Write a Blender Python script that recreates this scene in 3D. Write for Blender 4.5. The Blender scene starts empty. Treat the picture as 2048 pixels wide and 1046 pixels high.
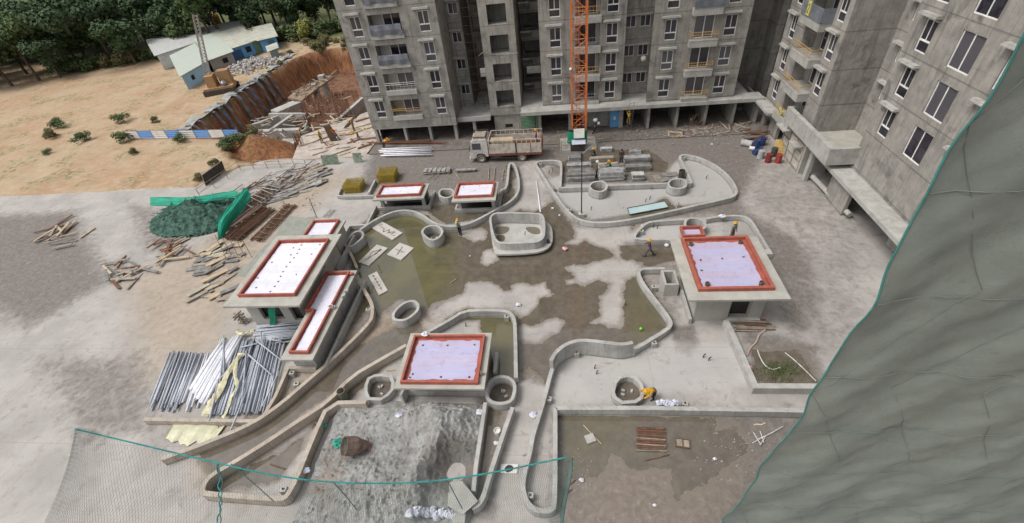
import bpy, math, random
import numpy as np
from mathutils import Vector, Matrix, Euler
random.seed(7)
rnd = random.random
U = random.uniform
scene = bpy.context.scene
C = scene.collection
R = math.radians

# ------------------------------------------------------------------ camera
CAM_H = 24.0
FPX = 904.8                      # focal length in pixels of the 2048 px wide photograph
_y, _p, _r = -.152535, .700386, -.123541
def _cam_axes():
    cy, sy = math.cos(_y), math.sin(_y)
    fwd = Vector((sy*math.cos(_p), cy*math.cos(_p), -math.sin(_p)))
    right = Vector((cy, -sy, 0)); up = right.cross(fwd)
    c, s = math.cos(_r), math.sin(_r)
    return c*right + s*up, -s*right + c*up, -fwd
AX = _cam_axes()
cam_d = bpy.data.cameras.new('camera'); cam = bpy.data.objects.new('camera', cam_d); C.objects.link(cam)
cam.matrix_world = Matrix(((AX[0].x, AX[1].x, AX[2].x, 0), (AX[0].y, AX[1].y, AX[2].y, 0),
                           (AX[0].z, AX[1].z, AX[2].z, CAM_H), (0, 0, 0, 1)))
cam_d.sensor_width = 36; cam_d.lens = FPX/2048*36; cam_d.clip_start = .1; cam_d.clip_end = 2000
scene.camera = cam
def _ray(x, y):
    a, b = (x-1024)/FPX, -(y-523)/FPX
    return AX[0]*a + AX[1]*b - AX[2]
def G(x, y, z=0.0):
    """world point at height z that the photograph shows at pixel x, y"""
    d = _ray(x, y); t = (z-CAM_H)/d.z
    return Vector((d.x*t, d.y*t, z))
def FY(x, y, Y):
    d = _ray(x, y); t = Y/d.y
    return Vector((d.x*t, Y, CAM_H + d.z*t))
def FX(x, y, X):
    d = _ray(x, y); t = X/d.x
    return Vector((X, d.y*t, CAM_H + d.z*t))
def ZP(ox, oy, s):
    return lambda pts, z=0.0: [G(ox+a/s, oy+b/s, z) for a, b in pts]

# ------------------------------------------------------------------ light
world = bpy.data.worlds.new('World'); scene.world = world; world.use_nodes = True
wn = world.node_tree; wn.nodes.clear()
SUN_EL, SUN_AZ = R(58), R(250)        # azimuth measured clockwise from +y
sky = wn.nodes.new('ShaderNodeTexSky'); sky.sky_type = 'NISHITA'; sky.sun_disc = False
sky.sun_elevation = SUN_EL; sky.sun_rotation = SUN_AZ; sky.air_density = 1.0; sky.dust_density = 4.0; sky.ozone_density = 1.0
hs = wn.nodes.new('ShaderNodeHueSaturation'); hs.inputs['Saturation'].default_value = .22
bg = wn.nodes.new('ShaderNodeBackground'); bg.inputs['Strength'].default_value = .15
wo = wn.nodes.new('ShaderNodeOutputWorld')
wn.links.new(sky.outputs[0], hs.inputs['Color']); wn.links.new(hs.outputs[0], bg.inputs['Color']); wn.links.new(bg.outputs[0], wo.inputs[0])
sd = bpy.data.lights.new('sun', 'SUN'); sd.energy = 1.3; sd.angle = R(22); sd.color = (1, .97, .93)
sun = bpy.data.objects.new('sun', sd); C.objects.link(sun)
sdir = Vector((math.sin(SUN_AZ)*math.cos(SUN_EL), math.cos(SUN_AZ)*math.cos(SUN_EL), math.sin(SUN_EL)))
sun.rotation_euler = sdir.to_track_quat('Z', 'Y').to_euler()
scene.view_settings.view_transform = 'Standard'; scene.view_settings.look = 'None'
scene.view_settings.exposure = .4; scene.view_settings.gamma = 1

# ------------------------------------------------------------------ materials
class NT:
    def __init__(s, name):
        s.m = bpy.data.materials.new(name); s.m.use_nodes = True; s.t = s.m.node_tree; s.t.nodes.clear()
        s.out = s.n('ShaderNodeOutputMaterial'); s.b = s.n('ShaderNodeBsdfPrincipled')
        s.l(s.b.outputs[0], s.out.inputs[0])
        s.geo = None
    def n(s, t, **k):
        o = s.t.nodes.new(t)
        for a, b in k.items(): setattr(o, a, b)
        return o
    def l(s, a, b): s.t.links.new(a, b)
    def pos(s):
        if s.geo is None: s.geo = s.n('ShaderNodeNewGeometry')
        return s.geo.outputs['Position']
    def put(s, sock, v):
        if isinstance(v, (int, float)): sock.default_value = v
        elif isinstance(v, (tuple, list)): sock.default_value = (*v, 1) if len(v) == 3 and len(sock.default_value) == 4 else v
        else: s.l(v, sock)
    def math(s, op, a, b=0, c=None, clamp=False):
        o = s.n('ShaderNodeMath', operation=op, use_clamp=clamp); s.put(o.inputs[0], a); s.put(o.inputs[1], b)
        if c is not None: s.put(o.inputs[2], c)
        return o.outputs[0]
    def scale(s, v, k):
        o = s.n('ShaderNodeVectorMath', operation='MULTIPLY'); s.put(o.inputs[0], v); o.inputs[1].default_value = k; return o.outputs[0]
    def noise(s, scale, detail=5, rough=.6, vec=None, dist=0):
        o = s.n('ShaderNodeTexNoise'); s.l(vec if vec is not None else s.pos(), o.inputs['Vector'])
        o.inputs['Scale'].default_value = scale; o.inputs['Detail'].default_value = detail
        o.inputs['Roughness'].default_value = rough; o.inputs['Distortion'].default_value = dist
        return o.outputs['Fac']
    def ramp(s, f, a, b, lo=0., hi=1.):
        o = s.n('ShaderNodeMapRange', interpolation_type='SMOOTHSTEP'); s.put(o.inputs['Value'], f)
        o.inputs['From Min'].default_value = a; o.inputs['From Max'].default_value = b
        o.inputs['To Min'].default_value = lo; o.inputs['To Max'].default_value = hi
        return o.outputs[0]
    def mix(s, f, a, b, blend='MIX'):
        o = s.n('ShaderNodeMix', data_type='RGBA', blend_type=blend); s.put(o.inputs[0], f); s.put(o.inputs[6], a); s.put(o.inputs[7], b)
        return o.outputs[2]
    def bump(s, h, st=.3, d=.02):
        o = s.n('ShaderNodeBump'); s.put(o.inputs['Height'], h); s.put(o.inputs['Strength'], st); o.inputs['Distance'].default_value = d
        s.l(o.outputs[0], s.b.inputs['Normal'])
    def xyz(s):
        o = s.n('ShaderNodeSeparateXYZ'); s.l(s.pos(), o.inputs[0]); return o.outputs
    def done(s, col, rough=.85, spec=.3, metal=0):
        s.put(s.b.inputs['Base Color'], col); s.put(s.b.inputs['Roughness'], rough)
        s.put(s.b.inputs['Specular IOR Level'], spec); s.put(s.b.inputs['Metallic'], metal)
        return s.m

MATS = {}
def simple(name, c1, c2=None, scale=2., rough=.8, bump=.25, bscale=None, spec=.3, metal=0, lo=.35, hi=.65, dirt=0):
    if name in MATS: return MATS[name]
    t = NT(name); c2 = c2 or tuple(x*.7 for x in c1)
    f = t.ramp(t.noise(scale, 6, .65), lo, hi)
    col = t.mix(f, c1, c2)
    if dirt:
        g = t.ramp(t.noise(scale*.37+.13, 8, .7, dist=.4), .5, .68)
        col = t.mix(t.math('MULTIPLY', g, dirt), col, (.12, .1, .08))
    if bump: t.bump(t.noise(bscale or scale*8, 4, .6), bump, .02)
    MATS[name] = t.done(col, rough, spec, metal)
    return MATS[name]

def concrete(name, c1, c2, stain, stain_amt=.5, streak=.35, lines=True, seam=.6, top_light=0):
    t = NT(name); x, y, z = t.xyz()
    col = t.mix(t.ramp(t.noise(.9, 7, .7), .35, .65), c1, c2)
    v = t.scale(t.pos(), (2.2, 2.2, .16))
    st = t.ramp(t.noise(1.3, 6, .7, vec=v), .48, .7)
    col = t.mix(t.math('MULTIPLY', st, streak), col, stain)
    bl = t.ramp(t.noise(.55, 8, .72, dist=.5), .52, .68)
    col = t.mix(t.math('MULTIPLY', bl, stain_amt), col, stain)
    h = t.noise(14, 5, .7)
    if lines:
        u = t.math('ADD', x, y)
        fr = t.math('FRACT', t.math('DIVIDE', u, seam))
        l1 = t.math('LESS_THAN', fr, .05)
        fz = t.math('FRACT', t.math('DIVIDE', z, 1.0))
        l2 = t.math('LESS_THAN', fz, .035)
        fy = t.math('FRACT', t.math('DIVIDE', t.math('ADD', z, -.05), 3.0))
        l3 = t.math('LESS_THAN', fy, .03)
        brk = t.ramp(t.noise(1.7, 3, .6), .4, .6)
        L = t.math('MULTIPLY', t.math('MAXIMUM', l1, t.math('MULTIPLY', l2, .5)), brk)
        L = t.math('MAXIMUM', t.math('MULTIPLY', L, .5), t.math('MULTIPLY', l3, .5))
        col = t.mix(L, col, tuple(k*.55 for k in stain))
        pn = t.n('ShaderNodeTexWhiteNoise', noise_dimensions='2D')
        cb = t.n('ShaderNodeCombineXYZ'); t.l(t.math('FLOOR', t.math('DIVIDE', u, seam)), cb.inputs[0]); t.l(t.math('FLOOR', z), cb.inputs[1])
        t.l(cb.outputs[0], pn.inputs['Vector'])
        col = t.mix(t.math('MULTIPLY', pn.outputs['Value'], .16), col, tuple(k*1.25 for k in c1))
    t.bump(h, .35, .02)
    MATS[name] = t.done(col, .9, .2)
    return MATS[name]

facade_m = concrete('weathered_concrete', (.335, .315, .282), (.235, .222, .20), (.09, .085, .077), .75, .6)
core_m = concrete('pale_weathered_concrete', (.37, .35, .31), (.27, .255, .225), (.11, .10, .09), .6, .55)
slab_m = concrete('slab_edge_concrete', (.42, .41, .38), (.32, .31, .285), (.16, .15, .14), .4, .2, lines=False)
wall_m = concrete('planter_concrete', (.40, .39, .37), (.31, .30, .28), (.17, .16, .14), .45, .35, lines=True, seam=.9)
wallb_m = concrete('mud_splashed_concrete', (.42, .37, .31), (.33, .28, .23), (.18, .15, .12), .5, .4, lines=True, seam=.9)
roof_m = concrete('roof_slab_concrete', (.40, .385, .34), (.33, .315, .28), (.2, .19, .165), .45, .0, lines=False)
plaster_m = concrete('fresh_plaster', (.40, .385, .35), (.35, .335, .30), (.24, .23, .21), .3, .2, lines=False)
shade_m = simple('interior_shade_concrete', (.10, .095, .09), (.06, .058, .055), 1.1)  # concrete colour darkened to paint in the shade of interiors
black_m = simple('black_shade_and_paint', (.025, .024, .024), (.015, .015, .015), 1)  # near-black: shade inside openings put into colour, also digits and shed windows
_t = NT('window_glass'); _o = _t.n('ShaderNodeObjectInfo'); glass_m = _t.done(_t.mix(_t.ramp(_o.outputs['Random'], .35, 1.0), _t.mix(_t.ramp(_t.noise(1.1, 3), .4, .6), (.02, .018, .026), (.04, .038, .048)), (.105, .10, .11)), .1, .6)
white_m = simple('white_frame', (.78, .77, .75), (.66, .65, .62), 1.5, rough=.45, bump=.05)
red_m = simple('red_waterproofing', (.37, .105, .07), (.27, .08, .058), 1.8, rough=.55, bump=.3, dirt=.25)
def membrane(name, c1, c2, c3):
    t = NT(name)
    col = t.mix(t.ramp(t.noise(.5, 4, .6), .4, .6), c1, c2)
    x, y, z = t.xyz()
    band = t.math('LESS_THAN', t.math('FRACT', t.math('DIVIDE', t.math('ADD', y, t.math('MULTIPLY', t.noise(.8, 2), .25)), 1.55)), .5)
    col = t.mix(t.math('MULTIPLY', band, .55), col, c3)
    col = t.mix(t.math('MULTIPLY', t.ramp(t.noise(2.6, 8, .7), .54, .68), .55), col, tuple(k*.68 for k in c2)); col = t.mix(t.math('MULTIPLY', t.ramp(t.noise(1.3, 5, .7, vec=t.scale(t.pos(), (.4, 3, 1))), .5, .7), .4), col, tuple(min(1, k*1.25) for k in c1)); col = t.mix(t.math('MULTIPLY', t.ramp(t.noise(9, 5, .8), .62, .72), .5), col, (.2, .17, .17))
    t.bump(t.noise(5, 5, .6), .25, .02)
    MATS[name] = t.done(col, .5, .35); return MATS[name]
memb_w = membrane('white_membrane', (.66, .65, .72), (.59, .58, .66), (.65, .64, .73))
memb_l = membrane('lilac_membrane', (.42, .385, .52), (.40, .345, .45), (.385, .385, .55))
spot_m = simple('drain_dark', (.06, .05, .05), (.03, .03, .03), 3)
orange_m = simple('orange_crane_paint', (.62, .19, .06), (.48, .13, .045), 1.2, rough=.55, bump=.1, dirt=.3)
ochre_m = simple('ochre_rail_paint', (.55, .33, .09), (.42, .25, .09), 1.5, rough=.6, bump=.05)
tarpd_m = simple('dark_grey_tarp', (.11, .12, .14), (.18, .19, .21), 1.4, rough=.6, bump=.6, bscale=5, dirt=.3)
steel_m = simple('galvanised_steel', (.30, .31, .32), (.20, .2, .2), 3, rough=.45, metal=.5)
rust_m = simple('rusty_steel', (.20, .085, .045), (.11, .06, .04), 4, rough=.85)
rebar_m = simple('rusty_rebar', (.22, .10, .055), (.14, .07, .045), 6, rough=.9, bump=0)
ply_m = simple('aluminium_formwork', (.36, .36, .355), (.20, .195, .19), 2.2, rough=.55, spec=.4, dirt=.4)
plyd_m = simple('muddy_formwork', (.24, .23, .215), (.12, .115, .105), 2.2, rough=.7, dirt=.5)
wood_m = simple('pale_plywood', (.46, .36, .24), (.34, .27, .19), 1.5, rough=.8, dirt=.35)
timber_m = simple('dark_timber', (.17, .10, .065), (.10, .065, .045), 3, rough=.9)
timberl_m = simple('grey_timber', (.34, .29, .235), (.22, .19, .155), 3, rough=.9, dirt=.3)
pipe_m = simple('grey_plastic_pipe', (.44, .46, .50), (.35, .37, .41), .8, rough=.4, bump=0)
wpipe_m = simple('white_film_wrapped_pipe', (.74, .74, .77), (.58, .58, .62), 1.3, rough=.35, bump=.5, bscale=6)
yfilm_m = simple('yellow_plastic_film', (.58, .54, .34), (.46, .42, .28), 2.5, rough=.4, bump=.5, bscale=6)
dirt_m = None
greencloth_m = simple('green_shade_cloth', (.012, .24, .13), (.01, .17, .10), 1.2, rough=.7, bump=.4, bscale=6)
tealrope_m = simple('teal_rope', (.03, .26, .24), (.02, .16, .16), 8, rough=.8, bump=0)
netm = simple('green_net_cord', (.085, .135, .115), (.055, .09, .08), 3, rough=.85, bump=0)
ysteel_m = simple('yellow_painted_mesh', (.36, .26, .035), (.25, .18, .035), 3, rough=.6, bump=0)
cream_m = simple('dirty_cream_paint', (.58, .53, .46), (.44, .38, .32), 1.6, rough=.6, dirt=.35)
cabin_m = simple('cab_white_paint', (.55, .52, .48), (.42, .39, .36), 1.5, rough=.45, dirt=.35)
chassis_m = simple('dark_chassis', (.045, .04, .038), (.08, .065, .055), 2, rough=.7)
tyre_m = simple('dusty_tyre', (.09, .08, .072), (.15, .13, .115), 3, rough=.95)
redoxide_m = simple('red_oxide_paint', (.22, .075, .05), (.15, .065, .05), 2, rough=.7)
blue_m = simple('blue_sheet_paint', (.10, .30, .60), (.13, .34, .62), .8, rough=.6, dirt=.15)
pblue_m = simple('pale_blue_sheet_paint', (.28, .46, .60), (.35, .52, .64), .8, rough=.6, dirt=.15)
shedroof_m = simple('dusty_shed_roof', (.46, .45, .36), (.36, .36, .31), .7, rough=.7, dirt=.2)
greenp_m = simple('green_sheet_paint', (.10, .22, .13), (.16, .24, .16), 1.5, rough=.6, dirt=.3)
whites_m = simple('white_sheet_paint', (.66, .64, .60), (.55, .53, .50), 1, rough=.6, dirt=.15)
sack_m = simple('crumpled_white_plastic', (.68, .68, .70), (.42, .43, .5), 5, rough=.5, bump=.6, bscale=14)
bsack_m = simple('crumpled_blue_grey_plastic', (.42, .44, .54), (.62, .62, .66), 6, rough=.5, bump=.6, bscale=14)
pink_m = simple('pink_plastic', (.66, .36, .38), (.55, .28, .32), 3, rough=.5)
bark_m = simple('bark', (.13, .10, .075), (.08, .06, .05), 3, rough=.95)
drumr_m = simple('red_drum_paint', (.24, .035, .03), (.15, .03, .028), 2, rough=.5)
drumb_m = simple('blue_drum_paint', (.025, .04, .12), (.035, .06, .16), 2, rough=.5)
drumw_m = simple('white_drum_paint', (.42, .43, .42), (.28, .28, .27), 2, rough=.5)
pole_m = simple('dark_pole_paint', (.035, .04, .055), (.05, .055, .07), 2, rough=.5, bump=0)
aqua_m = simple('aqua_glass_panel', (.30, .46, .47), (.40, .50, .50), .5, rough=.08, bump=0, spec=.7)
gnet_m = None

# ------------------------------------------------------------------ mesh builder
def nrm2(a, b):
    d = Vector((b[0]-a[0], b[1]-a[1])); d.normalize(); return Vector((-d.y, d.x))
class MB:
    def __init__(s): s.v = []; s.f = []
    def add(s, vs, fs):
        k = len(s.v); s.v += [tuple(p) for p in vs]; s.f += [tuple(k+i for i in f) for f in fs]; return s
    def box(s, c, d, rot=None):
        c = Vector(c); hx, hy, hz = d[0]/2, d[1]/2, d[2]/2
        m = (rot.to_matrix() if hasattr(rot, 'to_matrix') else (Matrix.Rotation(rot, 3, 'Z') if rot is not None else Matrix.Identity(3)))
        vs = [c + m @ Vector((x*hx, y*hy, z*hz)) for z in (-1, 1) for y in (-1, 1) for x in (-1, 1)]
        return s.add(vs, [(0, 2, 3, 1), (4, 5, 7, 6), (0, 1, 5, 4), (2, 6, 7, 3), (0, 4, 6, 2), (1, 3, 7, 5)])
    def bx(s, x0, x1, y0, y1, z0, z1): return s.box(((x0+x1)/2, (y0+y1)/2, (z0+z1)/2), (x1-x0, y1-y0, z1-z0))
    def tube(s, pts, r, n=8, caps=True):
        pts = [Vector(p) for p in pts]; rs = r if isinstance(r, (list, tuple)) else [r]*len(pts)
        k = len(s.v); up = None
        for i, p in enumerate(pts):
            d = (pts[min(i+1, len(pts)-1)] - pts[max(i-1, 0)]).normalized()
            if up is None or abs(up.dot(d)) > .98: up = Vector((0, 0, 1)) if abs(d.z) < .9 else Vector((1, 0, 0))
            a = d.cross(up).normalized(); b = a.cross(d).normalized(); up = b
            for j in range(n):
                t = 2*math.pi*j/n; s.v.append(tuple(p + (a*math.cos(t) + b*math.sin(t))*rs[i]))
        for i in range(len(pts)-1):
            for j in range(n):
                s.f.append((k+i*n+j, k+i*n+(j+1) % n, k+(i+1)*n+(j+1) % n, k+(i+1)*n+j))
        if caps:
            s.f.append(tuple(k+j for j in reversed(range(n)))); e = k+(len(pts)-1)*n; s.f.append(tuple(e+j for j in range(n)))
        return s
    def prism(s, poly, z0, z1):
        n = len(poly)
        ar = sum(poly[i][0]*poly[(i+1) % n][1]-poly[(i+1) % n][0]*poly[i][1] for i in range(n))
        if ar < 0: poly = list(reversed(poly))
        vs = [(p[0], p[1], z0) for p in poly] + [(p[0], p[1], z1) for p in poly]
        return s.add(vs, [tuple(reversed(range(n))), tuple(range(n, 2*n))] + [(i, (i+1) % n, n+(i+1) % n, n+i) for i in range(n)])
    def lathe(s, c, prof, n=20):
        k = len(s.v); c = Vector(c)
        for r, z in prof:
            for j in range(n): t = 2*math.pi*j/n; s.v.append((c.x+r*math.cos(t), c.y+r*math.sin(t), c.z+z))
        for i in range(len(prof)-1):
            for j in range(n): s.f.append((k+i*n+j, k+i*n+(j+1) % n, k+(i+1)*n+(j+1) % n, k+(i+1)*n+j))
        return s
    def wall(s, pts, th, z0, z1, closed=False):
        """wall of thickness th along a plan polyline; pts is the centre line of its top"""
        n = len(pts); L, Rr = [], []
        for i in range(n):
            if closed: a, b, c = pts[i-1], pts[i], pts[(i+1) % n]
            else: a, b, c = pts[max(i-1, 0)], pts[i], pts[min(i+1, n-1)]
            n1 = nrm2(a, b) if (a[0]-b[0])**2+(a[1]-b[1])**2 > 1e-9 else None
            n2 = nrm2(b, c) if (c[0]-b[0])**2+(c[1]-b[1])**2 > 1e-9 else None
            n1 = n1 or n2; n2 = n2 or n1
            m = (n1+n2); m = m.normalized() if m.length > .2 else n1
            k = th/2/max(.55, m.dot(n1))
            L.append((b[0]+m.x*k, b[1]+m.y*k)); Rr.append((b[0]-m.x*k, b[1]-m.y*k))
        k = len(s.v)
        for i in range(n): s.v += [(*L[i], z0), (*L[i], z1), (*Rr[i], z1), (*Rr[i], z0)]
        for i in range(n if closed else n-1):
            a = k+4*i; b = k+4*((i+1) % n)
            for q in range(4): s.f.append((a+q, a+(q+1) % 4, b+(q+1) % 4, b+q))
        if not closed:
            s.f.append((k, k+3, k+2, k+1)); e = k+4*(n-1); s.f.append((e, e+1, e+2, e+3))
        return s
    def build(s, name, mat, parent=None, world=False, smooth=False, org=None):
        me = bpy.data.meshes.new(name)
        o = bpy.data.objects.new(name, me); C.objects.link(o)
        vs = s.v
        if parent is not None:
            o.parent = parent
            if world:
                l = parent.location
                if parent.parent: l = l + parent.parent.location
                vs = [(x-l.x, y-l.y, z-l.z) for x, y, z in vs]
        elif org is not False:
            if org is None:
                a = np.array(vs); mn, mx = a.min(0), a.max(0)
                org = ((mn[0]+mx[0])/2, (mn[1]+mx[1])/2, mn[2])
            vs = [(x-org[0], y-org[1], z-org[2]) for x, y, z in vs]; o.location = org
        me.from_pydata(vs, [], s.f); me.materials.append(mat)
        if smooth: me.polygons.foreach_set('use_smooth', [True]*len(me.polygons))
        me.update()
        return o
def tag(o, label=None, cat=None, group=None, kind=None):
    if label: o['label'] = label
    if cat: o['category'] = cat
    if group: o['group'] = group
    if kind: o['kind'] = kind
    return o
def T(name, label, cat, loc=(0, 0, 0), rz=0, group=None):
    o = bpy.data.objects.new(name, None); C.objects.link(o); o.empty_display_size = .3
    o.location = loc; o.rotation_euler = (0, 0, rz); return tag(o, label, cat, group)
KIDS = {}
def copy_tree(o, parent=None, loc=None, rz=None, label=None, group=None):
    c = o.copy(); C.objects.link(c)
    if parent: c.parent = parent
    for ch in list(o.children): copy_tree(ch, c)
    if loc is not None: c.location = loc
    if rz is not None: c.rotation_euler = (0, 0, rz)
    if label: c['label'] = label
    if group: c['group'] = group
    return c
def smoothpts(pts, closed=False, it=2):
    """Chaikin corner cutting for plan polylines"""
    pts = [Vector(p) for p in pts]
    for _ in range(it):
        out = []; n = len(pts)
        if not closed: out.append(pts[0])
        for i in range(n if closed else n-1):
            a, b = pts[i], pts[(i+1) % n]; out += [a*.75+b*.25, a*.25+b*.75]
        if not closed: out.append(pts[-1])
        pts = out
    return pts
# ------------------------------------------------------------------ ground: paved deck with puddles
def sdf(P, poly):
    poly = np.array(poly); n = len(poly); d2 = np.full(len(P), 1e9); ins = np.zeros(len(P), bool)
    for i in range(n):
        a, b = poly[i], poly[(i+1) % n]; e = b-a; w = P-a
        t = np.clip((w@e)/max(1e-9, e@e), 0, 1); q = w-np.outer(t, e); d2 = np.minimum(d2, (q**2).sum(1))
        c = ((a[1] > P[:, 1]) != (b[1] > P[:, 1]))
        with np.errstate(divide='ignore', invalid='ignore'):
            xi = (b[0]-a[0])*(P[:, 1]-a[1])/(b[1]-a[1])+a[0]
        ins ^= c & (P[:, 0] < xi)
    return np.where(ins, 1, -1)*np.sqrt(d2)
def px(poly): return [tuple(G(a, b)[:2]) for a, b in poly]
WET = [
 [(735,600),(712,560),(697,500),(705,462),(745,432),(800,420),(850,428),(885,455),(930,455),(985,440),(1040,420),(1067,424),(1095,410),(1110,400),(1121,418),(1136,440),(1147,455),(1149,475),(1131,488),(1153,490),(1171,480),(1190,492),(1222,500),(1228,509),(1245,540),(1280,545),(1345,640),(1330,660),(1260,695),(1215,682),(1140,692),(1105,722),(1098,770),(1088,760),(1060,735),(1030,740),(1030,615),(950,600),(860,640),(846,612),(800,598),(745,640),(742,600),(748,575)],
 [(1242,492),(1290,486),(1345,490),(1350,522),(1300,532),(1262,526),(1240,512)],
 [(1115,828),(1440,832),(1420,900),(1340,935),(1262,938),(1225,905),(1195,960),(1130,955)],
 [(1345,905),(1470,850),(1500,900),(1420,960),(1350,1000),(1340,950)],
 [(860,640),(950,600),(1030,612),(1030,760),(985,760),(960,640)],
 [(695,655),(745,560),(740,610),(700,660),(680,690)],
 [(742,430),(1000,390),(1035,350),(1030,330),(1010,330),(1030,390),(990,430),(890,450),(850,420),(800,412)],
 [(700,700),(800,650),(840,640),(850,670),(700,760),(560,860),(430,950),(395,905),(520,840)],
 [(560,905),(700,800),(735,770),(760,740),(660,800),(560,960),(430,985),(415,965)],
 [(965,800),(1015,800),(985,900),(962,980),(955,900)],
 [(1500,700),(1600,700),(1640,768),(1515,768)],
 [(1107,330),(1185,300),(1300,300),(1340,330),(1330,345),(1130,345)],
 [(1330,395),(1370,430),(1300,430),(1250,470),(1215,450),(1250,440)],
]
DRY = [
 [(915,468),(930,458),(965,456),(976,465),(973,478),(950,484),(935,477)],
 [(966,500),(985,497),(1001,510),(997,521),(975,532),(961,526),(964,512)],
 [(930,565),(981,563),(997,572),(1013,583),(1020,582),(1027,567),(1048,566),(1072,570),(1091,564),(1097,577),(1113,590),(1094,591),(1080,598),(1078,611),(1059,625),(1046,636),(1034,638),(1028,622),(930,618),(880,645),(852,640),(850,622),(870,605),(905,598),(928,583)],
 [(1030,650),(1075,650),(1093,640),(1118,634),(1131,644),(1118,664),(1094,678),(1075,687),(1030,684)],
 [(1226,514),(1188,523),(1169,532),(1150,528),(1131,535),(1133,540),(1149,552),(1149,557),(1129,560),(1131,567),(1147,569),(1153,565),(1165,573),(1174,567),(1195,559),(1218,567),(1213,582),(1198,593),(1199,611),(1202,630),(1197,637),(1182,645),(1228,656),(1242,657),(1249,635),(1246,609),(1248,582),(1252,560),(1281,550),(1290,528),(1262,518),(1240,524)],
 [(1145,448),(1190,450),(1228,448),(1250,440),(1262,454),(1268,485),(1230,491),(1228,507),(1217,499),(1190,492),(1171,480),(1153,490),(1131,488),(1147,480),(1149,459)],
 [(1020,445),(1090,445),(1100,470),(1030,480),(1012,462)],
]
DAMP = [  # polygon, width of the soft edge in metres, strength
 ([(745,300),(1180,270),(1360,250),(1500,255),(1540,290),(1480,400),(1500,430),(1600,480),(1640,560),(1500,560),(1430,430),(1300,440),(1260,445),(1140,455),(1100,400),(1100,300),(1040,330),(1020,400),(850,385),(720,375)], 2.0, 1.05),
 ([(1540,500),(1600,490),(1640,560),(1655,600),(1645,640),(1600,685),(1570,670),(1560,620),(1545,580)], 1.0, .7),
 ([(700,560),(900,600),(860,640),(700,760),(395,1000),(395,890),(600,750)], .8, .55),
 ([(1340,650),(1390,648),(1400,690),(1385,712),(1355,705),(1345,680)], .4, .8),
 ([(1110,820),(1640,825),(1700,1100),(1110,1100)], 1.2, .92), ([(1440,300),(1720,300),(1760,720),(1600,700),(1530,480),(1480,400)], 1.8, .42), ([(-20,430),(150,420),(230,560),(60,660),(-100,600)], 2.0, .8), ([(60,720),(300,700),(330,860),(160,900)], 1.6, .6), ([(250,400),(380,430),(370,520),(280,500)], 1.2, .6),
 ([(1480,650),(1640,690),(1650,775),(1510,775)], 1.0, .9),
 ([(1240,480),(1360,480),(1370,600),(1350,650),(1275,545)], .6, .5),
 ([(392,480),(560,400),(470,560),(400,600)], 1.5, .35),
 ([(950,790),(1020,800),(990,1046),(930,1046)], .6, .7),
 ([(745,430),(1040,400),(1030,340),(900,350),(760,400)], .8, .6),
 ([(600,235),(750,260),(745,320),(600,330)], 1.5, -.2),
 ([(1090,700),(1040,730),(1040,760),(1090,770)], .5, .8),
]
TAN = [([(395,880),(520,830),(700,660),(800,620),(860,640),(800,700),(660,800),(440,940),(395,960)], 1.2, .9),
       ([(392,500),(520,400),(640,340),(700,350),(560,470),(470,600),(430,700),(300,760),(250,560)], 2.0, .8),
       ([(1150,880),(1300,850),(1500,880),(1480,1000),(1400,1100),(1150,1100)], 1.5, .35),
       ([(1050,690),(1110,690),(1100,740),(1040,745)], .6, .8)]
PALE = [([(1080,365),(1120,350),(1125,368),(1360,365),(1330,340),(1370,310),(1440,340),(1475,390),(1440,400),(1180,440),(1130,410)], .25, 1.),
        ([(1275,480),(1300,440),(1490,435),(1530,480)], .25, .7),
        ([(1105,730),(1150,712),(1262,718),(1340,680),(1500,690),(1505,770),(1100,815)], .3, .6)]
OLIVE = [([(695,560),(697,470),(745,435),(800,420),(850,428),(905,470),(905,560),(870,640),(740,620)], 1.5, 1.),
         ([(860,640),(950,610),(1035,610),(1035,760),(960,760)], 1., .9),
         ([(1255,560),(1290,545),(1345,640),(1265,700),(1250,640)], 1., .5),
         ([(1110,820),(1250,830),(1250,920),(1110,930)], 1.5, .45)]
xs = np.concatenate([np.arange(-75, -36, 1.), np.arange(-36, 26, .22), np.arange(26, 60, 1.)])
ys = np.concatenate([np.arange(-2, 6, 1.), np.arange(6, 40, .22), np.arange(40, 49.1, .4)])
XX, YY = np.meshgrid(xs, ys)
PP = np.stack([XX.ravel(), YY.ravel()], 1)
def soft(items):
    a = np.zeros(len(PP))
    for poly, w, k in items:
        s = np.clip((sdf(PP, px(poly))+w)/(2*w), 0, 1); s = s*s*(3-2*s)*k
        a = np.where(np.abs(s) > np.abs(a), s, a)
    return a
wet = np.full(len(PP), -9.)
for p_ in WET: wet = np.maximum(wet, sdf(PP, px(p_)))
for p_ in DRY: wet = np.minimum(wet, -sdf(PP, px(p_)))
wet = np.clip(wet, -1.5, 1.5)
damp, tan_, pale, olive = soft(DAMP), soft(TAN), soft(PALE), soft(OLIVE)

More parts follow.
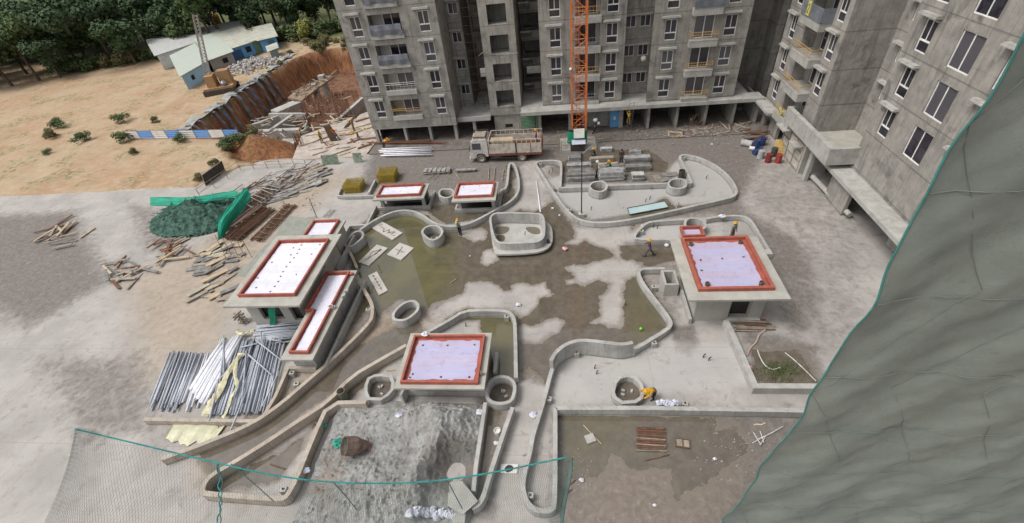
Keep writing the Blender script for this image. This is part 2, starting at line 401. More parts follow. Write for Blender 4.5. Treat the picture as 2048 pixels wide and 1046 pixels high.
def attr_node(t, name):
    a = t.n('ShaderNodeAttribute', attribute_type='GEOMETRY'); a.attribute_name = name; return a.outputs['Fac']
def ground_material():
    t = NT('concrete_deck')
    wetv, dm, tn, pl, ol = (attr_node(t, k) for k in ('wet', 'damp', 'tan', 'pale', 'olive'))
    n1 = t.noise(.35, 6, .6); n2 = t.noise(1.6, 8, .7, dist=.3); n3 = t.noise(11, 6, .75); n4 = t.noise(3.1, 9, .75, dist=.6)
    col = t.mix(t.ramp(n1, .35, .65), (.385, .36, .335), (.31, .29, .27))
    col = t.mix(t.ramp(n2, .5, .72, 0, .45), col, (.23, .205, .178))
    col = t.mix(t.math('MULTIPLY', pl, .85), col, (.41, .40, .385))
    col = t.mix(t.math('MULTIPLY', tn, .8), col, t.mix(t.ramp(n2, .4, .6), (.36, .28, .195), (.29, .225, .16)))
    ed = t.math('ADD', dm, t.math('MULTIPLY', t.math('ADD', n2, -.5), 1.1))
    dd = t.math('MULTIPLY', t.ramp(ed, .12, .85), t.math('SUBTRACT', 1.0, t.math('MULTIPLY', pl, .8)))
    mud = t.mix(t.ramp(n4, .38, .62), (.115, .10, .088), (.175, .155, .138))
    mud = t.mix(t.math('MULTIPLY', tn, .5), mud, (.24, .165, .10))
    col = t.mix(t.math('MULTIPLY', dd, .9), col, mud)
    # splashes and fine grit
    st_ = t.noise(.8, 9, .75, dist=1.2); col = t.mix(t.ramp(st_, .56, .68, 0, .5), col, (.17, .15, .13)); col = t.mix(t.ramp(n4, .60, .70, 0, .55), col, (.44, .42, .39))
    vv = t.noise(1.1, 6, .7, vec=t.scale(t.pos(), (.25, 2.2, 1))); col = t.mix(t.ramp(vv, .58, .72, 0, .35), col, (.2, .18, .16))
    col = t.mix(t.ramp(n3, .62, .74, 0, .4), col, (.12, .10, .085))
    # day joints
    x, y, z = t.xyz()
    for ax, w, off in ((x, 6.2, 1.1), (y, 7.4, 3.0)):
        fr = t.math('FRACT', t.math('DIVIDE', t.math('ADD', ax, off), w))
        col = t.mix(t.math('MULTIPLY', t.math('LESS_THAN', fr, .006), .35), col, (.2, .18, .155))
    # water: sharp outline broken by noise, and a damp rim
    wn_ = t.math('ADD', wetv, t.math('MULTIPLY', t.math('ADD', t.noise(1.3, 9, .62), -.5), 1.0))
    water = t.ramp(wn_, .0, .05)
    rim = t.ramp(wn_, -.42, .02, 0, .75)
    bed = t.mix(t.ramp(n2, .35, .65), (.135, .112, .085), (.098, .082, .062))
    bed = t.mix(t.math('MULTIPLY', ol, .85), bed, t.mix(t.ramp(n1, .4, .6), (.12, .108, .045), (.085, .08, .04)))
    col = t.mix(rim, col, (.175, .148, .12))
    col = t.mix(water, col, bed)
    rough = t.mix(water, (.9, .9, .9), (.025, .025, .025))
    t.l(rough, t.b.inputs['Roughness'])
    spec = t.math('ADD', t.math('MULTIPLY', water, .75), .25)
    t.put(t.b.inputs['Base Color'], col); t.put(t.b.inputs['Specular IOR Level'], spec)
    dry = t.math('SUBTRACT', 1.0, water)
    h = t.math('MULTIPLY', t.math('ADD', n3, t.math('MULTIPLY', n4, 1.2)), dry)
    t.bump(h, .45, .03)
    return t.m
deck_poly_left = [(-75, 43.0), (-42.8, 43.2), (-39.9, 47.6), (-36.5, 49.0)]
bm_v = [(x, y, 0) for x, y in PP]
nx = len(xs); F_ = []
def left_limit(x):   # y limit of the deck at the far left
    return np.interp(x, [-75, -42.8, -39.9, -36, 60], [43, 43.2, 47.6, 49.1, 49.1])
for j in range(len(ys)-1):
    for i in range(nx-1):
        if ys[j+1] <= left_limit(xs[i])+.01: F_.append((j*nx+i, j*nx+i+1, (j+1)*nx+i+1, (j+1)*nx+i))
me = bpy.data.meshes.new('pavement'); me.from_pydata(bm_v, [], F_)
for nme, arr in (('wet', wet), ('damp', damp), ('tan', tan_), ('pale', pale), ('olive', olive)):
    at = me.attributes.new(nme, 'FLOAT', 'POINT'); at.data.foreach_set('value', arr.astype(np.float32))
deck = bpy.data.objects.new('pavement', me); C.objects.link(deck)
deck_m = ground_material(); me.materials.append(deck_m)
tag(deck, 'grey concrete deck with brown puddles and dry pale patches', 'pavement', kind='structure')
# yard beyond the deck grid, under and beside the tower blocks
def yard_material():
    t = NT('muddy_yard')
    n2 = t.noise(1.3, 8, .7, dist=.3); n3 = t.noise(9, 6, .75)
    col = t.mix(t.ramp(n2, .35, .65), (.125, .108, .093), (.19, .168, .148))
    col = t.mix(t.ramp(n3, .60, .74, 0, .4), col, (.34, .31, .28))
    t.bump(n3, .5, .05)
    return t.done(col, .9, .25)
yard_m = yard_material()
mb = MB()
mb.bx(-23.5, 60, 49.0, 66, -.5, -.002)
tag(mb.build('yard', yard_m), 'muddy brown yard strip running along and under the block', 'yard', kind='structure')
mb = MB()
dl = [(-36.5, 49.04), (-39.9, 47.65), (-42.8, 43.25), (-75, 43.05), (-75, 42.2), (-42.0, 42.4), (-39.2, 46.9), (-36.0, 48.2), (-23.4, 48.2), (-23.4, 49.04)]
mb.prism([(p[0], p[1]) for p in dl], -6, -.006)
tag(mb.build('retaining_wall', wallb_m), 'concrete edge wall holding the deck above the excavated pit', 'wall')

# ------------------------------------------------------------------ terrain with the excavated pit
PIT = [(-55, 57.5), (-55.5, 67), (-55.2, 79), (-54.6, 88.5), (-53.4, 95), (-50, 98.5), (-44.7, 99.5), (-20, 100), (-20, 60), (-23.6, 49.2), (-40, 48.6), (-44.5, 53), (-46, 57)]
tx = np.unique(np.concatenate([np.arange(-420, -75, 8.), np.arange(-75, -15, .6), np.arange(-15, 160, 7.)]))
ty = np.unique(np.concatenate([np.arange(-40, 40, 8.), np.arange(40, 110, .6), np.arange(110, 420, 8.)]))
TX, TY = np.meshgrid(tx, ty); TP = np.stack([TX.ravel(), TY.ravel()], 1)
rs = np.random.RandomState(3)
def vnoise(P, s, seed=0):
    q = P/s; i = np.floor(q).astype(int); f = q-i; f = f*f*(3-2*f)
    def h(a, b):
        k = (a*374761393 + b*668265263 + seed*974711) & 0x7fffffff; k = (k ^ (k >> 13))*1274126177 & 0x7fffffff
        return ((k ^ (k >> 16)) % 10007)/10007.
    a = h(i[:, 0], i[:, 1]); b = h(i[:, 0]+1, i[:, 1]); c = h(i[:, 0], i[:, 1]+1); d = h(i[:, 0]+1, i[:, 1]+1)
    return (a*(1-f[:, 0])+b*f[:, 0])*(1-f[:, 1]) + (c*(1-f[:, 0])+d*f[:, 0])*f[:, 1]
dp = sdf(TP, PIT) + (vnoise(TP, 2.5, 1)-.5)*1.1
hz = np.where(dp > 0, -5.4*np.clip(dp/.9, 0, 1), 0)
hz += (vnoise(TP, 3, 2)-.5)*.35 + (vnoise(TP, 1.2, 3)-.5)*.15
def bumpz(cx, cy, r, h, base): 
    global hz
    d = np.hypot(TP[:, 0]-cx, TP[:, 1]-cy); k = np.clip(1-d/r, 0, 1)
    hz = np.maximum(hz, base + (h-base)*k**.8)
bumpz(-42.0, 55.0, 8.0, .9, -5.4); bumpz(-37.5, 53.5, 5, -1.0, -5.4); bumpz(-45, 56.5, 5, .9, -5.2)
inb = (TP[:, 0] > -23.5) & (TP[:, 1] > 44) & (TP[:, 1] < 70) & (TP[:, 0] < 100)
deckm = (TP[:, 0] > -76) & (TP[:, 0] < 100) & (TP[:, 1] < np.interp(TP[:, 0], [-76, -42.8, -39.9, -36, 60], [42.6, 42.6, 47, 48.4, 48.4]))
hz = np.where(deckm | inb, -.9, hz)
hz += np.clip((TP[:, 1]-150)/120, 0, 1)*6*(TP[:, 0] < -20)
def terrain_material():
    t = NT('orange_earth')
    geo = t.n('ShaderNodeNewGeometry'); sx = t.n('ShaderNodeSeparateXYZ'); t.l(geo.outputs['Normal'], sx.inputs[0])
    n1 = t.noise(.12, 6, .6); n2 = t.noise(.9, 8, .7, dist=.4); n3 = t.noise(5, 6, .7)
    col = t.mix(t.ramp(n1, .35, .65), (.36, .235, .14), (.39, .29, .19))
    col = t.mix(t.ramp(n2, .42, .68, 0, .7), col, (.43, .35, .26))
    x, y, z = t.xyz()
    cut = attr_node(t, 'cut'); fl = t.noise(1.4, 6, .7, vec=t.scale(t.pos(), (1.6, 1.6, .12)))
    face = t.mix(t.ramp(fl, .42, .6), (.30, .135, .062), (.15, .075, .045)); face = t.mix(t.ramp(n2, .55, .7), face, (.30, .19, .12)); face = t.mix(t.ramp(fl, .6, .68), face, (.10, .10, .105))
    col = t.mix(cut, col, face)
    flo = t.ramp(z, -4.3, -5.0); col = t.mix(flo, col, t.mix(t.ramp(n2, .4, .6), (.12, .06, .038), (.22, .125, .08)))
    gr = t.math('MULTIPLY', t.ramp(t.noise(.22, 7, .7), .50, .60), t.ramp(t.noise(1.9, 5, .7), .42, .6))
    gr = t.math('MULTIPLY', gr, t.ramp(z, -1.2, -.3))
    col = t.mix(t.math('MULTIPLY', gr, .75), col, (.13, .15, .055))
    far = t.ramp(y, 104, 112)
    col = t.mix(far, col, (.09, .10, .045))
    t.bump(t.math('ADD', n3, n2), .6, .15)
    return t.done(col, .95, .1)
me = bpy.data.meshes.new('ground')
nx = len(tx)
cutv = np.clip((dp+.9)/.9, 0, 1)*(1-0)
me.from_pydata([(x, y, z) for (x, y), z in zip(TP, hz)], [], [(j*nx+i, j*nx+i+1, (j+1)*nx+i+1, (j+1)*nx+i) for j in range(len(ty)-1) for i in range(nx-1)])
at = me.attributes.new('cut', 'FLOAT', 'POINT'); at.data.foreach_set('value', cutv.astype(np.float32))
me.polygons.foreach_set('use_smooth', [True]*len(me.polygons))
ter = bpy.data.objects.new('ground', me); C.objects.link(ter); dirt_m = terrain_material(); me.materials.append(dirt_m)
tag(ter, 'orange earth ground with a deep excavated pit', 'ground', kind='structure')
# ------------------------------------------------------------------ tower blocks
FL = [3.0*k for k in range(1, 12)]         # finished floor levels of the upper floors
ZTOP = 37.0
def facade(mb, a, b, z0, z1, holes, rev=.16):
    """wall face from plan point a to plan point b (outside on the right-hand side), holes (u0,u1,z0,z1) with reveals"""
    a = Vector(a); b = Vector(b); d = (b-a); W = d.length; d.normalize(); n = Vector((-d.y, d.x))   # inward normal
    us = sorted({0, W, *[h[0] for h in holes], *[h[1] for h in holes]}); zs = sorted({z0, z1, *[h[2] for h in holes], *[h[3] for h in holes]})
    us = [u for u in us if 0 <= u <= W]; zs = [z for z in zs if z0 <= z <= z1]
    for i in range(len(us)-1):
        for j in range(len(zs)-1):
            uc, zc = (us[i]+us[i+1])/2, (zs[j]+zs[j+1])/2
            if any(h[0] < uc < h[1] and h[2] < zc < h[3] for h in holes): continue
            p, q = a+d*us[i], a+d*us[i+1]
            mb.add([(p.x, p.y, zs[j]), (q.x, q.y, zs[j]), (q.x, q.y, zs[j+1]), (p.x, p.y, zs[j+1])], [(0, 1, 2, 3)])
    for h in holes:
        r = h[4] if len(h) > 4 else rev
        p, q = a+d*h[0], a+d*h[1]; pi, qi = p+n*r, q+n*r
        mb.add([(p.x, p.y, h[2]), (q.x, q.y, h[2]), (q.x, q.y, h[3]), (p.x, p.y, h[3]), (pi.x, pi.y, h[2]), (qi.x, qi.y, h[2]), (qi.x, qi.y, h[3]), (pi.x, pi.y, h[3])],
               [(0, 4, 5, 1), (3, 2, 6, 7), (0, 3, 7, 4), (1, 5, 6, 2)])
PROTO = {}
def window_pair(kind):
    """frame mesh and glass mesh of a window, local: x along the wall, y inward, z up from the sill"""
    if kind in PROTO: return PROTO[kind]
    f, g = MB(), MB()
    def bar(x0, x1, z0, z1, y0=.0, y1=.07): f.bx(x0, x1, y0, y1, z0, z1)
    if kind == 'tall': w, h = 1.2, 2.0; t = .07; bar(0, w, 0, t); bar(0, w, h-t, h); bar(0, t, t, h-t); bar(w-t, w, t, h-t); bar(t, w-t, .66, .78); bar(w/2-.035, w/2+.035, .78, h-t, .01, .06)
    elif kind == 'small': w, h = 1.1, 1.15; t = .06; bar(0, w, 0, t); bar(0, w, h-t, h); bar(0, t, t, h-t); bar(w-t, w, t, h-t); bar(w/2-.03, w/2+.03, t, h-t, .01, .06)
    elif kind == 'door': w, h = 1.95, 2.15; t = .07; bar(0, w, 0, t); bar(0, w, h-t, h); bar(0, t, t, h-t); bar(w-t, w, t, h-t); bar(w/2-.04, w/2+.04, t, h-t, .01, .06)
    g.bx(t, w-t, .035, .045, t, h-t)
    fm = f.build('frame', white_m, org=False); gm = g.build('glass', glass_m, org=False)
    PROTO[kind] = (fm.data, gm.data, w, h)
    bpy.data.objects.remove(fm); bpy.data.objects.remove(gm)
    return PROTO[kind]
def add_window(bld, kind, p, ang, name='window'):
    fm, gm, w, h = window_pair(kind)
    o = bpy.data.objects.new(name, fm); C.objects.link(o); o.parent = bld; o.location = Vector(p)-bld.location; o.rotation_euler = (0, 0, ang)
    q = bpy.data.objects.new('pane', gm); C.objects.link(q); q.parent = o
    return o
def col_of_windows(bld, holes, kind, a, d, u, zoff, floors, inset=.08, hood=True):
    """adds one window per floor at distance u along the wall that starts at a with direction d"""
    fm, gm, w, h = window_pair(kind)
    n = Vector((-d[1], d[0])); ang = math.atan2(d[1], d[0])
    for z in floors:
        holes.append((u, u+w, z+zoff, z+zoff+h))
        p = Vector(a)+Vector(d)*u+n*inset
        add_window(bld, kind, (p.x, p.y, z+zoff), ang)
        if hood:
            mb = MB(); c = Vector(a)+Vector(d)*(u+w/2-.12) - n*.22
            mb.box((c.x, c.y, z+zoff+h+.24), (w+.62, .44, .09), ang)
            mb.box((c.x-n.x*-.02, c.y-n.y*-.02, z+zoff+h+.33), (w+.55, .34, .09), ang)
            mb.build('window_hood', slab_m, bld, world=True)

bld = T('apartment_building', 'unfinished grey concrete apartment block with white framed windows behind the orange crane mast', 'building', (-2, 55, 0))
W = MB(); fl = FL[:7]
def flh(fs, off=0): return [z+off for z in fs]
# L block
La, Ld = (-23.07, 51.4), (1, 0)
hL = []
col_of_windows(bld, hL, 'tall', La, Ld, 1.05, .45, fl)
col_of_windows(bld, hL, 'tall', La, Ld, 8.45, .45, fl)
for z in FL[:7]: hL.append((3.1, 6.65, z+.55, z+2.45, 1.3))
facade(W, (-23.07, 51.4), (-12.5, 51.4), 2.15, ZTOP, hL)
facade(W, (-23.07, 62), (-23.07, 51.4), 2.15, ZTOP, [])
facade(W, (-12.5, 51.4), (-12.5, 56), 2.15, ZTOP, [])
# recess 1
h1 = []; col_of_windows(bld, h1, 'small', (-12.5, 56), (1, 0), .2, .95, fl)
facade(W, (-12.5, 56), (-10.95, 56), 2.4, ZTOP, h1)
facade(W, (-10.95, 56), (-10.95, 61), 2.4, ZTOP, [])
# core tower
hC = [(.9, 2.95, z+.2, z+2.15, .35) for z in FL[:8]]
WC = MB()
facade(WC, (-8.47, 61), (-8.47, 53), 2.35, ZTOP, [])
facade(WC, (-8.47, 53), (-4.72, 53), 2.35, ZTOP, hC)
facade(WC, (-4.72, 53), (-4.72, 61), 2.35, ZTOP, [])
WC.bx(-8.47, -4.72, 53, 55.5, 2.2, 2.35)
WC.build('lift_tower_wall', core_m, bld, world=True)
mb = MB()
for z in FL[:8]: mb.bx(-8.3, -4.9, 55.2, 55.3, z, z+2.9); mb.bx(-8.3, -4.9, 53.35, 55.2, z+.12, z+.2); mb.bx(-8.3, -4.9, 53.36, 55.2, z+2.2, z+2.3)
mb.build('shaft_wall', facade_m, bld, world=True)
# M block
Ma = (-2.15, 53.0); hM = []
col_of_windows(bld, hM, 'tall', Ma, (1, 0), 1.1, .4, fl)
col_of_windows(bld, hM, 'tall', Ma, (1, 0), 7.13, .4, fl)
for z in FL[:7]: hM.append((3.85, 6.45, z+.25, z+2.6, 1.1))
facade(W, (-2.15, 61), Ma, 3.05, ZTOP, []); facade(W, Ma, (7.0, 53), 3.05, ZTOP, hM); facade(W, (7, 53), (7, 55), 3.05, ZTOP, [])
h2 = []; col_of_windows(bld, h2, 'small', (7, 55), (1, 0), .2, 1.3, fl, hood=False); col_of_windows(bld, h2, 'small', (7, 55), (1, 0), 1.75, 1.3, fl, hood=False)
facade(W, (7, 55), (9.64, 55), 3.05, ZTOP, h2) if False else facade(W, (7, 55), (10.15, 55), 3.05, ZTOP, h2)
for z in fl:
    mb = MB(); mb.bx(7.0, 9.9, 54.45, 55, z+2.6, z+2.7); mb.build('window_hood', slab_m, bld, world=True)
# R block
Ra = (9.64, 52.2); hR = []
col_of_windows(bld, hR, 'tall', Ra, (1, 0), 1.22, .45, fl)
col_of_windows(bld, hR, 'tall', Ra, (1, 0), 7.15, .45, fl)
col_of_windows(bld, hR, 'door', Ra, (1, 0), 4.15, .45, fl, hood=False)
facade(W, (10.15, 55), (9.64, 52.2), 3.05, ZTOP, []); facade(W, Ra, (19.2, 52.2), 3.05, ZTOP, hR); facade(W, (19.2, 52.2), (19.2, 58.5), 3.05, ZTOP, [])
facade(W, (19.2, 58.5), (34, 58.5), 0, ZTOP, [(.3, 1.3, z+.6, z+2.2, 1.) for z in FL[:6]])
# back walls of the two dark stair bays
facade(W, (-11, 61), (-8.47, 61), 0, ZTOP, [(.3, 2.2, z+.8, z+2.5, 1.5) for z in FL[:7]])
facade(W, (-4.72, 61), (-2.15, 61), 0, ZTOP, [(.3, 2.2, z+.8, z+2.5, 1.5) for z in FL[:7]])
W.build('wall', facade_m, bld, world=True)
mb = MB(); mb.prism([(-23.06, 51.41), (-12.5, 51.41), (-12.5, 56), (-8.4, 56), (-8.4, 53.01), (-4.8, 53.01), (-4.8, 56), (-2, 53.01), (9.7, 53.01), (9.7, 52.21), (19.2, 52.21), (34, 58.5), (34, 70), (-23.06, 70)], ZTOP-.3, ZTOP)
mb.build('roof', slab_m, bld, world=True)
# shade behind openings painted into dark floor plates, partitions and rear wall
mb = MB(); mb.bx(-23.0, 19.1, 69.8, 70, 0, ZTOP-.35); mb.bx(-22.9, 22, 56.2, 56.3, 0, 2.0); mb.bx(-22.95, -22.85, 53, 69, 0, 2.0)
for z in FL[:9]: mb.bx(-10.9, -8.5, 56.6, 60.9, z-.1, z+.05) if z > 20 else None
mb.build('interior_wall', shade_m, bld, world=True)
# stair landings in the bay between the lift tower and the middle wing
for k, z in enumerate(FL[:7]):
    mb = MB(); mb.bx(-4.6, -2.25, 58.6, 60.9, z-.1, z+.1); mb.bx(-4.6, -2.25, 58.5, 58.6, z+.1, z+1.0); mb.box((-3.9, 57.6, z+.9), (1.2, 1.6, .18), Euler((R(-30), 0, 0)))
    mb.build('stair_landing', facade_m, bld, world=True)
# L balconies
for k, z in enumerate(FL[:7]):
    x0, x1 = -19.97, -16.42
    mb = MB()
    mb.bx(x0+.003, x1-.003, 51.45, 52.9, z+.47, z+.547)                       # floor
    facade(mb, (x0, 52.7), (x1, 52.7), z+.54, z+2.46, [(1.15, 3.1, z+.56, z+2.35 if 0 else z+2.4)] if 0 else [])
    mb.build('balcony', simple('balcony_lining', (.50, .47, .43), (.42, .39, .36), 1.2) if k else wood_m, bld, world=True)
    add_window(bld, 'door', (x0+1.2, 52.6, z+.55), 0)
    mb = MB(); mb.bx(x0-.05, x1+.05, 51.12, 51.4, z+.1, z+.62); mb.build('balcony_parapet', slab_m, bld, world=True)
    if k in (2, 3, 4, 5):
        mb = MB(); n = 14
        vs = []; 
        for i in range(n+1):
            u = i/n; yy = 51.05 - .05*math.sin(u*17+k) ; vs += [(x0+.05+u*(x1-x0-.1), yy, z+.5-.06*math.sin(u*9)), (x0+.05+u*(x1-x0-.1), yy-.05, z+1.0), (x0+.05+u*(x1-x0-.1), yy+.02, z+1.5+.05*math.sin(u*5+k)), (x0+.05+u*(x1-x0-.1), yy+.12, z+1.5)]
        mb.add(vs, [(4*i+q, 4*i+4+q, 4*i+5+q, 4*i+1+q) for i in range(n) for q in range(3)])
        tag(mb.build('tarp_cover', tarpd_m, bld, world=True), 'dark grey tarp tied over the balcony rail')
    else:
        mb = MB()
        for zz in (1.25, 1.45): mb.tube([(x0, 51.25, z+zz), (x1, 51.25, z+zz)], .025, 6)
        for i in range(9): xx = x0+.05+(x1-x0-.1)*i/8; mb.tube([(xx, 51.25, z+.6), (xx, 51.25, z+1.45)], .014, 5)
        mb.build('railing', ochre_m if k == 0 else whites_m, bld, world=True)
# M balconies behind the crane
for k, z in enumerate(FL[:7]):
    x0, x1 = 1.7, 4.3
    mb = MB(); mb.bx(x0+.003, x1-.003, 53.05, 54.3, z+.17, z+.247); facade(mb, (x0, 54.1), (x1, 54.1), z+.24, z+2.6, [])
    mb.build('balcony', MATS['balcony_lining'], bld, world=True)
    add_window(bld, 'door', (x0+.35, 54.0, z+.26), 0)
    mb = MB(); mb.bx(x0-.1, x1+.1, 52.5, 53.0, z-.35, z+.3); mb.build('balcony_parapet', slab_m, bld, world=True)
    mb = MB()
    for zz in (.8, 1.2): mb.tube([(x0, 52.6, z+zz), (x1, 52.6, z+zz)], .022, 6)
    for i in range(8): xx = x0+(x1-x0)*i/7; mb.tube([(xx, 52.6, z+.3), (xx, 52.6, z+1.2)], .014, 5)
    mb.build('railing', ochre_m if k % 2 else steel_m, bld, world=True)
mb = MB(); mb.bx(3.2, 4.4, 52.35, 52.42, 14.7, 15.7); mb.box((3.8, 52.38, 15.75), (1.3, .3, .06)); tag(mb.build('tarp_cover', tarpd_m, bld, world=True), 'dark tarp on the balcony behind the mast')
# R balconies
for k, z in enumerate(FL[:7]):
    x0, x1 = 13.35, 16.15
    mb = MB(); mb.bx(x0, x1, 51.35, 52.19, z-.25, z+.38); mb.bx(x0-.03, x1+.03, 51.32, 51.5, z+.38, z+.44)
    mb.build('balcony', slab_m, bld, world=True)
    if k == 3:
        mb = MB(); mb.bx(x0, x1, 51.3, 51.34, z+.45, z+1.3); tag(mb.build('tarp_cover', tarpd_m, bld, world=True), 'grey sheet over the balcony rail')
    mb = MB()
    for zz in (.95, 1.2): mb.tube([(x0+.04, 52.15, z+zz), (x0+.04, 51.42, z+zz), (x1-.04, 51.42, z+zz), (x1-.04, 52.15, z+zz)], .024, 6)
    for i in range(12): xx = x0+.04+(x1-x0-.08)*i/11; mb.tube([(xx, 51.42, z+.44), (xx, 51.42, z+1.2)], .013, 5)
    mb.build('railing', ochre_m, bld, world=True)
# plinth ledge and ground floor
mb = MB(); mb.bx(-4.72, 22.2, 51.0, 53.1, 2.72, 3.0); mb.bx(-4.72, 22.2, 51.0, 51.15, 3.0, 3.12); mb.build('ledge', slab_m, bld, world=True)
mb = MB(); mb.bx(-12.5, -8.47, 51.9, 61, 2.1, 2.4); mb.bx(-12.5, -8.47, 51.9, 52.05, 2.4, 2.65); mb.bx(-4.7, 21, 53.1, 61, 2.75, 3.04); mb.bx(-23.05, -12.5, 51.43, 69.7, 2.0, 2.145); mb.bx(-12.5, 34, 61.0, 69.7, 2.5, 2.75); mb.build('floor_slab', slab_m, bld, world=True)
mb = MB()
for x, y, w, d, h in ((-22.9, 52.0, .3, .7, 2), (-19.2, 52.0, .3, .7, 2), (-16.1, 52.2, .3, .7, 2), (-12.9, 52.2, .35, .8, 2), (-10.6, 52.6, .35, .5, 2.1), (-2.6, 52.6, .35, .6, 2.72), (1.0, 52.8, .35, .6, 2.72), (7.0, 52.6, .45, .6, 2.72)):
    m2 = MB(); m2.bx(x-w/2, x+w/2, y-d/2, y+d/2, -.1, h); m2.build('column', slab_m, bld, world=True)
for x in (10.0, 13.2, 16.35, 19.4, 21.9):
    m2 = MB(); m2.bx(x-.14, x+.14, 51.5, 55.4, -.1, 2.72); m2.build('column', facade_m, bld, world=True)
mb = MB(); mb.bx(-8.2, -4.9, 53.2, 55.6, 0, 2.2); mb.build('lift_pit_wall', core_m, bld, world=True)
mb = MB(); mb.bx(-6.9, -6.0, 53.16, 53.2, .55, .95); mb.build('vent_opening', black_m, bld, world=True)
def sheet(x0, x1, y, z0, z1, horiz=False):
    mb = MB(); n = int(((z1-z0) if horiz else (x1-x0))/.09); vs = []
    for i in range(n+1):
        off = .025 if i % 2 else -.025
        if horiz: z = z0+(z1-z0)*i/n; vs += [(x0, y+off, z), (x1, y+off, z)]
        else: x = x0+(x1-x0)*i/n; vs += [(x, y+off, z0), (x, y+off, z1)]
    mb.add(vs, [(2*i, 2*i+2, 2*i+3, 2*i+1) for i in range(n)])
    return mb
sheet(-4.85, -3.2, 53.0, .4, 2.4, True).build('corrugated_screen', greenp_m, bld, world=True)
sheet(-3.15, -2.4, 52.9, .1, 2.6).build('corrugated_screen', greenp_m, bld, world=True)
sheet(2.5, 6.1, 52.9, .1, 2.7).build('corrugated_screen', simple('grey_green_sheet', (.30, .31, .27), (.22, .23, .20), 1.2, dirt=.3), bld, world=True)
dm = MB(); dm.bx(6.2, 7.0-.25, 52.75, 52.82, .1, 2.15) if False else dm.bx(5.75, 6.95, 52.5, 52.56, .05, 2.3)
door = dm.build('door', blue_m, bld, world=True)
mb = MB(); mb.bx(6.15, 6.4, 52.485, 52.497, 1.0, 1.3); mb.bx(6.2, 6.35, 52.48, 52.497, 1.35, 1.45); n_ = mb.build('notice', whites_m, bld, world=True)
# stained fin in the gap towards the right-hand block
mb = MB(); mb.bx(23.6, 24.3, 56.0, 58.45, 0, ZTOP-.4); mb.build('fin', core_m, bld, world=True)
# bamboo scaffold in the left stair bay
for i in range(2):
    mb = MB()
    x = -9.6+i*.9
    mb.tube([(x, 55.6, 0), (x+.05, 55.5, 20)], .045, 6)
    mb.build('scaffold_pole', rust_m, bld, world=True)
mb = MB()
for k in range(22): mb.tube([(-10.8, 55.5, 1+k*.9), (-8.6, 55.55+U(-.1, .1), 1+k*.9+U(-.1, .1))], .03, 5)
mb.build('scaffold_ledger', rust_m, bld, world=True)
# hanging cable on the lift tower, white lamp
mb = MB(); mb.tube([(-9.0, 52.9, 9.2), (-8.4, 52.85, 9.6), (-6.6, 52.8, 9.1), (-4.6, 52.85, 9.2)], .05, 6); mb.build('cable', facade_m, bld, world=True)
mb = MB(); mb.lathe((9.3, 54.2, 6.9), [(.0, .0), (.25, .08), (.33, .3), (.25, .52), (0, .6)], 12); mb.build('exhaust_cowl', whites_m, bld, world=True)

# right-hand block (plane x = 22.5, facing the court)
rb = T('apartment_building', 'grey concrete block on the right with ochre balcony rails, seen at an angle', 'building', (26, 42, 0))
W = MB(); hA = []
col_of_windows(rb, hA, 'tall', (22.5, 51.6), (0, -1), 1.05, .4, fl)
facade(W, (34, 51.6), (34, 51.6-.01), 3, ZTOP, []); facade(W, (34, 51.6), (22.5, 51.6), 2.9, ZTOP, [])
facade(W, (22.5, 51.6), (22.5, 47.4), 2.9, ZTOP, hA); facade(W, (22.5, 47.4), (23.7, 47.4), 2.9, ZTOP, [])
hD = []; col_of_windows(rb, hD, 'door', (23.7, 47.4), (0, -1), 1.0, .35, fl, hood=False)
facade(W, (23.7, 47.4), (23.7, 43.5), 2.9, ZTOP, hD); facade(W, (23.7, 43.5), (22.7, 43.5), 2.9, ZTOP, [])
hE = []; col_of_windows(rb, hE, 'tall', (22.7, 43.5), (0, -1), .35, .55, FL[1:7])
facade(W, (22.7, 43.5), (22.7, 41.2), 2.9, ZTOP, hE); facade(W, (22.7, 41.2), (26.5, 41.2), 2.9, ZTOP, [])
hF = []; col_of_windows(rb, hF, 'small', (26.5, 41.2), (0, -1), 1.2, .95, FL[1:7]); facade(W, (26.5, 41.2), (26.5, 36), 2.9, ZTOP, hF)
hG = []
for u in (1.2, 8.5): col_of_windows(rb, hG, 'tall', (24.0, 36), (0, -1), u, .45, FL[1:7])
col_of_windows(rb, hG, 'door', (24.0, 36), (0, -1), 4.6, .45, FL[1:7], hood=False)
facade(W, (26.5, 36), (24.0, 36), 2.9, ZTOP, []); facade(W, (24.0, 36), (24.0, 24), 2.9, ZTOP, hG); facade(W, (24, 24), (36, 24), 2.9, ZTOP, [])
W.build('wall', facade_m, rb, world=True)
mb = MB(); mb.prism([(22.5, 51.6), (34, 51.6), (40, 24), (24, 24), (24, 36), (26.5, 36), (26.5, 41.2), (22.7, 41.2)], ZTOP-.3, ZTOP-.01); mb.build('roof', slab_m, rb, world=True)
mb = MB(); mb.bx(22.4, 34, 24.02, 51.58, 2.55, 2.88); mb.bx(21.3, 22.5, 47.5, 52.2, 2.6, 2.85); mb.build('floor_slab', slab_m, rb, world=True)
mb = MB(); mb.bx(33, 33.2, 24, 51, 0, 2.5); mb.build('interior_wall', shade_m, rb, world=True)
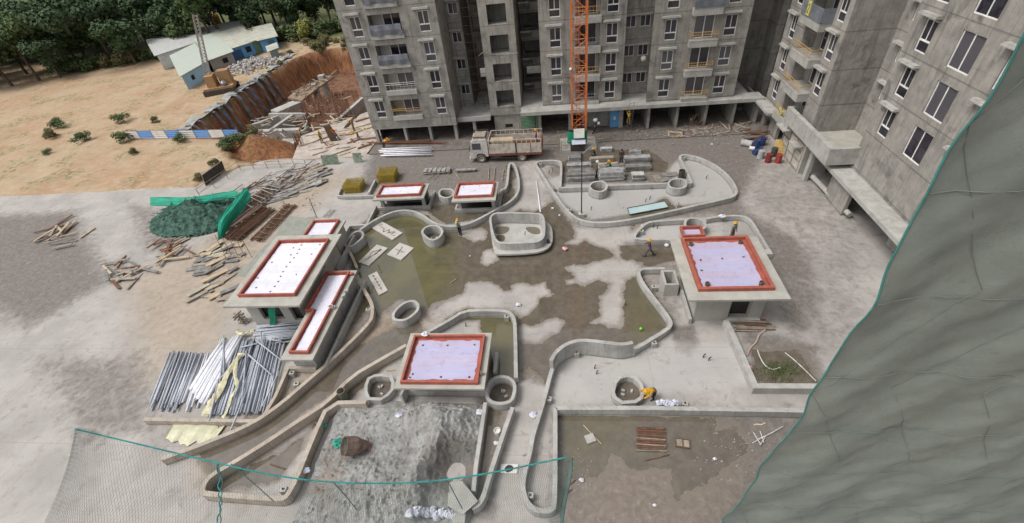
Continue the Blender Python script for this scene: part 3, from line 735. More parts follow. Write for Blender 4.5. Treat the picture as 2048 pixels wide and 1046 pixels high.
for k, z in enumerate(FL[:7]):
    x0, x1, y0, y1 = 21.75, 23.69, 43.55, 47.35
    mb = MB(); mb.bx(x0, x1, y0, y1, z-.45, z+.2); mb.bx(x0-.02, x0+.14, y0-.02, y1, z+.2, z+.3); mb.bx(x0+.14, x1, y0-.02, y0+.14, z+.2, z+.3)
    mb.build('balcony', slab_m, rb, world=True)
    mb = MB()
    for zz in (.85, 1.1): mb.tube([(x0+.06, y1, z+zz), (x0+.06, y0+.06, z+zz), (x1, y0+.06, z+zz)], .024, 6)
    for i in range(16): yy = y0+.06+(y1-y0-.1)*i/15; mb.tube([(x0+.06, yy, z+.3), (x0+.06, yy, z+1.1)], .013, 5)
    mb.build('railing', ochre_m, rb, world=True)
    if k == 3:
        mb = MB(); mb.bx(x0-.06, x0-.01, y0, y1, z+.25, z+1.35); mb.bx(x0-.06, x1, y0-.08, y0-.03, z+.25, z+1.35); tag(mb.build('tarp_cover', tarpd_m, rb, world=True), 'dark tarp over the top balcony rail')
        mb = MB(); mb.bx(x0-.12, x0-.065, y1-1.6, y1-1.05, z+.35, z+1.45); mb.build('number_board', simple('yellow_board', (.55, .50, .12), (.5, .46, .15), 2), rb, world=True)
    if k == 0:
        mb = MB(); mb.bx(x0-.03, x0+.02, y1-1.7, y1-1.15, z+.3, z+1.0); mb.build('number_board', MATS.get('yellow_board') or simple('yellow_board', (.55, .50, .12), (.5, .46, .15), 2), rb, world=True)
for x, y0, y1 in ((22.6, 50.8, 51.5), (22.6, 47.2, 49.2), (22.9, 43.4, 44.0), (22.9, 33, 36), (24.3, 28, 29), (24.3, 24.1, 25)):
    mb = MB(); mb.bx(x, x+.3, y0, y1, -.1, 2.55); mb.build('column', facade_m, rb, world=True)
# painted digits on the two yellow boards
def digit(x, yc, zc, h, segs):
    m = MB(); w = h*.5
    for (a0, b0, a1, b1) in segs:   # a along -y (left to right as read from the court), b up, in units of the digit box
        m.tube([(x, yc+w*(.5-a0), zc+h*(b0-.5)), (x, yc+w*(.5-a1), zc+h*(b1-.5))], .028, 4)
    m.build('digit', black_m, rb, world=True)
digit(21.75-.13, 47.35-1.32, 12.9, .62, [(0, .85, .3, 1), (.3, 1, .8, 1), (.8, 1, 1, .75), (1, .75, .8, .5), (.8, .5, 0, 0), (0, 0, 1, 0)])
digit(21.75-.04, 47.35-1.42, 3.65, .42, [(.2, .8, .5, 1), (.5, 1, .5, 0)])
# low canopy in front of it
cp = T('canopy', 'low flat concrete canopy with deep parapet on the right edge of the yard', 'canopy', (24, 40.5, 0))
mb = MB(); mb.bx(21.9, 30, 35.8, 44.4, 3.35, 3.6); mb.build('roof', roof_m, cp, world=True)
mb = MB(); mb.bx(21.7, 22.1, 35.6, 44.6, 3.3, 4.75); mb.bx(22.1, 30, 44.3, 44.6, 3.602, 4.75) ; mb.bx(22.1, 30, 35.6, 35.9, 3.3, 4.75); mb.build('parapet', slab_m, cp, world=True)
mb = MB(); mb.bx(22.2, 22.5, 38.6, 39.1, -.05, 3.35); mb.bx(22.2, 24.6, 40.0, 40.3, -.05, 3.35); mb.build('column', slab_m, cp, world=True)
mb = MB(); mb.bx(21.5, 22.2, 40.6, 42.0, 2.3, 2.45); mb.bx(21.3, 22.2, 43.2, 45.0, 2.75, 2.9); mb.build('sunshade', slab_m, cp, world=True)
sc = MB(); sc.bx(22.28, 22.33, 40.4, 44.8, 0.05, 2.7)
screen = T('plywood_screen', 'tall cream plywood screen with timber battens beside the canopy column', 'screen', (22.3, 42.6, 0))
sc.build('panel', simple('cream_plywood', (.50, .47, .41), (.42, .39, .34), 1.2, dirt=.2), screen, world=True)
mb = MB()
for y in (40.4, 41.9, 43.4, 44.8): mb.bx(22.2, 22.28, y-.04, y+.04, 0, 2.7)
for z in (.1, .95, 1.8, 2.65): mb.bx(22.18, 22.262, 40.3, 44.9, z-.04, z+.04)
mb.build('batten', timberl_m, screen, world=True)
# ------------------------------------------------------------------ low planter walls, rings and the centre basin
def poly(o, s, pts, z): return [G(o[0]+a/s, o[1]+b/s, z) for a, b in pts]
def low_wall(name, label, segs, group='curving planter walls', mat=None, cat='wall'):
    mb = MB()
    for pts, th, h, closed, it in segs:
        p = [(v.x, v.y) for v in smoothpts([Vector((q.x, q.y)) for q in pts], closed, it)]
        mb.wall(p, th, -.04, h, closed)
    return tag(mb.build(name, mat or wall_m), label, cat, group)
Z1 = (660, 230); S1 = 3.875
# north-west serpentine
low_wall('planter_wall', 'long serpentine concrete wall that snakes behind the green-vested worker up to the truck', [
 (poly(Z1, S1, [(232,887),(330,820),(430,770),(510,742),(590,735),(660,747),(720,777),(780,822),(850,852),(920,862),(1000,858),(1080,840),(1200,780),(1300,722),(1380,682),(1430,640),(1460,590),(1465,520),(1445,420),(1425,378),(1405,368),(1385,380),(1378,480),(1365,572),(1325,575),(1302,650),(1285,700)], .55), .24, .55, False, 2)])
low_wall('planter_wall', 'straight link wall beside the small left pavilion roof, meeting the serpentine wall', [
 (poly(Z1, S1, [(355,700),(285,842)], .5), .2, .5, False, 0), (poly(Z1, S1, [(60,1000),(148,855),(285,848)], .52), .2, .52, False, 0)])
low_wall('planter_wall', 'small square kerb bed holding a stack of yellow mesh panels', [
 (poly(Z1, S1, [(348,500),(300,600)], .45), .2, .45, False, 0), (poly(Z1, S1, [(345,622),(58,632),(65,595),(115,530),(150,505)], .4), .2, .4, False, 1)])
# north-east bed
Z2 = (1040, 230); S2 = 3.874
ne = [(310,562),(318,460),(320,372),(300,352),(200,352),(140,358),(120,378),(140,410),(190,490),(250,585),(310,670),(370,745),(430,795),(500,822),(600,834),(720,828),(850,810),(1000,780),(1200,735),(1400,690),(1560,655),(1650,632),(1680,600),(1670,555),(1630,490),(1560,420),(1470,362),(1380,325),(1290,306),(1248,310),(1236,330),(1288,420),(1320,500),(1330,525),(1300,525)]
low_wall('planter_wall', 'big boomerang-shaped planter wall round the lamp post and the pale bed floor', [
 (poly(Z2, S2, ne, .55), .24, .55, False, 1), (poly(Z2, S2, [(1140,528),(685,545)], .55), .24, .55, False, 0), (poly(Z2, S2, [(535,555),(312,562)], .55), .24, .55, False, 0)])
# east bed
Z3 = (1240, 400); S3 = 3.486
low_wall('planter_wall', 'low rounded bed wall behind the large right-hand lilac roof', [
 (poly(Z3, S3, [(350,275),(112,272),(98,252),(118,222),(185,155),(270,145),(445,135)], .5), .22, .5, False, 1),
 (poly(Z3, S3, [(603,130),(700,112),(830,106),(890,120),(930,165),(970,235),(1010,300),(1052,368),(1018,376)], .5), .22, .5, False, 1)])
# mid-right zigzag
low_wall('planter_wall', 'arrow-shaped bed wall left of the right-hand pavilion, enclosing an olive puddle', [
 (poly(Z3, S3, [(312,476),(190,476),(140,483),(126,510),(160,580),(220,660),(290,750),(348,830),(356,868),(330,900),(200,980),(90,1045)], .55) + poly((1040,600), 3.737, [(845,386)], .55), .24, .55, False, 1)])
Z4 = (1040, 600); S4 = 3.737
low_wall('curved_wall', 'tall curved retaining wall, about chest high, above the pale lower court', [
 (poly(Z4, S4, [(843,314),(800,326),(750,330),(650,317),(560,306),(480,299),(420,303),(350,326),(290,366),(252,410),(232,452)], 1.4), .24, 1.4, False, 2)], None)
low_wall('planter_wall', 'hairpin-shaped narrow bed wall running down to the bottom edge beside the net', [
 (poly(Z4, S4, [(242,512),(225,560),(190,700),(152,830),(92,1020)], .6) + poly((960,800), 4.253, [(430,420),(382,600),(362,710),(370,790),(400,870),(450,922),(520,945),(600,940),(632,905),(638,700),(640,66)], .6), .24, .6, False, 1)])
low_wall('kerb_wall', 'long straight kerb dividing the pale court from the brown lower field', [
 ([G(1112.5,815.5,.6), G(1290,815.5,.6), G(1595,820.5,.6), G(1680,822,.6)], .26, .6, False, 0)], None)
low_wall('kerb_wall', 'white-topped diagonal kerb beside the weedy corner near the green scaffold net', [
 ([G(1452,640,.55), G(1463,662,.55), G(1511,771.5,.55), G(1640,772,.55), G(1700,772.5,.55)], .34, .55, False, 0)], None, slab_m)
# centre south bed
Z5 = (700, 600); S5 = 3.737
Z6 = (390, 800); S6 = 4.251
low_wall('planter_wall', 'long tapering planter wall with a pointed end at lower left, around the sand bed', [
 (poly(Z5, S5, [(420,335),(250,430),(0,575)], .7) + poly(Z6, S6, [(1130,14),(900,160),(600,360),(300,545),(130,640),(75,715),(60,775),(75,795),(400,818),(700,840),(765,828),(800,780),(855,680),(1000,320),(1136,22),(1455,16)], .7), .26, .7, False, 1),
 ], mat=wallb_m)
low_wall('planter_wall', 'round-cornered bed wall wrapping behind the centre lilac roof', [
 (poly(Z5, S5, [(590,232),(740,150),(850,80),(1000,74),(1150,78),(1200,95),(1230,140),(1236,300),(1240,580)], .65), .24, .65, False, 1),
 (poly(Z5, S5, [(1215,800),(1130,1040)], .65) + poly((700,800), 4.253, [(1180,660),(1135,820),(1095,885),(1035,915)], .65), .24, .65, False, 1),
 (poly((700,800), 4.253, [(1150,20),(1110,300),(1070,560),(1048,775)], .65), .22, .65, False, 0)])
# south-west beds
Z7 = (390, 620); S7 = 3.735
low_wall('planter_wall', 'crescent planter wall curving past the long left roof and out at the lower left', [
 (poly((390,420), 3.735, [(1150,300),(1180,360),(1210,430)], .6), .22, .6, False, 0),
 (poly((390,420), 3.735, [(1225,535),(1290,640),(1325,712),(1322,800)], .6) + poly(Z7, S7, [(1298,95),(1200,200),(1000,390),(800,560),(650,690),(500,800),(350,880),(150,962),(0,1022),(-250,1110)], .6), .26, .6, False, 1)], mat=wallb_m)
low_wall('planter_wall', 'straight-sided kerb bed holding the heap of grey plastic pipes', [
 (poly(Z7, S7, [(-380,815),(0,822),(462,828),(505,800),(600,640),(692,432)], .5), .22, .5, False, 0), (poly(Z7, S7, [(692,428),(905,430)], .52), .22, .52, False, 0)], mat=wallb_m)
def ring(label, o, s, pts, h, th=.2, mat=None, it=1, floor=True):
    w = poly(o, s, pts, h)
    p = smoothpts([Vector((q.x, q.y)) for q in w], True, it)
    cx = sum(q.x for q in p)/len(p); cy = sum(q.y for q in p)/len(p)
    t = T('tree_ring', label, 'planter', (cx, cy, 0), 0, 'hollow concrete tree rings')
    p = [(cx+(q.x-cx)*(1-.1/max(.3, (q-Vector((cx, cy))).length)), cy+(q.y-cy)*(1-.1/max(.3, (q-Vector((cx, cy))).length))) for q in p]
    MB().wall(p, th, -.03, h, True).build('ring_wall', mat or wall_m, t, world=True)
    MB().prism(p, .01, .035).build('ring_bed', simple('wet_mud', (.13, .11, .085), (.085, .07, .055), 1.4, rough=.4), t, world=True)
    m2 = MB()
    for k in range(3): a = U(0, 6.28); m2.box((cx+.3*math.cos(a), cy+.3*math.sin(a), .1), (.22, .12, .12), U(0, 3))
    m2.build('rubble', slab_m, t, world=True)
    return t
Q = (680, 400)
ring('D-shaped concrete ring against the long left building', Q, S4, [(25,325),(60,280),(100,237),(150,223),(178,240),(181,272),(140,312),(90,347),(40,355)], .85)
ring('rounded square concrete ring nearest the green-vested worker', Q, S4, [(605,228),(640,195),(690,183),(740,190),(775,225),(765,262),(730,292),(690,305),(650,292),(610,257)], .9)
ring('slanted oval concrete ring standing alone south of the cover slabs', Q, S4, [(385,860),(405,820),(460,770),(520,746),(570,748),(597,790),(585,830),(530,880),(480,905),(420,905),(388,892)], .75)
ring('concrete ring between the two small pavilion roofs', Z1, S1, [(835,605),(850,575),(890,568),(950,570),(972,600),(950,632),(900,648),(845,632)], .75)
ring('octagonal ring on the boomerang bed nearer the lamp post', Z2, S2, [(528,545),(560,515),(610,508),(660,512),(682,545),(672,580),(630,600),(570,590),(538,572)], .85)
ring('octagonal ring on the boomerang bed beside the black drum', Z2, S2, [(1138,525),(1165,495),(1220,488),(1280,495),(1302,530),(1285,562),(1230,574),(1170,566),(1145,548)], .85)
ring('round concrete ring behind the large right-hand roof', Z3, S3, [(442,160),(455,132),(490,120),(540,120),(585,138),(606,170),(600,200),(540,212),(480,208),(448,190)], .8, it=2)
ring('large faceted ring next to the crouching orange worker', Z4, S4, [(682,690),(700,612),(740,567),(800,554),(860,567),(915,622),(935,690),(915,740),(870,768),(760,775),(702,735)], .55, it=0)
ring('faceted ring left of the centre lilac roof', Z5, S5, [(108,640),(130,582),(180,556),(240,550),(310,562),(333,612),(325,670),(290,712),(230,750),(130,746),(106,692)], .6, it=0)
ring('big oval ring right of the centre lilac roof', Z5, S5, [(1005,700),(1025,622),(1062,577),(1130,558),(1200,572),(1245,622),(1240,700),(1215,760),(1150,785),(1070,780),(1020,748)], .65)
# centre basin with a lower seat ledge
zb = (960, 400)
bas = smoothpts([Vector((q.x, q.y)) for q in poly(zb, S4, [(66,140),(85,103),(130,90),(440,94),(478,115),(488,190),(485,270),(458,305),(400,320),(160,328),(112,308),(86,250)], 1.15)], True, 1)
led = smoothpts([Vector((q.x, q.y)) for q in poly(zb, S4, [(70,180),(120,120),(470,150),(500,165),(535,200),(545,260),(540,330),(500,375),(400,402),(150,412),(108,402),(98,360)], .35)], True, 1)
bcen = Vector((sum(p.x for p in bas)/len(bas), sum(p.y for p in bas)/len(bas)))
bs = T('basin', 'large rounded square concrete basin with a projecting seat ledge in the middle of the court', 'basin', (bcen.x, bcen.y, 0))
inset = [(bcen.x+(q.x-bcen.x)*.965, bcen.y+(q.y-bcen.y)*.965) for q in bas]
MB().wall(inset, .2, -.02, 1.15, True).build('basin_wall', wall_m, bs, world=True)
lp_ = [(q.x, q.y) for q in led]; ng = len(lp_); mbl = MB(); inn = []
for q in led:
    best = min(range(len(inset)), key=lambda i: (inset[i][0]-q.x)**2+(inset[i][1]-q.y)**2); inn.append(inset[best])
v_ = [(*p, .26) for p in lp_]+[(*p, .42) for p in lp_]+[(*p, .26) for p in inn]+[(*p, .42) for p in inn]
mbl.add(v_, [(i, (i+1) % ng, ng+(i+1) % ng, ng+i) for i in range(ng)]+[(ng+i, ng+(i+1) % ng, 3*ng+(i+1) % ng, 3*ng+i) for i in range(ng)]+[(i, 2*ng+i, 2*ng+(i+1) % ng, (i+1) % ng) for i in range(ng)])
mbl.build('seat_ledge', slab_m, bs, world=True)
MB().prism([(bcen.x+(q[0]-bcen.x)*.97, bcen.y+(q[1]-bcen.y)*.97) for q in inset], .006, .03).build('basin_floor', simple('basin_screed', (.42, .41, .39), (.34, .33, .31), 1.), bs, world=True)
wpx = [[(112,195),(225,198),(215,235),(180,256),(110,256)], [(335,200),(440,200),(458,255),(400,258),(350,232)], [(118,262),(180,258),(192,295),(165,312),(125,305)]]
wat_m = simple('shallow_brown_water', (.14, .12, .09), (.18, .155, .12), .8, rough=.07, bump=0, spec=.5)
for w_ in wpx:
    MB().prism([(q.x, q.y) for q in smoothpts([Vector((v.x, v.y)) for v in poly(zb, S4, w_, .03)], True, 2)], .02, .036).build('puddle', wat_m, bs, world=True)
m2 = MB(); c_ = G(960+510/S4, 400+320/S4, .42); m2.lathe(c_, [(.12, 0), (.14, .3), (.1, .3), (.09, .05)], 12); m2.build('pipe_stub', chassis_m, bs, world=True)
# ------------------------------------------------------------------ pavilions
def rect(fl, br, z): a, b = G(*fl, z), G(*br, z); return a.x, b.x, a.y, b.y
def roof_slab(par, x0, x1, y0, y1, zt, th=.15): MB().bx(x0, x1, y0, y1, zt-th, zt).build('roof_slab', roof_m, par, world=True)
def upstand(par, x0, x1, y0, y1, z, h=.26, t=.13, memb=memb_w, spots=6, ragged=.15, step=None):
    pl = step or [(x0, y0), (x1, y0), (x1, y1), (x0, y1)]
    n = len(pl); cen = [(p[0], p[1]) for p in pl]
    # centre line inset by t/2
    def off(d):
        out = []
        for i in range(n):
            a, b, c = Vector(pl[i-1]), Vector(pl[i]), Vector(pl[(i+1) % n]); n1, n2 = nrm2(a, b), nrm2(b, c); m = (n1+n2).normalized(); out.append(tuple(b+m*d/m.dot(n1)))
        return out
    MB().wall(off(t/2), t, z+.001, z+h, True).build('red_upstand', red_m, par, world=True)
    MB().prism(off(t-.02), z+.001, z+.02).build('red_coating', red_m, par, world=True)
    ed = off(t+ragged); pts = []
    for i in range(n):
        a, b = Vector(ed[i]), Vector(ed[(i+1) % n]); k = max(2, int((b-a).length/.22)); nn = nrm2(a, b)
        for j in range(k): pts.append(a.lerp(b, j/k)+nn*(U(-.35, .35)*ragged if j else 0))
    MB().prism([(p.x, p.y) for p in pts], z+.021, z+.032).build('membrane', memb, par, world=True)
    xa, xb, ya, yb = min(p[0] for p in ed), max(p[0] for p in ed), min(p[1] for p in ed), max(p[1] for p in ed)
    return xa, xb, ya, yb
def spot(par, pts, z, r=.08):
    m = MB()
    for x, y in pts:
        a = U(0, 6); m.prism([(x+r*U(.5, 1.2)*math.cos(a+k*1.05), y+r*U(.5, 1.2)*math.sin(a+k*1.05)) for k in range(6)], z+.033, z+.045)
    m.build('mortar_blob', spot_m, par, world=True)
def lerp2(a, b, u, v): xa, xb, ya, yb = a; return xa+(xb-xa)*u, ya+(yb-ya)*v
# P4 centre
z = 2.0; x0, x1, y0, y1 = rect((787,776.6), (984,665.6), z)
p4 = T('pavilion', 'low flat-roofed pump room in the lower centre with a lilac membrane roof', 'pavilion', ((x0+x1)/2, (y0+y1)/2, 0), 0, 'flat-roofed service pavilions')
roof_slab(p4, x0, x1, y0, y1, z)
r_ = upstand(p4, *rect((799,763), (970,667.5), z+.3), z, memb=memb_l, ragged=.2)
spot(p4, [lerp2(r_, None, u, v) if 0 else (r_[0]+(r_[1]-r_[0])*u, r_[2]+(r_[3]-r_[2])*v) for u, v in ((.09,.88),(.5,.87),(.93,.88),(.06,.13),(.5,.06),(.93,.06),(.03,.05))], z)
MB().wall([(x0+.5, y0+.9), (x0+.5, y1-.4), (x1-.3, y1-.4), (x1-.3, y0+.9)], .18, 0, z-.152).build('wall', wall_m, p4, world=True)
MB().bx(x0+.2, x1-.05, y0+.75, y0+.93, .0, .6).build('kerb', wall_m, p4, world=True)
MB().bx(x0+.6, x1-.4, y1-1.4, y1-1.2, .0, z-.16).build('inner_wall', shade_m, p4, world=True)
MB().wall([(x1+.2, y1-.5), (x1+.22, y0+2.1)], .2, 0, .7).build('side_kerb', wall_m, p4, world=True)
MB().wall([(x0+.25, y0+1.), (x0+.1, y0+.2)], .16, 0, 1.0).build('side_kerb', wall_m, p4, world=True)
MB().lathe((x1-.25, y0+.95, z), [(.09, 0), (.09, .3), (.06, .3), (.06, .05)], 10).build('vent_pipe', timberl_m, p4, world=True)
# P5 right
z = 3.0; x0, x1, y0, y1 = rect((1377.7,600.8), (1520,473), z); x1 = G(1582.8,598,z).x
p5 = T('pavilion', 'largest flat-roofed service block on the right with a lilac membrane roof and wide eaves', 'pavilion', ((x0+x1)/2, (y0+y1)/2, 0), 0, 'flat-roofed service pavilions')
roof_slab(p5, x0, x1, y0, y1, z)
a = rect((1397.8,577), (1493.9,469.5), z+.3); xr = G(1551,573,z+.3).x
r_ = upstand(p5, a[0], xr, a[2], a[3], z, t=.2, memb=memb_l, ragged=.22)
pp_ = lambda L: [(r_[0]+(r_[1]-r_[0])*u, r_[2]+(r_[3]-r_[2])*v) for u, v in L]
spot(p5, pp_([(.05,.93),(.95,.95),(.12,.58),(.5,.6),(.88,.63),(.07,.35),(.92,.02)]), z, .1)
for u, v in ((.04, .95), (.94, .96), (.07, .03), (.95, .03)):
    q = pp_([(u, v)])[0]; MB().lathe((q[0], q[1], z+.03), [(.14, 0), (.15, .22), (.11, .22), (.1, .03)], 12).build('roof_outlet', timber_m, p5, world=True)
W5 = MB()
facade(W5, (x0+.9, y0+1.0), (x1-.8, y0+1.0), 0, z-.152, [(2.2, 3.5, .25, 2.4, .4)]); facade(W5, (x1-.8, y0+1), (x1-.8, y1-.5), 0, z-.152, []); facade(W5, (x0+.9, y1-.5), (x0+.9, y0+1), 0, z-.152, [(1.2, 2.6, .9, 2.3, .3), (3.2, 4.4, .9, 2.3, .3)])
W5.build('wall', plaster_m, p5, world=True)
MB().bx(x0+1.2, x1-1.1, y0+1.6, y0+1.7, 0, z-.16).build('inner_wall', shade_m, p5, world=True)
MB().bx(x0+.55, x0+.75, y0+.7, y0+5, 0, .5).build('kerb', slab_m, p5, world=True)
MB().bx(x0+3, x1-.9, y0+.7, y0+.98, 0, .35).build('step', slab_m, p5, world=True)
MB().bx(x1-.05, x1+.45, y1-1.9, y1-1.4, z-.4, z-.05).build('outlet_box', slab_m, p5, world=True)
# annex of P5
z = 3.0; x0, x1, y0, y1 = rect((1368,471), (1402,450), z+.28)
p6 = T('pavilion', 'tiny red-rimmed hatch roof tucked between the round ring and the large right-hand roof', 'hatch', ((x0+x1)/2, (y0+y1)/2, 0))
MB().bx(x0+.02, x1-.02, y0+.02, y1-.02, 0, z).build('wall', plaster_m, p6, world=True)
upstand(p6, x0-.05, x1+.05, y0, y1, z, t=.14, memb=memb_l, ragged=.05)
# shaft box west of P5
c0 = G(1328,545,1.4); c1 = G(1357,568,1.2)
bx_ = T('shaft_box', 'open concrete shaft box against the left side of the large right-hand pavilion', 'shaft', ((c0.x+c1.x)/2, (c0.y+c1.y)/2, 0))
MB().wall([(c0.x, c0.y+.5), (c0.x, c1.y+.1), (c1.x, c1.y+.1), (c1.x, c0.y+.5)], .16, 0, 1.1, True).build('wall', plaster_m, bx_, world=True)
# P1, P2
def small_pav(label, fl, br, rfl, rbr, z):
    x0, x1, y0, y1 = rect(fl, br, z)
    t = T('pavilion', label, 'pavilion', ((x0+x1)/2, (y0+y1)/2, 0), 0, 'flat-roofed service pavilions')
    roof_slab(t, x0, x1, y0, y1, z, .16)
    a, b = G(*rfl, z+.25), G(*rbr, z+.25)
    r = upstand(t, a.x, b.x, a.y, b.y, z, .25, .15, memb_w, ragged=.08)
    spot(t, [(r[0]+(r[1]-r[0])*u, r[2]+(r[3]-r[2])*v) for u, v in ((.12,.85),(.6,.9),(.9,.1),(.5,.5))], z, .06)
    for cx, cy in ((x0+.5, y0+.9), (x1-.4, y0+.9), (x0+.5, y1-.3), (x1-.4, y1-.3)): MB().bx(cx-.15, cx+.15, cy-.15, cy+.15, 0, z-.162).build('column', wall_m, t, world=True)
    MB().wall([(x1+.1, y1+.8), (x1+.1, y0+.75), (x0+.05, y0+.75), (x0+.05, y0+1.6)], .18, 0, .42).build('kerb', wall_m, t, world=True)
    MB().bx(x0+.4, x1-.3, y1-.6, y1-.5, 0, z-.17).build('inner_wall', shade_m, t, world=True); MB().bx(x0+.25, x1-.05, y0+.9, y1-.61, .004, .02).build('stair_void_shade', black_m, t, world=True)  # black floor sheet paints the shade of the stair void; inner wall darkened likewise
    return t
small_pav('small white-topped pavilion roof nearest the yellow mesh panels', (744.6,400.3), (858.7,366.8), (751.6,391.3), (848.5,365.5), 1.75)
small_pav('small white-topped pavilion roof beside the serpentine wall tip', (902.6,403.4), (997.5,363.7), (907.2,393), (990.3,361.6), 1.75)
# P3
z = 3.0
p3 = T('pavilion', 'long left service building with stepped white roofs edged in red', 'building', (-20, 23, 0))
a, b = rect((444.9,613.3), (683.2,467.7), z), rect((473.5,589.2), (657.7,475.4), z+.3)
xr = G(581.4,613.3,z).x; x0, y0, y1 = a[0], a[2], a[3]; xl = G(553.3,472.2,z).x
MB().bx((x0+xl)/2, G(683,467.7,z).x, y0, y1, z-.16, z).build('roof_slab', roof_m, p3, world=True)
bx0, bx1, by0, by1 = b; bx1 = (G(586.8,589.2,z+.3).x+bx1)/2
r_ = upstand(p3, bx0, bx1, by0, by1, z, ragged=.12)
spot(p3, [(r_[0]+(r_[1]-r_[0])*(.5+.02*math.sin(k)), r_[2]+(r_[3]-r_[2])*(k+.5)/11) for k in range(11)] + [(r_[0]+(r_[1]-r_[0])*u, r_[2]+(r_[3]-r_[2])*v) for u, v in ((.15,.12),(.1,.6),(.35,.9),(.8,.35),(.85,.75),(.05,.3),(.9,.95),(.4,.75))], z, .09)
ux0, ux1, uy0, uy1 = (x0+xl)/2+.7, bx1-.02, y0+.9, y1-.3
W3 = MB()
facade(W3, (ux0, uy0), (ux1-.3, uy0), 0, z-.162, [(.9, 2.6, .7, 2.3, .25), (3.3, 4.1, .5, 2.3, .25)])
facade(W3, (ux1, uy0-.3), (ux1, uy1), 0, z-.162, [(2.2, 4.7, 1.95, 2.65, .08)]); facade(W3, (ux0, uy1), (ux0, uy0), 0, z-.162, []); facade(W3, (ux1, uy1), (ux0, uy1), 0, z-.162, [])
W3.build('wall', plaster_m, p3, world=True)
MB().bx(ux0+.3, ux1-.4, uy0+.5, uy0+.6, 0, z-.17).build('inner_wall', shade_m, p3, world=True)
cl = MB(); vs = []
for i in range(7): vs += [(ux0+1.9-.12*i+.05*math.sin(i*2), uy0-.04-.03*i, 2.3-.38*i), (ux0+2.5-.14*i, uy0-.06-.03*i, 2.3-.36*i)]
cl.add(vs, [(2*i, 2*i+1, 2*i+3, 2*i+2) for i in range(6)]); cl.build('curtain', greencloth_m, p3, world=True)
# lower L-shaped strip
zl = 1.8
fr, st_i, st_o, blp, brp = G(614.9,703,zl+.3), G(608.2,618.1,zl+.3), G(625.6,618.7,zl+.3), G(652.4,541,zl+.3), G(699.2,541,zl+.3)
flp = G(576,703,zl+.3)
xR = (fr.x+brp.x)/2
stp = [(flp.x, fr.y), (xR, fr.y), (xR, brp.y), (st_i.x, brp.y), (st_i.x, st_o.y), (flp.x, st_o.y)]
sl0, sl1 = G(559.5,719.6,zl), G(624.8,720.4,zl)
MB().prism([(sl0.x, sl0.y), (sl1.x, sl0.y), (sl1.x, brp.y+.35), (st_i.x-.1, brp.y+.35), (st_i.x-.1, st_o.y+.1), (sl0.x, st_o.y+.1)], zl-.18, zl).build('lower_roof_slab', roof_m, p3, world=True)
upstand(p3, 0, 0, 0, 0, zl, memb=memb_w, ragged=.1, step=stp)
MB().wall([(sl0.x+.4, st_o.y), (sl0.x+.4, sl0.y+.6), (sl1.x-.5, sl0.y+.6), (sl1.x-.5, brp.y)], .18, 0, zl-.182).build('lower_wall', wall_m, p3, world=True)
MB().wall([(sl1.x+.25, brp.y+.4), (sl1.x+.25, sl0.y+.4)], .2, 0, .65).build('area_wall', wall_m, p3, world=True)
for k, (a_, b_) in enumerate(((700,548),(690,582),(684,592),(664,615))):
    q = G(a_+3, b_, zl+.1); m2 = MB(); m2.box((q.x, q.y, zl+.1), (.28, .22, .2), .3*k); m2.build('mortar_block', red_m if k < 1 else slab_m, p3, world=True)
# small rear roof
zs = 2.5; a = G(605.5,469.5,zs+.25); b = G(678.6,437.7,zs+.25)
MB().bx(a.x-.3, b.x+.45, a.y-.2, b.y+.15, zs-.15, zs).build('rear_roof_slab', roof_m, p3, world=True)
upstand(p3, a.x, b.x, a.y-.3, b.y, zs, .25, .14, memb_w, ragged=.06)
MB().bx(a.x, b.x+.2, a.y, b.y-.1, 0, zs-.152).build('rear_wall', plaster_m, p3, world=True)
MB().wall([(b.x+.7, b.y+.1), (b.x+.75, a.y-2.2), (b.x+.2, a.y-2.2)], .2, 0, .9).build('area_wall', wall_m, p3, world=True)
# ------------------------------------------------------------------ concrete stub blocks with pipe ends
proto = None
def stub(x, y, label, s=.34, h=.42, z=0, pipe=True, rz=None):
    p = G(x, y, z+h); t = T('duct_block', label, 'block', (p.x, p.y, z), U(-.2, .2) if rz is None else rz, 'small concrete duct blocks')
    MB().box((0, 0, h/2), (s, s*.85, h)).build('block', slab_m, t)
    if pipe: MB().lathe((0, 0, h), [(.05, 0), (.05, .08), (.03, .08), (.03, .01)], 8).build('pipe_end', chassis_m, t)
for x, y, l in ((922,629,'tall duct block in the rear left corner of the centre bed'), (1013,632,'duct block in the rear right corner of the centre bed'),
    (1153,705,'duct block against the foot of the tall curved wall'), (1097,797,'duct block where the hairpin wall meets the long kerb'), (1308,685,'duct block under the arrow-shaped wall near its lower bend'),
    (1308,573,'duct block inside the arrow-shaped wall near its top'), (1283,461,'duct block inside the pointed corner of the rear right bed'), (1468,681,'duct block on the diagonal white-topped kerb'),
    (1139,418,'duct block along the left inner edge of the boomerang bed'), (1108,375,'duct block on the boomerang bed just inside its left tip'), (1081,327,'duct block at the upper left corner of the boomerang bed'),
    (1367,314,'duct block at the upper horn of the boomerang bed'), (1357,407,'lone duct block on the pale bed between ring and glass panel'), (736,618,'duct block inside the crescent bed near a bright green ball'),
    (583,745,'dark duct block below the end of the long left roof'), (592,767,'pale duct block beside the dark one below the long left roof'), (676,789,'pale duct block leaning on the steel drum'),
    (566,978,'duct block with pipes in the pointed bed seen through the net'), (1060,990,'duct block in the hairpin bed seen through the net'), (1370,806,'low duct block beside the sacks on the long kerb')):
    stub(x, y, l, h=.2 if 'low' in l.split() else .42)
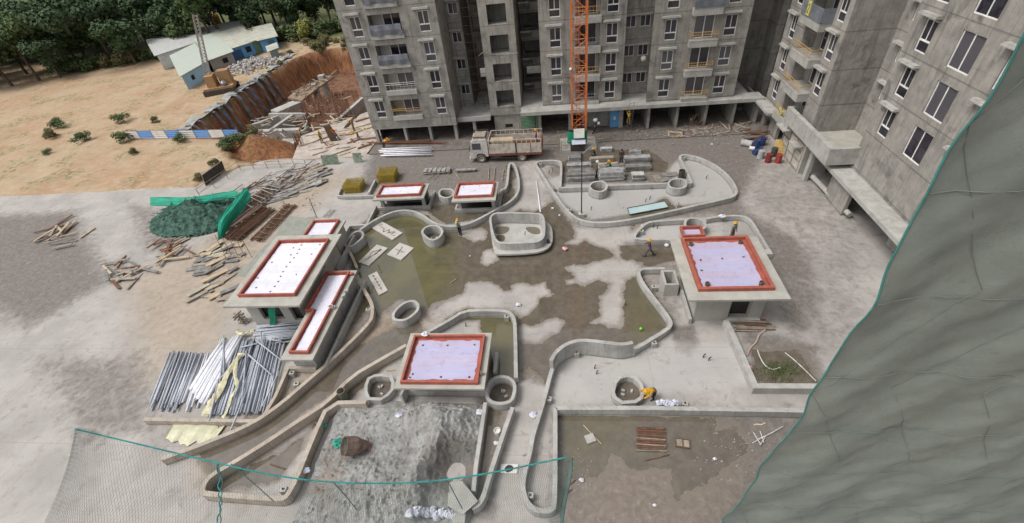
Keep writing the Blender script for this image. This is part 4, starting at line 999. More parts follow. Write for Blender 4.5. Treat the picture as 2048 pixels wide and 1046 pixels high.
# thin upright conduit stubs
for x, y, l in ((1098,346,'left of pair near the boomerang tip'),(1105,343,'right of pair near the boomerang tip'),(1299,399,'tallest near the glass panel'),(1291,404,'short one near the glass panel'),(1412,358,'bent one in the right lobe of the boomerang bed'),(1182,420,'single one near the lamp foot'),
                (1306,625-170,'left one in the rear right bed'),(1314,457,'right one in the rear right bed'),(1189,737,'upper one on the pale lower court'),(1193,748,'lower one on the pale lower court'),(1406,715,'left one on the pale court by the diagonal kerb'),(1417,721,'right one on the pale court by the diagonal kerb'),
                (932,653,'upright one in the olive puddle of the centre bed'),(1050,470,'one standing in the basin'),(704,625,'one in the crescent bed'),(1250,610,'one in the brown puddle')):
    z0 = .48 if 'basin' in l else 0
    p = G(x, y, z0); tag(MB().tube([(p.x, p.y, z0), (p.x+.03, p.y, z0+.3), (p.x+.08, p.y-.05, z0+.42)], .035, 6).build('conduit_stub', chassis_m, org=(p.x, p.y, z0)), 'dark conduit stub, '+l, 'pipe', 'upright conduit stubs')
# cover slabs lying in the puddle
def flat_slab(pts, h, label, marks, name='cover_slab', mat=None):
    w = [G(a, b, h) for a, b in pts]; c = sum(w, Vector())/len(w)
    t = T(name, label, 'slab', (c.x, c.y, 0), 0, 'cast cover slabs in the puddle')
    MB().prism([(p.x, p.y) for p in w], 0, h).build('slab', mat or simple('pale_cover_slab', (.46, .44, .41), (.40, .38, .35), 1.5), t, world=True)
    m = MB()
    for path in marks:
        q = [G(a, b, h+.02) for a, b in path]
        m.tube([(v.x, v.y, h+.025) for v in q], .022, 5)
    if marks: m.build('bent_bar', rebar_m, t, world=True)
def q4(L): return [(680+a/3.737, 400+b/3.737) for a, b in L]
flat_slab(q4([(235,205),(310,157),(468,245),(390,297)]), .1, 'pale cover slab with scribbled steel bars, farthest back of the four', [q4([(295,190),(330,215),(320,240),(370,220),(360,245),(410,235)]), q4([(350,250),(370,238),(385,258),(400,240),(420,250)]), q4([(300,185),(318,182)]), q4([(395,265),(410,262)])])
flat_slab(q4([(138,462),(275,332),(357,358),(213,490)]), .1, 'pale cover slab with crossed bars, leftmost of the four', [q4([(190,450),(310,370)]), q4([(215,430),(235,390),(300,372)]), q4([(240,415),(270,402),(305,365)])])
flat_slab(q4([(350,405),(447,318),(552,358),(455,448)]), .1, 'pale cover slab with a plus-shaped bar mark, rightmost of the four', [q4([(412,365),(478,392)]), q4([(465,350),(425,410)])])
flat_slab(q4([(210,565),(275,533),(357,675),(290,710)]), .1, 'pale cover slab with a row of five short bars, nearest of the four', [q4([(240+14*k, 570+23*k), (258+14*k, 562+23*k)]) for k in range(5)] + [q4([(246+14*k, 562+23*k), (256+14*k, 578+23*k)]) for k in range(5)])
# ------------------------------------------------------------------ stacked and scattered building materials
def solid(name, mb, mat, label, cat, group=None, smooth=False): return tag(mb.build(name, mat, smooth=smooth), label, cat, group)
ZS = (1100, 200); SS = 5.81
def zz(x, y, z=0): return G(ZS[0]+x/SS, ZS[1]+y/SS, z)
def panel_stack(xl, xr, yb, n, depth, label, mats=None, th=.11, skew=0):
    """n long formwork panels lying on each other; pixel span of the front bottom edge"""
    a, b = zz(xl, yb), zz(xr, yb); L = b.x-a.x
    mats = mats or [ply_m, plyd_m, simple('pale_formwork', (.50, .50, .48), (.36, .355, .34), 2.2, rough=.6, dirt=.3)]; n = int(n*1.35)
    for i in range(n):
        for j in range(2 if depth > .8 else 1):
            d = depth/(2 if depth > .8 else 1)
            t = MB(); l = L*U(.93, 1.03); r = U(-.02, .02)+skew
            t.box((0, 0, th/2), (l, d*.96, th*.45), 0); t.box((0, -d*.46, th/2+.002), (l, .03, th*.94)); t.box((0, d*.46, th/2+.002), (l, .03, th*.94))
            for k in range(4): t.box((-l/2+l*(k+.5)/4, 0, th/2+.004), (.03, d*.88, th*.9))
            o = t.build('formwork_sheet', random.choice(mats), org=False)
            o.location = ((a.x+b.x)/2+U(-.06, .06), a.y+d*(j+.5)+U(-.03, .03), .02+i*(th+.012)); o.rotation_euler = (0, 0, r)
            tag(o, label, 'formwork panel', 'aluminium formwork panels in stacks')
panel_stack(208, 520, 975, 6, 1.3, 'grey formwork panel in the wide front stack left of the first octagonal ring')
panel_stack(190, 478, 815, 3, .75, 'grey formwork panel in the low stack directly behind the lamp post')
panel_stack(212, 352, 725, 3, .8, 'short grey formwork panel in the small stack under the solar panel')
panel_stack(570, 868, 955, 6, 1.2, 'grey formwork panel in the front middle stack behind the first octagonal ring')
panel_stack(560, 870, 830, 3, .6, 'grey formwork panel lying slanted beside the green-shirted worker', skew=.08)
panel_stack(875, 1185, 835, 3, .8, 'dark formwork panel low in the right-hand stack', mats=[plyd_m])
panel_stack(868, 1168, 745, 4, .8, 'pale formwork panel in the right-hand stack behind the dark ones')
panel_stack(588, 722, 615, 3, .9, 'short formwork panel in the small rear stack near the crane base')
panel_stack(922, 1060, 650, 3, .9, 'short formwork panel in the small rear stack farthest right')
panel_stack(952, 1095, 950, 5, .7, 'short formwork panel in the square front stack nearest the black drum')
panel_stack(462, 740, 735, 3, .6, 'muddy formwork panel in the middle rear row', mats=[plyd_m, timberl_m])
panel_stack(550, 795, 790, 2, .7, 'pale timber board behind the white-helmeted worker', mats=[wood_m])
# loose plywood with round cut-outs
for k, (x, y, r) in enumerate(((1150,420,.15),(1172,388,-.3),(1340,350,.1),(1325,362,.5),(1345,372,-.2),(1312,373,.3))):
    if k < 2: continue
    p = G(x, y-15 if k < 0 else y, .03); t = MB().box((0, 0, 0), (1.5, .7, .04), 0); o = t.build('scrap_board', plyd_m, org=False); o.location = (p.x, p.y, .04+.03*k); o.rotation_euler = (U(-.05, .05), U(-.05, .05), r)
    tag(o, 'muddy scrap board in the loose pile beside the black drum', 'board', 'scrap boards beside the black drum')
for k in range(7):
    a, b = zz(1190+k*12, 880+U(-5, 5)), zz(1235+k*14, 950+U(-8, 8)); solid('timber_batten', MB().tube([(a.x, a.y, .05), (b.x, b.y, .08)], .035, 4), timberl_m, 'short batten in the fan of battens against the boomerang wall', 'timber', 'battens fanned against the boomerang wall')
# black drum by ring
p = G(1362, 357, 0); solid('drum', MB().lathe((p.x, p.y, 0), [(0, 0), (.29, 0), (.3, .3), (.29, .6), (.3, .9), (.26, .9), (.25, .6), (0, .58)], 18), chassis_m, 'open black drum standing behind the second octagonal ring', 'drum')
# lamp post with solar panel
lp = G(1163, 433, .0); lt = G(1162.5, 312, 0)
lamp = T('lamp_post', 'thin dark lamp post with a tilted solar panel standing in the pale bed', 'lamp post', (lp.x, lp.y, 0))
MB().tube([(0, 0, .3), (0, 0, 6.1)], [.06, .045], 10).build('pole', pole_m, lamp)
MB().box((0, 0, .18), (.55, .45, .36)).build('foot_block', slab_m, lamp)
m = MB(); m.box((.55, .15, 6.62), (1.5, .5, .05), Euler((R(-20), R(-40), 0))); m.build('solar_panel', simple('solar_panel_blue_grey', (.16, .18, .23), (.22, .24, .28), 3, rough=.3), lamp)
m = MB(); m.box((.0, 0, 6.15), (.2, .2, .3)); m.build('battery_box', pole_m, lamp)
# aqua panel in the boomerang bed
w = [G(1040+a/S2, 230+b/S2, zq) for (a, b), zq in (((833,722),.3),((1120,668),.3),((1150,715),.12),((848,772),.12))]
gp = T('glass_panel', 'pale aqua glass panel with dark frame lying in the boomerang bed against its front wall', 'panel', tuple(sum(w, Vector())/4))
l = gp.location
m = MB(); vs = [(p.x-l.x, p.y-l.y, p.z-l.z) for p in w]; m.add(vs+[(a, b, c-.04) for a, b, c in vs], [(0, 3, 2, 1), (4, 5, 6, 7), (0, 1, 5, 4), (1, 2, 6, 5), (2, 3, 7, 6), (3, 0, 4, 7)]); m.build('pane', aqua_m, gp)
m = MB(); m.tube([vs[0], vs[1], vs[2], vs[3], vs[0]], .045, 6); m.build('frame', chassis_m, gp)
# yellow mesh panels, two stacks
def mesh_panels(px_, py_, n, w, d, label, rz):
    p = G(px_, py_, 0)
    for i in range(n):
        m = MB(); ww, dd = w*U(.97, 1.02), d
        for x in np.linspace(-ww/2, ww/2, 11): m.box((x, 0, 0), (.018, dd, .018))
        for y in np.linspace(-dd/2, dd/2, 9): m.box((0, y, .016), (ww, .018, .018))
        m.box((0, -dd/2, .008), (ww, .045, .05)); m.box((0, dd/2, .008), (ww, .045, .05)); m.box((-ww/2, 0, .01), (.045, dd, .05)); m.box((ww/2, 0, .01), (.045, dd, .05))
        o = m.build('steel_mesh', ysteel_m, org=False); o.location = (p.x+U(-.03, .03), p.y+U(-.03, .03), .04+i*.11); o.rotation_euler = (0, 0, rz+U(-.02, .02))
        tag(o, label, 'mesh panel', 'yellow steel mesh panels')
mesh_panels(711, 379, 9, 1.9, 1.6, 'yellow steel mesh panel in the stack inside the small kerb bed', .02)
mesh_panels(778, 358, 10, 1.9, 1.7, 'yellow steel mesh panel in the stack behind the small kerb bed', .02)
# white wrapped pipes near the block
for k in range(14):
    row = k % 5; zq = .06+.12*(k//5); a = G(765-row*1.2+U(-4, 6), 311-row*3.3, zq); b = G(862+U(-6, 5), 309-row*3.6, zq)
    solid('wrapped_pipe', MB().tube([(a.x, a.y, zq), (b.x, b.y, zq)], .075, 8), wpipe_m, 'shiny white wrapped pipe in the bundle on the ground before the left wing', 'pipe', 'white wrapped pipes before the left wing', True)
for k in range(10):
    a = G(U(735, 800), U(283, 292), .06); b = G(a.x*0+U(860, 900), U(283, 288), .08); solid('steel_bar', MB().tube([(a.x, a.y, .06+.03*k), (b.x, b.y, .05+.03*k)], .04, 5), rust_m, 'rusty steel tube on the ground in front of the left wing columns', 'tube', 'rusty tubes before the left wing')
# lone pipe standing/lying near basin
a, b = G(1073, 361, .06), G(1081, 424, .06); solid('pipe', MB().tube([a, b], .07, 8), wpipe_m, 'single long white pipe lying between the serpentine wall and the boomerang bed', 'pipe', None, True)
# racks and trolleys behind the small pavilions
def ladder_frame(ends, label, n=6, w=.55, mat=None):
    a, b = G(*ends[0], .12), G(*ends[1], .12); d = (b-a); L = d.length; t = T('steel_ladder', label, 'ladder', tuple(a), math.atan2(d.y, d.x))
    for s in (-1, 1): MB().tube([(0, s*w/2, 0), (L, s*w/2, 0)], .035, 5).build('rail', mat or timberl_m, t)
    for i in range(n): MB().tube([(L*(i+.5)/n, -w/2, 0), (L*(i+.5)/n, w/2, 0)], .025, 5).build('rung', mat or timberl_m, t)
ladder_frame(((1009,361),(1012,337)), 'small ladder-like frame lying inside the serpentine bend, right of the two rods', 3, .5)
for k, (a, b) in enumerate((((977,359),(978,336)), ((988,360),(990,335)), ((920,345),(958,339)), ((905,340),(920,358)))):
    p, q = G(*a, .08), G(*b, .08); solid('loose_tube', MB().tube([p, q], .05, 6), timberl_m, ('left', 'right', 'long dark', 'short propped')[k]+' loose tube on the yard behind the small white roofs', 'tube', 'loose tubes behind the small roofs')
t = T('steel_rack', 'low grey steel rack with crossed poles behind the small white roofs', 'rack', tuple(G(875, 345, 0)))
m = MB()
for i in range(6): m.box((-1.3+.52*i, 0, .35), (.4, .9, .08))
m.build('plank', ply_m, t); m = MB(); m.tube([(-1.7, -.5, .2), (1.6, -.5, .3)], .04, 5); m.tube([(-1.7, .5, .2), (1.6, .5, .3)], .04, 5)
for s in (-1.4, 1.4): m.tube([(s, -.5, 0), (s, -.5, .5)], .04, 5); m.tube([(s, .5, 0), (s, .5, .5)], .04, 5)
m.build('frame', timberl_m, t); m = MB(); m.tube([(.2, .8, .5), (-.7, -1.6, .1)], .04, 5); m.tube([(.8, .8, .5), (-.1, -1.6, .1)], .04, 5); m.build('cross_pole', timberl_m, t)
t = T('steel_rack', 'small bench-like rack beside the long dark tube on the yard', 'rack', tuple(G(932, 344, 0))); MB().box((0, 0, .3), (2.2, .4, .1)).build('plank', ply_m, t); m = MB(); m.box((-.9, 0, .13), (.08, .35, .26)); m.box((.9, 0, .13), (.08, .35, .26)); m.build('leg', timberl_m, t)
# grey pipe heap in the kerb bed (left)
def pz(x, y, z): return G(390+x/3.735, 620+y/3.735, z)
n = 0
for i in range(78):     # long grey pipes pointing away
    u = i/77; x1 = 110+430*u+U(-8, 8); y1 = 800-15*u+U(-14, 12)
    x0 = 300+360*u+U(-12, 12); y0 = 225+U(-14, 20); z = .06+.11*(i % 3)+(.25 if .2 < u < .8 else 0)*rnd()
    a, b = pz(x0, y0, z), pz(x1, y1-20, z*.8)
    solid('plastic_pipe', MB().tube([a, b], .055, 7), pipe_m, 'grey plastic pipe in the long heap lying towards the kerb', 'pipe', 'grey plastic pipes in the kerb bed', True)
for i in range(34):     # upper bundle, across
    u = i/33; y = 90+150*u; x0 = 470-40*u+U(-25, 25); x1 = 800-40*u*2+U(-20, 10)
    a, b = pz(x0, y+25+U(-8, 8), .1+.1*(i % 3)), pz(x1, y-5+U(-14, 14), .1+.1*((i+1) % 3))
    solid('plastic_pipe', MB().tube([a, b], .055, 7), pipe_m, 'grey plastic pipe in the crosswise bundle under the long left roof', 'pipe', 'grey plastic pipes in the kerb bed', True)
for (a, b) in (((385,300),(350,690)), ((395,330),(575,485)), ((455,225),(640,370)), ((220,205),(185,540)), ((175,520),(105,830)), ((380,310),(180,520)), ((490,160),(500,250)), ((340,280),(500,240)), ((385,610),(262,910)), ((630,460),(500,720)), ((540,215),(650,235)), ((210,190),(215,470))):
    p, q = pz(*a, .55), pz(*b, .5); solid('plastic_pipe', MB().tube([p, q], .055, 7), pipe_m, 'grey plastic pipe lying askew on top of the heap', 'pipe', 'loose grey plastic pipes on the heap', True)
for i in range(13):     # wrapped white bundles
    u = i/12; a = pz(200+150*u+U(-8, 8), 240-60*u+U(-10, 10), .3+.1*(i % 2)); b = pz(-40+110*u+U(-10, 10), 590+200*u*.6+U(-10, 10), .2)
    solid('wrapped_pipe', MB().tube([a, a.lerp(b, .3)+Vector((0, 0, .03)), a.lerp(b, .7)+Vector((.02, 0, .02)), b], [.1, .14, .14, .1], 8), wpipe_m, 'film-wrapped white pipe bundle at the left of the grey pipe heap', 'pipe bundle', 'white wrapped bundles in the kerb bed', True)
for i in range(36):     # further wrapped and bare pipes running out to the left
    u = i/35; a = pz(150-330*u+U(-8, 8), 330-20*u+U(-10, 10), .12+.1*(i % 3)); b = pz(20-360*u+U(-10, 10), 700+U(-40, 70), .1+.05*(i % 3))
    solid('plastic_pipe', MB().tube([a, b], .06, 7), (wpipe_m if rnd() > u*1.3 else pipe_m), 'plastic pipe at the far left end of the heap', 'pipe', 'plastic pipes at the far left of the kerb bed', True)
def ribbon(pts, w, mat, name, label, cat, amp=.05):
    pts = smoothpts(pts, False, 2); m = MB(); vs = []
    for i, p in enumerate(pts):
        d = pts[min(i+1, len(pts)-1)]-pts[max(i-1, 0)]; nn = Vector((-d.y, d.x, 0)).normalized(); k = w*U(.55, 1.2)
        vs += [p-nn*k/2+Vector((0, 0, U(0, amp))), p+Vector((0, 0, amp*U(.6, 1.6))), p+nn*k/2+Vector((0, 0, U(0, amp)))]
    m.add(vs, [(3*i+q, 3*i+1+q, 3*i+4+q, 3*i+3+q) for i in range(len(pts)-1) for q in (0, 1)])
    return solid(name, m, mat, label, cat)
ribbon([pz(315,390,.62), pz(290,480,.6), pz(325,560,.62), pz(270,650,.58), pz(250,740,.5), pz(205,810,.3)], .2, yfilm_m, 'plastic_film', 'torn yellow plastic film winding over the grey pipes', 'film')
ribbon([pz(350,330,.5), pz(240,480,.5), pz(190,600,.5), pz(120,700,.4), pz(70,800,.3)], .55, yfilm_m, 'plastic_film', 'wide yellow film between the white bundles and grey pipes', 'film', .12)
ribbon([pz(320,160,.3), pz(350,190,.35), pz(440,150,.3)], .4, yfilm_m, 'plastic_film', 'crumpled yellow film at the head of the pipe heap', 'film', .15)
ribbon([pz(180,235,.3), pz(230,215,.35), pz(240,240,.3)], .3, yfilm_m, 'plastic_film', 'small scrap of yellow film left of the white bundles', 'film', .12)
ribbon([G(340, 862, .02), G(375, 862, .03), G(410, 868, .03), G(438, 872, .02)], 1.6, simple('cream_film', (.55, .54, .36), (.45, .44, .33), 3, rough=.5), 'plastic_film', 'spread-out pale yellow sheet on the ground below the kerb bed', 'film', .12)
# rebar chairs heap near the building corner
t = T('bracket_pile', 'stack of rusty brown steel brackets by the corner of the long left building', 'brackets', tuple(G(487, 645, 0)))
for k in range(5):
    m = MB(); z = .1+.2*k; m.box((U(-.1, .1), U(-.1, .1), z), (.8, .1, .1), U(-.6, .6)); m.box((U(-.1, .1), U(-.1, .1), z+.08), (.1, .8, .1), U(-.6, .6)); m.build('bracket', timberl_m, t)
# steel drum on the centre kerb corner
p = G(690, 797, 0); solid('drum', MB().lathe((p.x, p.y, 0), [(0, 0), (.26, 0), (.27, .4), (.26, .85), (.22, .85), (.21, .4), (0, .38)], 18), simple('weathered_green_drum', (.16, .17, .13), (.13, .10, .07), 3), 'open rusty olive drum standing at the corner of the sand bed', 'drum')
# buckets on the long roof edge
for k, (x, y, c, l) in enumerate(((664, 618, whites_m, 'white plastic bucket standing on the lower roof edge of the long left building'),)):
    p = G(x, y, 1.8); solid('bucket', MB().lathe((p.x, p.y, 1.8), [(0, 0), (.13, 0), (.16, .32), (.14, .32), (.12, .05), (0, .05)], 12), c, l, 'bucket')
p = G(996, 868, 0); solid('bucket', MB().lathe((p.x, p.y, 0), [(0, 0), (.16, 0), (.2, .42), (.17, .43), (.15, .3), (0, .3)], 14), whites_m, 'white cylinder bucket in the narrow bed below the oval ring', 'bucket')
for x, y, s, m_, l in ((992, 886, .3, sack_m, 'small white bag beside the white bucket in the narrow bed'), (1130, 497, .5, pink_m, 'crumpled pink plastic bag lying in the big puddle'), (1037, 609, .4, sack_m, 'white crumpled bag on the dry patch north of the centre bed'),
    (849, 668, .45, sack_m, 'white bag lying on the rear red rim of the centre roof'), (1067, 829, .5, bsack_m, 'blue and white sack leaning on the hairpin wall'), (960, 824, .5, sack_m, 'white sack at the right edge of the sand heap'), (798, 830, .5, bsack_m, 'blue grey bag half buried in the sand heap'),
    (1286, 452, .45, whites_m, 'torn white paper bag by the pointed end of the rear right bed'), (1334, 490, .45, sack_m, 'white bag on the path by the purple-clad worker'), (1444, 432, .5, sack_m, 'white sack sitting on the rear wall of the far right bed'),
    (612, 940, .45, bsack_m, 'blue and white bag at the left edge of the sand heap'), (600, 960, .4, sack_m, 'small pale bag below the blue and white one on the bed wall'), (940, 512, .16, sack_m, 'tiny white scrap in the middle of the big puddle'), (1430, 918, .22, sack_m, 'white scrap on the brown lower field'), (1163, 960, .28, sack_m, 'white paper scrap right of the net edge'), (1310, 1010, .2, sack_m, 'tiny white cup near the bottom of the lower field'),
    (1105, 416, .25, sack_m, 'white rag on the damp patch left of the boomerang bed'), (1119, 430, .2, sack_m, 'small white scrap left of the boomerang bed'), (1500, 735, .35, pink_m, 'pink bag in the weedy corner'), (697, 498, .4, bsack_m, 'grey-white rag on the left channel wall'),
    (1424, 288, .3, sack_m, 'white lump on the muddy yard right of the formwork'), (775, 1030, .5, pink_m, 'pink and white rag behind the net near the sacks')):
    zt = 2.28 if 'rim' in l else (.5 if 'sitting' in l or 'channel wall' in l else (.3 if 'buried' in l or 'sand' in l else 0)); p = G(x, y, zt+s*.3); m = MB(); nlat, nlon = 6, 10
    vs = []
    for i in range(nlat+1):
        for j in range(nlon):
            th, ph = math.pi*i/nlat, 2*math.pi*j/nlon; r = s*.55*U(.6, 1.15); vs.append((p.x+r*math.sin(th)*math.cos(ph), p.y+r*math.sin(th)*math.sin(ph)*.8, max(zt+.005, zt+s*.28+r*.6*math.cos(th))))
    m.add(vs, [(i*nlon+j, i*nlon+(j+1) % nlon, (i+1)*nlon+(j+1) % nlon, (i+1)*nlon+j) for i in range(nlat) for j in range(nlon)])
    solid('plastic_bag', m, m_, l, 'bag')
# green balls
for x, y, l in ((728, 589, 'bright green ball in the crescent bed'), (1282, 658, 'bright green ball in the brown puddle')):
    p = G(x, y, .1); solid('ball', MB().lathe((p.x, p.y, 0), [(.02, 0), (.09, .04), (.12, .12), (.09, .2), (.01, .24)], 12), simple('bright_green_plastic', (.16, .55, .06), (.14, .5, .06), 2, bump=0), l, 'ball', None, True)
for k in range(5):
    x = 1318+k*8; y = 808+U(-3, 3); p = G(x, y, .45); m = MB(); vs = []
    for i in range(7):
        for j in range(10):
            th, ph = math.pi*i/6, .628*j; r = .2*U(.6, 1.2); vs.append((p.x+r*math.sin(th)*math.cos(ph), p.y+r*math.sin(th)*math.sin(ph), max(.05, .5+r*1.1*math.cos(th))))
    m.add(vs, [(i*10+j, i*10+(j+1) % 10, (i+1)*10+(j+1) % 10, (i+1)*10+j) for i in range(6) for j in range(10)])
    solid('sack', m, bsack_m, 'crumpled blue-white sack in the huddle on the long kerb', 'sack', 'sacks huddled on the long kerb')
# sand heap
sand_poly = [tuple(G(a, b, .3)[:2]) for a, b in ((657,806),(745,804),(790,800),(965,806),(962,900),(945,1000),(930,1046),(900,1110),(640,1110),(560,1080),(575,1003),(600,960))]
gx = np.arange(-14, -2, .065); gy = np.arange(6.0, 15.2, .065); SX, SY = np.meshgrid(gx, gy); SP = np.stack([SX.ravel(), SY.ravel()], 1)
d = sdf(SP, sand_poly); hgt = np.clip(d*.8, 0, 1)
hh = .12+.22*vnoise(SP, 1.4, 5)
def gau(px_, py_, rx, ry, h, zq=.8):
    global hh
    c = G(px_, py_, zq); hh = hh + h*np.exp(-(((SP[:, 0]-c.x)/rx)**2+((SP[:, 1]-c.y)/ry)**2))
gau(870, 825, 1.3, .8, 1.0); gau(872, 880, .55, 1.3, 1.0); gau(835, 950, .5, 1.3, .95); gau(780, 1010, 1.2, 1.0, .55); gau(915, 850, .8, 1.2, .5); gau(720, 940, 1.3, .8, .45); gau(905, 930, .8, .8, -.5); gau(860, 1010, .6, .8, -.2); gau(690, 1000, 1.5, .8, .35)
r1 = 1-np.abs(vnoise(SP, .7, 8)*2-1); r2 = 1-np.abs(vnoise(SP, .33, 9)*2-1)
hh = hh*(1+.3*(vnoise(SP, .9, 6)-.5)) + ((.26*(r1-.5)+.18*(r2-.5))+.13*(vnoise(SP, .15, 7)-.5)+.08*(vnoise(SP, .08, 17)-.5))*np.clip(hh*1.6, .15, 1)
hh = np.where(d > -.1, hh*np.clip((d+.1)/.55, 0, 1)**.6-.0, -.3)
nxs = len(gx); F_ = [(j*nxs+i, j*nxs+i+1, (j+1)*nxs+i+1, (j+1)*nxs+i) for j in range(len(gy)-1) for i in range(nxs-1) if d[j*nxs+i] > -.25]
def sand_material():
    t = NT('grey_crusher_sand'); n1 = t.noise(.7, 7, .7); n2 = t.noise(4, 8, .75); n3 = t.noise(22, 4, .8)
    col = t.mix(t.ramp(n1, .4, .6), (.46, .455, .435), (.34, .335, .315)); col = t.mix(t.ramp(n2, .42, .62, 0, .5), col, (.25, .245, .225))
    cw = G(910, 930, .3); dw = t.n('ShaderNodeVectorMath', operation='DISTANCE'); t.l(t.pos(), dw.inputs[0]); dw.inputs[1].default_value = tuple(cw); wd = t.ramp(t.math('ADD', dw.outputs['Value'], t.math('MULTIPLY', n2, 1.2)), 2.6, 1.7, 0, 1) ; col = t.mix(t.math('MULTIPLY', wd, .7), col, (.14, .125, .11))
    col = t.mix(t.ramp(n3, .55, .8, 0, .5), col, (.44, .43, .40)); col = t.mix(t.ramp(t.noise(.33, 5, .6), .56, .66, 0, .55), col, (.30, .235, .185))
    t.bump(t.math('ADD', n2, t.math('MULTIPLY', n3, .6)), 1.0, .14); return t.done(col, .95, .1)
m = MB(); m.v = [(x, y, z+.01) for (x, y), z in zip(SP, hh)]; m.f = F_
for k in range(2600):     # clods and pebbles lying on the slopes
    i = random.randrange(len(SP))
    if d[i] < .15: continue
    s_ = random.choice((.02, .03, .03, .05, .05, .09)) ; m.box((SP[i][0], SP[i][1], hh[i]+s_*.3), (s_*U(.7, 1.4), s_*U(.7, 1.3), s_*U(.5, .9)), Euler((U(-1, 1), U(-1, 1), U(0, 3))))
sand = m.build('sand_heap', sand_material(), org=(-8, 11, 0), smooth=False); tag(sand, 'heap of grey crusher sand filling the walled bed', 'sand heap', kind='stuff')
# sacks row at the bottom, behind the net
for k in range(9):
    x = 822+k*10.5+U(-3, 3); y = 1028+U(-7, 7); p = G(x, y, .5); zt = max(0, float(hh[int(np.argmin((SP[:, 0]-p.x)**2+(SP[:, 1]-p.y)**2))])); p = G(x, y, zt+.2); m = MB(); vs = []
    for i in range(7):
        for j in range(10):
            th, ph = math.pi*i/6, .628*j; r = .24*U(.7, 1.15); vs.append((p.x+r*math.sin(th)*math.cos(ph), p.y+r*math.sin(th)*math.sin(ph), zt+max(-.05, .2+r*1.1*math.cos(th))))
    m.add(vs, [(i*10+j, i*10+(j+1) % 10, (i+1)*10+(j+1) % 10, (i+1)*10+j) for i in range(6) for j in range(10)])
    solid('sack', m, bsack_m if k % 2 else sack_m, 'tied grey-white sack in the row along the bottom of the sand heap', 'sack', 'row of sacks behind the net')
# steel mixing drum lying on the sand
dr = T('mixer_drum', 'rusty open-ended steel funnel drum lying on the grey sand', 'mixer drum', tuple(G(712, 892, .75)), R(28))
m = MB(); prof = [(.1, -.55), (.2, -.52), (.3, -.2), (.39, .0), (.4, .05), (.4, .5), (.42, .52), (.38, .52), (.37, .05), (.26, -.2), (.15, -.48), (.05, -.5)]
m.lathe((0, 0, 0), prof, 22); rot = Euler((0, R(-50), R(0))).to_matrix(); m.v = [tuple(rot @ Vector(p)*1.3) for p in m.v]; m.build('drum', simple('rusty_mixer_steel', (.25, .17, .13), (.13, .095, .08), 5, rough=.85, bump=.8, dirt=.4), dr, smooth=False)
m = MB(); m.lathe((0, 0, 0), [(.36, .4), (.36, .2), (.355, .06), (.2, -.05), (0, -.08)], 22); m.v = [tuple(rot @ Vector(p)*1.29) for p in m.v]; m.build('mortar_lining', simple('dried_mortar', (.26, .25, .225), (.17, .16, .145), 5), dr, smooth=True)
m = MB(); m.tube([(.6, -.5, -.35), (.75, 0, .2), (.6, .5, -.35)], .03, 6); m.tube([(-.3, -.45, -.35), (-.1, -.1, .5), (-.1, .3, .5), (-.3, .45, -.3)], .025, 6); m.build('stand_frame', rust_m, dr)
# green cloth rags on the sand
for x, y, s, l in ((675, 885, .7, 'heap of bright green netting on the sand left of the steel funnel drum'), (616+33, 852, .35, 'small green scrap near the upper left corner of the sand bed')):
    p = G(x, y, .3); m = MB()
    for k in range(9):
        a = U(0, 6.28); q = p+Vector((math.cos(a)*s*.5*rnd(), math.sin(a)*s*.35*rnd(), U(-.02, .08))); r = s*.28
        m.lathe(q, [(.02, -.06), (r*U(.6, 1), -.02), (r*U(.7, 1.1), .04), (r*.3, .1)], 7)
    solid('net_rag', m, simple('emerald_net', (.02, .20, .15), (.04, .30, .22), 6, bump=.5), l, 'netting')
p = G(915, 938, .3); zr = float(hh[int(np.argmin((SP[:, 0]-p.x)**2+(SP[:, 1]-p.y)**2))]); m = MB()
for k in range(6): m.lathe((p.x+U(-.25, .25), p.y+U(-.2, .2), zr+.08), [(.02, -.05), (.12, 0), (.08, .05), (.02, .08)], 7)
solid('rag', m, wood_m, 'tan crumpled rag in the hollow of the sand heap', 'rag')
# boards at the bottom right of the sand
w = [G(700+a/4.253, 800+b/4.253, .8) for a, b in ((835,790),(970,710),(1090,860),(960,975),(830,900))]
t = MB(); t.prism([(p.x, p.y) for p in w], .78, .82); solid('form_board', t, simple('net_grey_board', (.36, .355, .32), (.29, .285, .26), 1.5), 'big pale board leaning over the lower end of the narrow bed walls', 'board')
w = [G(700+a/4.253, 800+b/4.253, .75) for a, b in ((840,700),(960,690),(970,770),(850,810))]; solid('form_board', MB().prism([(p.x, p.y) for p in w], .72, .76), MATS['net_grey_board'], 'smaller pale board under the big one at the sand edge', 'board')
w = [G(700+a/4.253, 800+b/4.253, .5) for a, b in ((860,930),(985,950),(975,1046),(870,1046))]; solid('form_board', MB().prism([(p.x, p.y) for p in w], .46, .5), MATS['net_grey_board'], 'pale board at the very bottom beside the sacks', 'board')
w = [G(960+a/4.253, 800+b/4.253, .05) for a, b in ((178,545),(325,545),(315,625),(172,620))]; t = T('form_board', 'white square board with a dark mud patch on the path', 'board', tuple(sum(w, Vector())/4)); MB().prism([(p.x, p.y) for p in w], .02, .06).build('board', whites_m, t, world=True)
c = sum(w, Vector())/4; MB().prism([(c.x+.32*math.cos(k)*U(.6, 1), c.y+.25*math.sin(k)*U(.6, 1)) for k in (0, .9, 1.8, 2.7, 3.6, 4.5, 5.4)], .06, .075).build('mud_splash', spot_m, t, world=True)
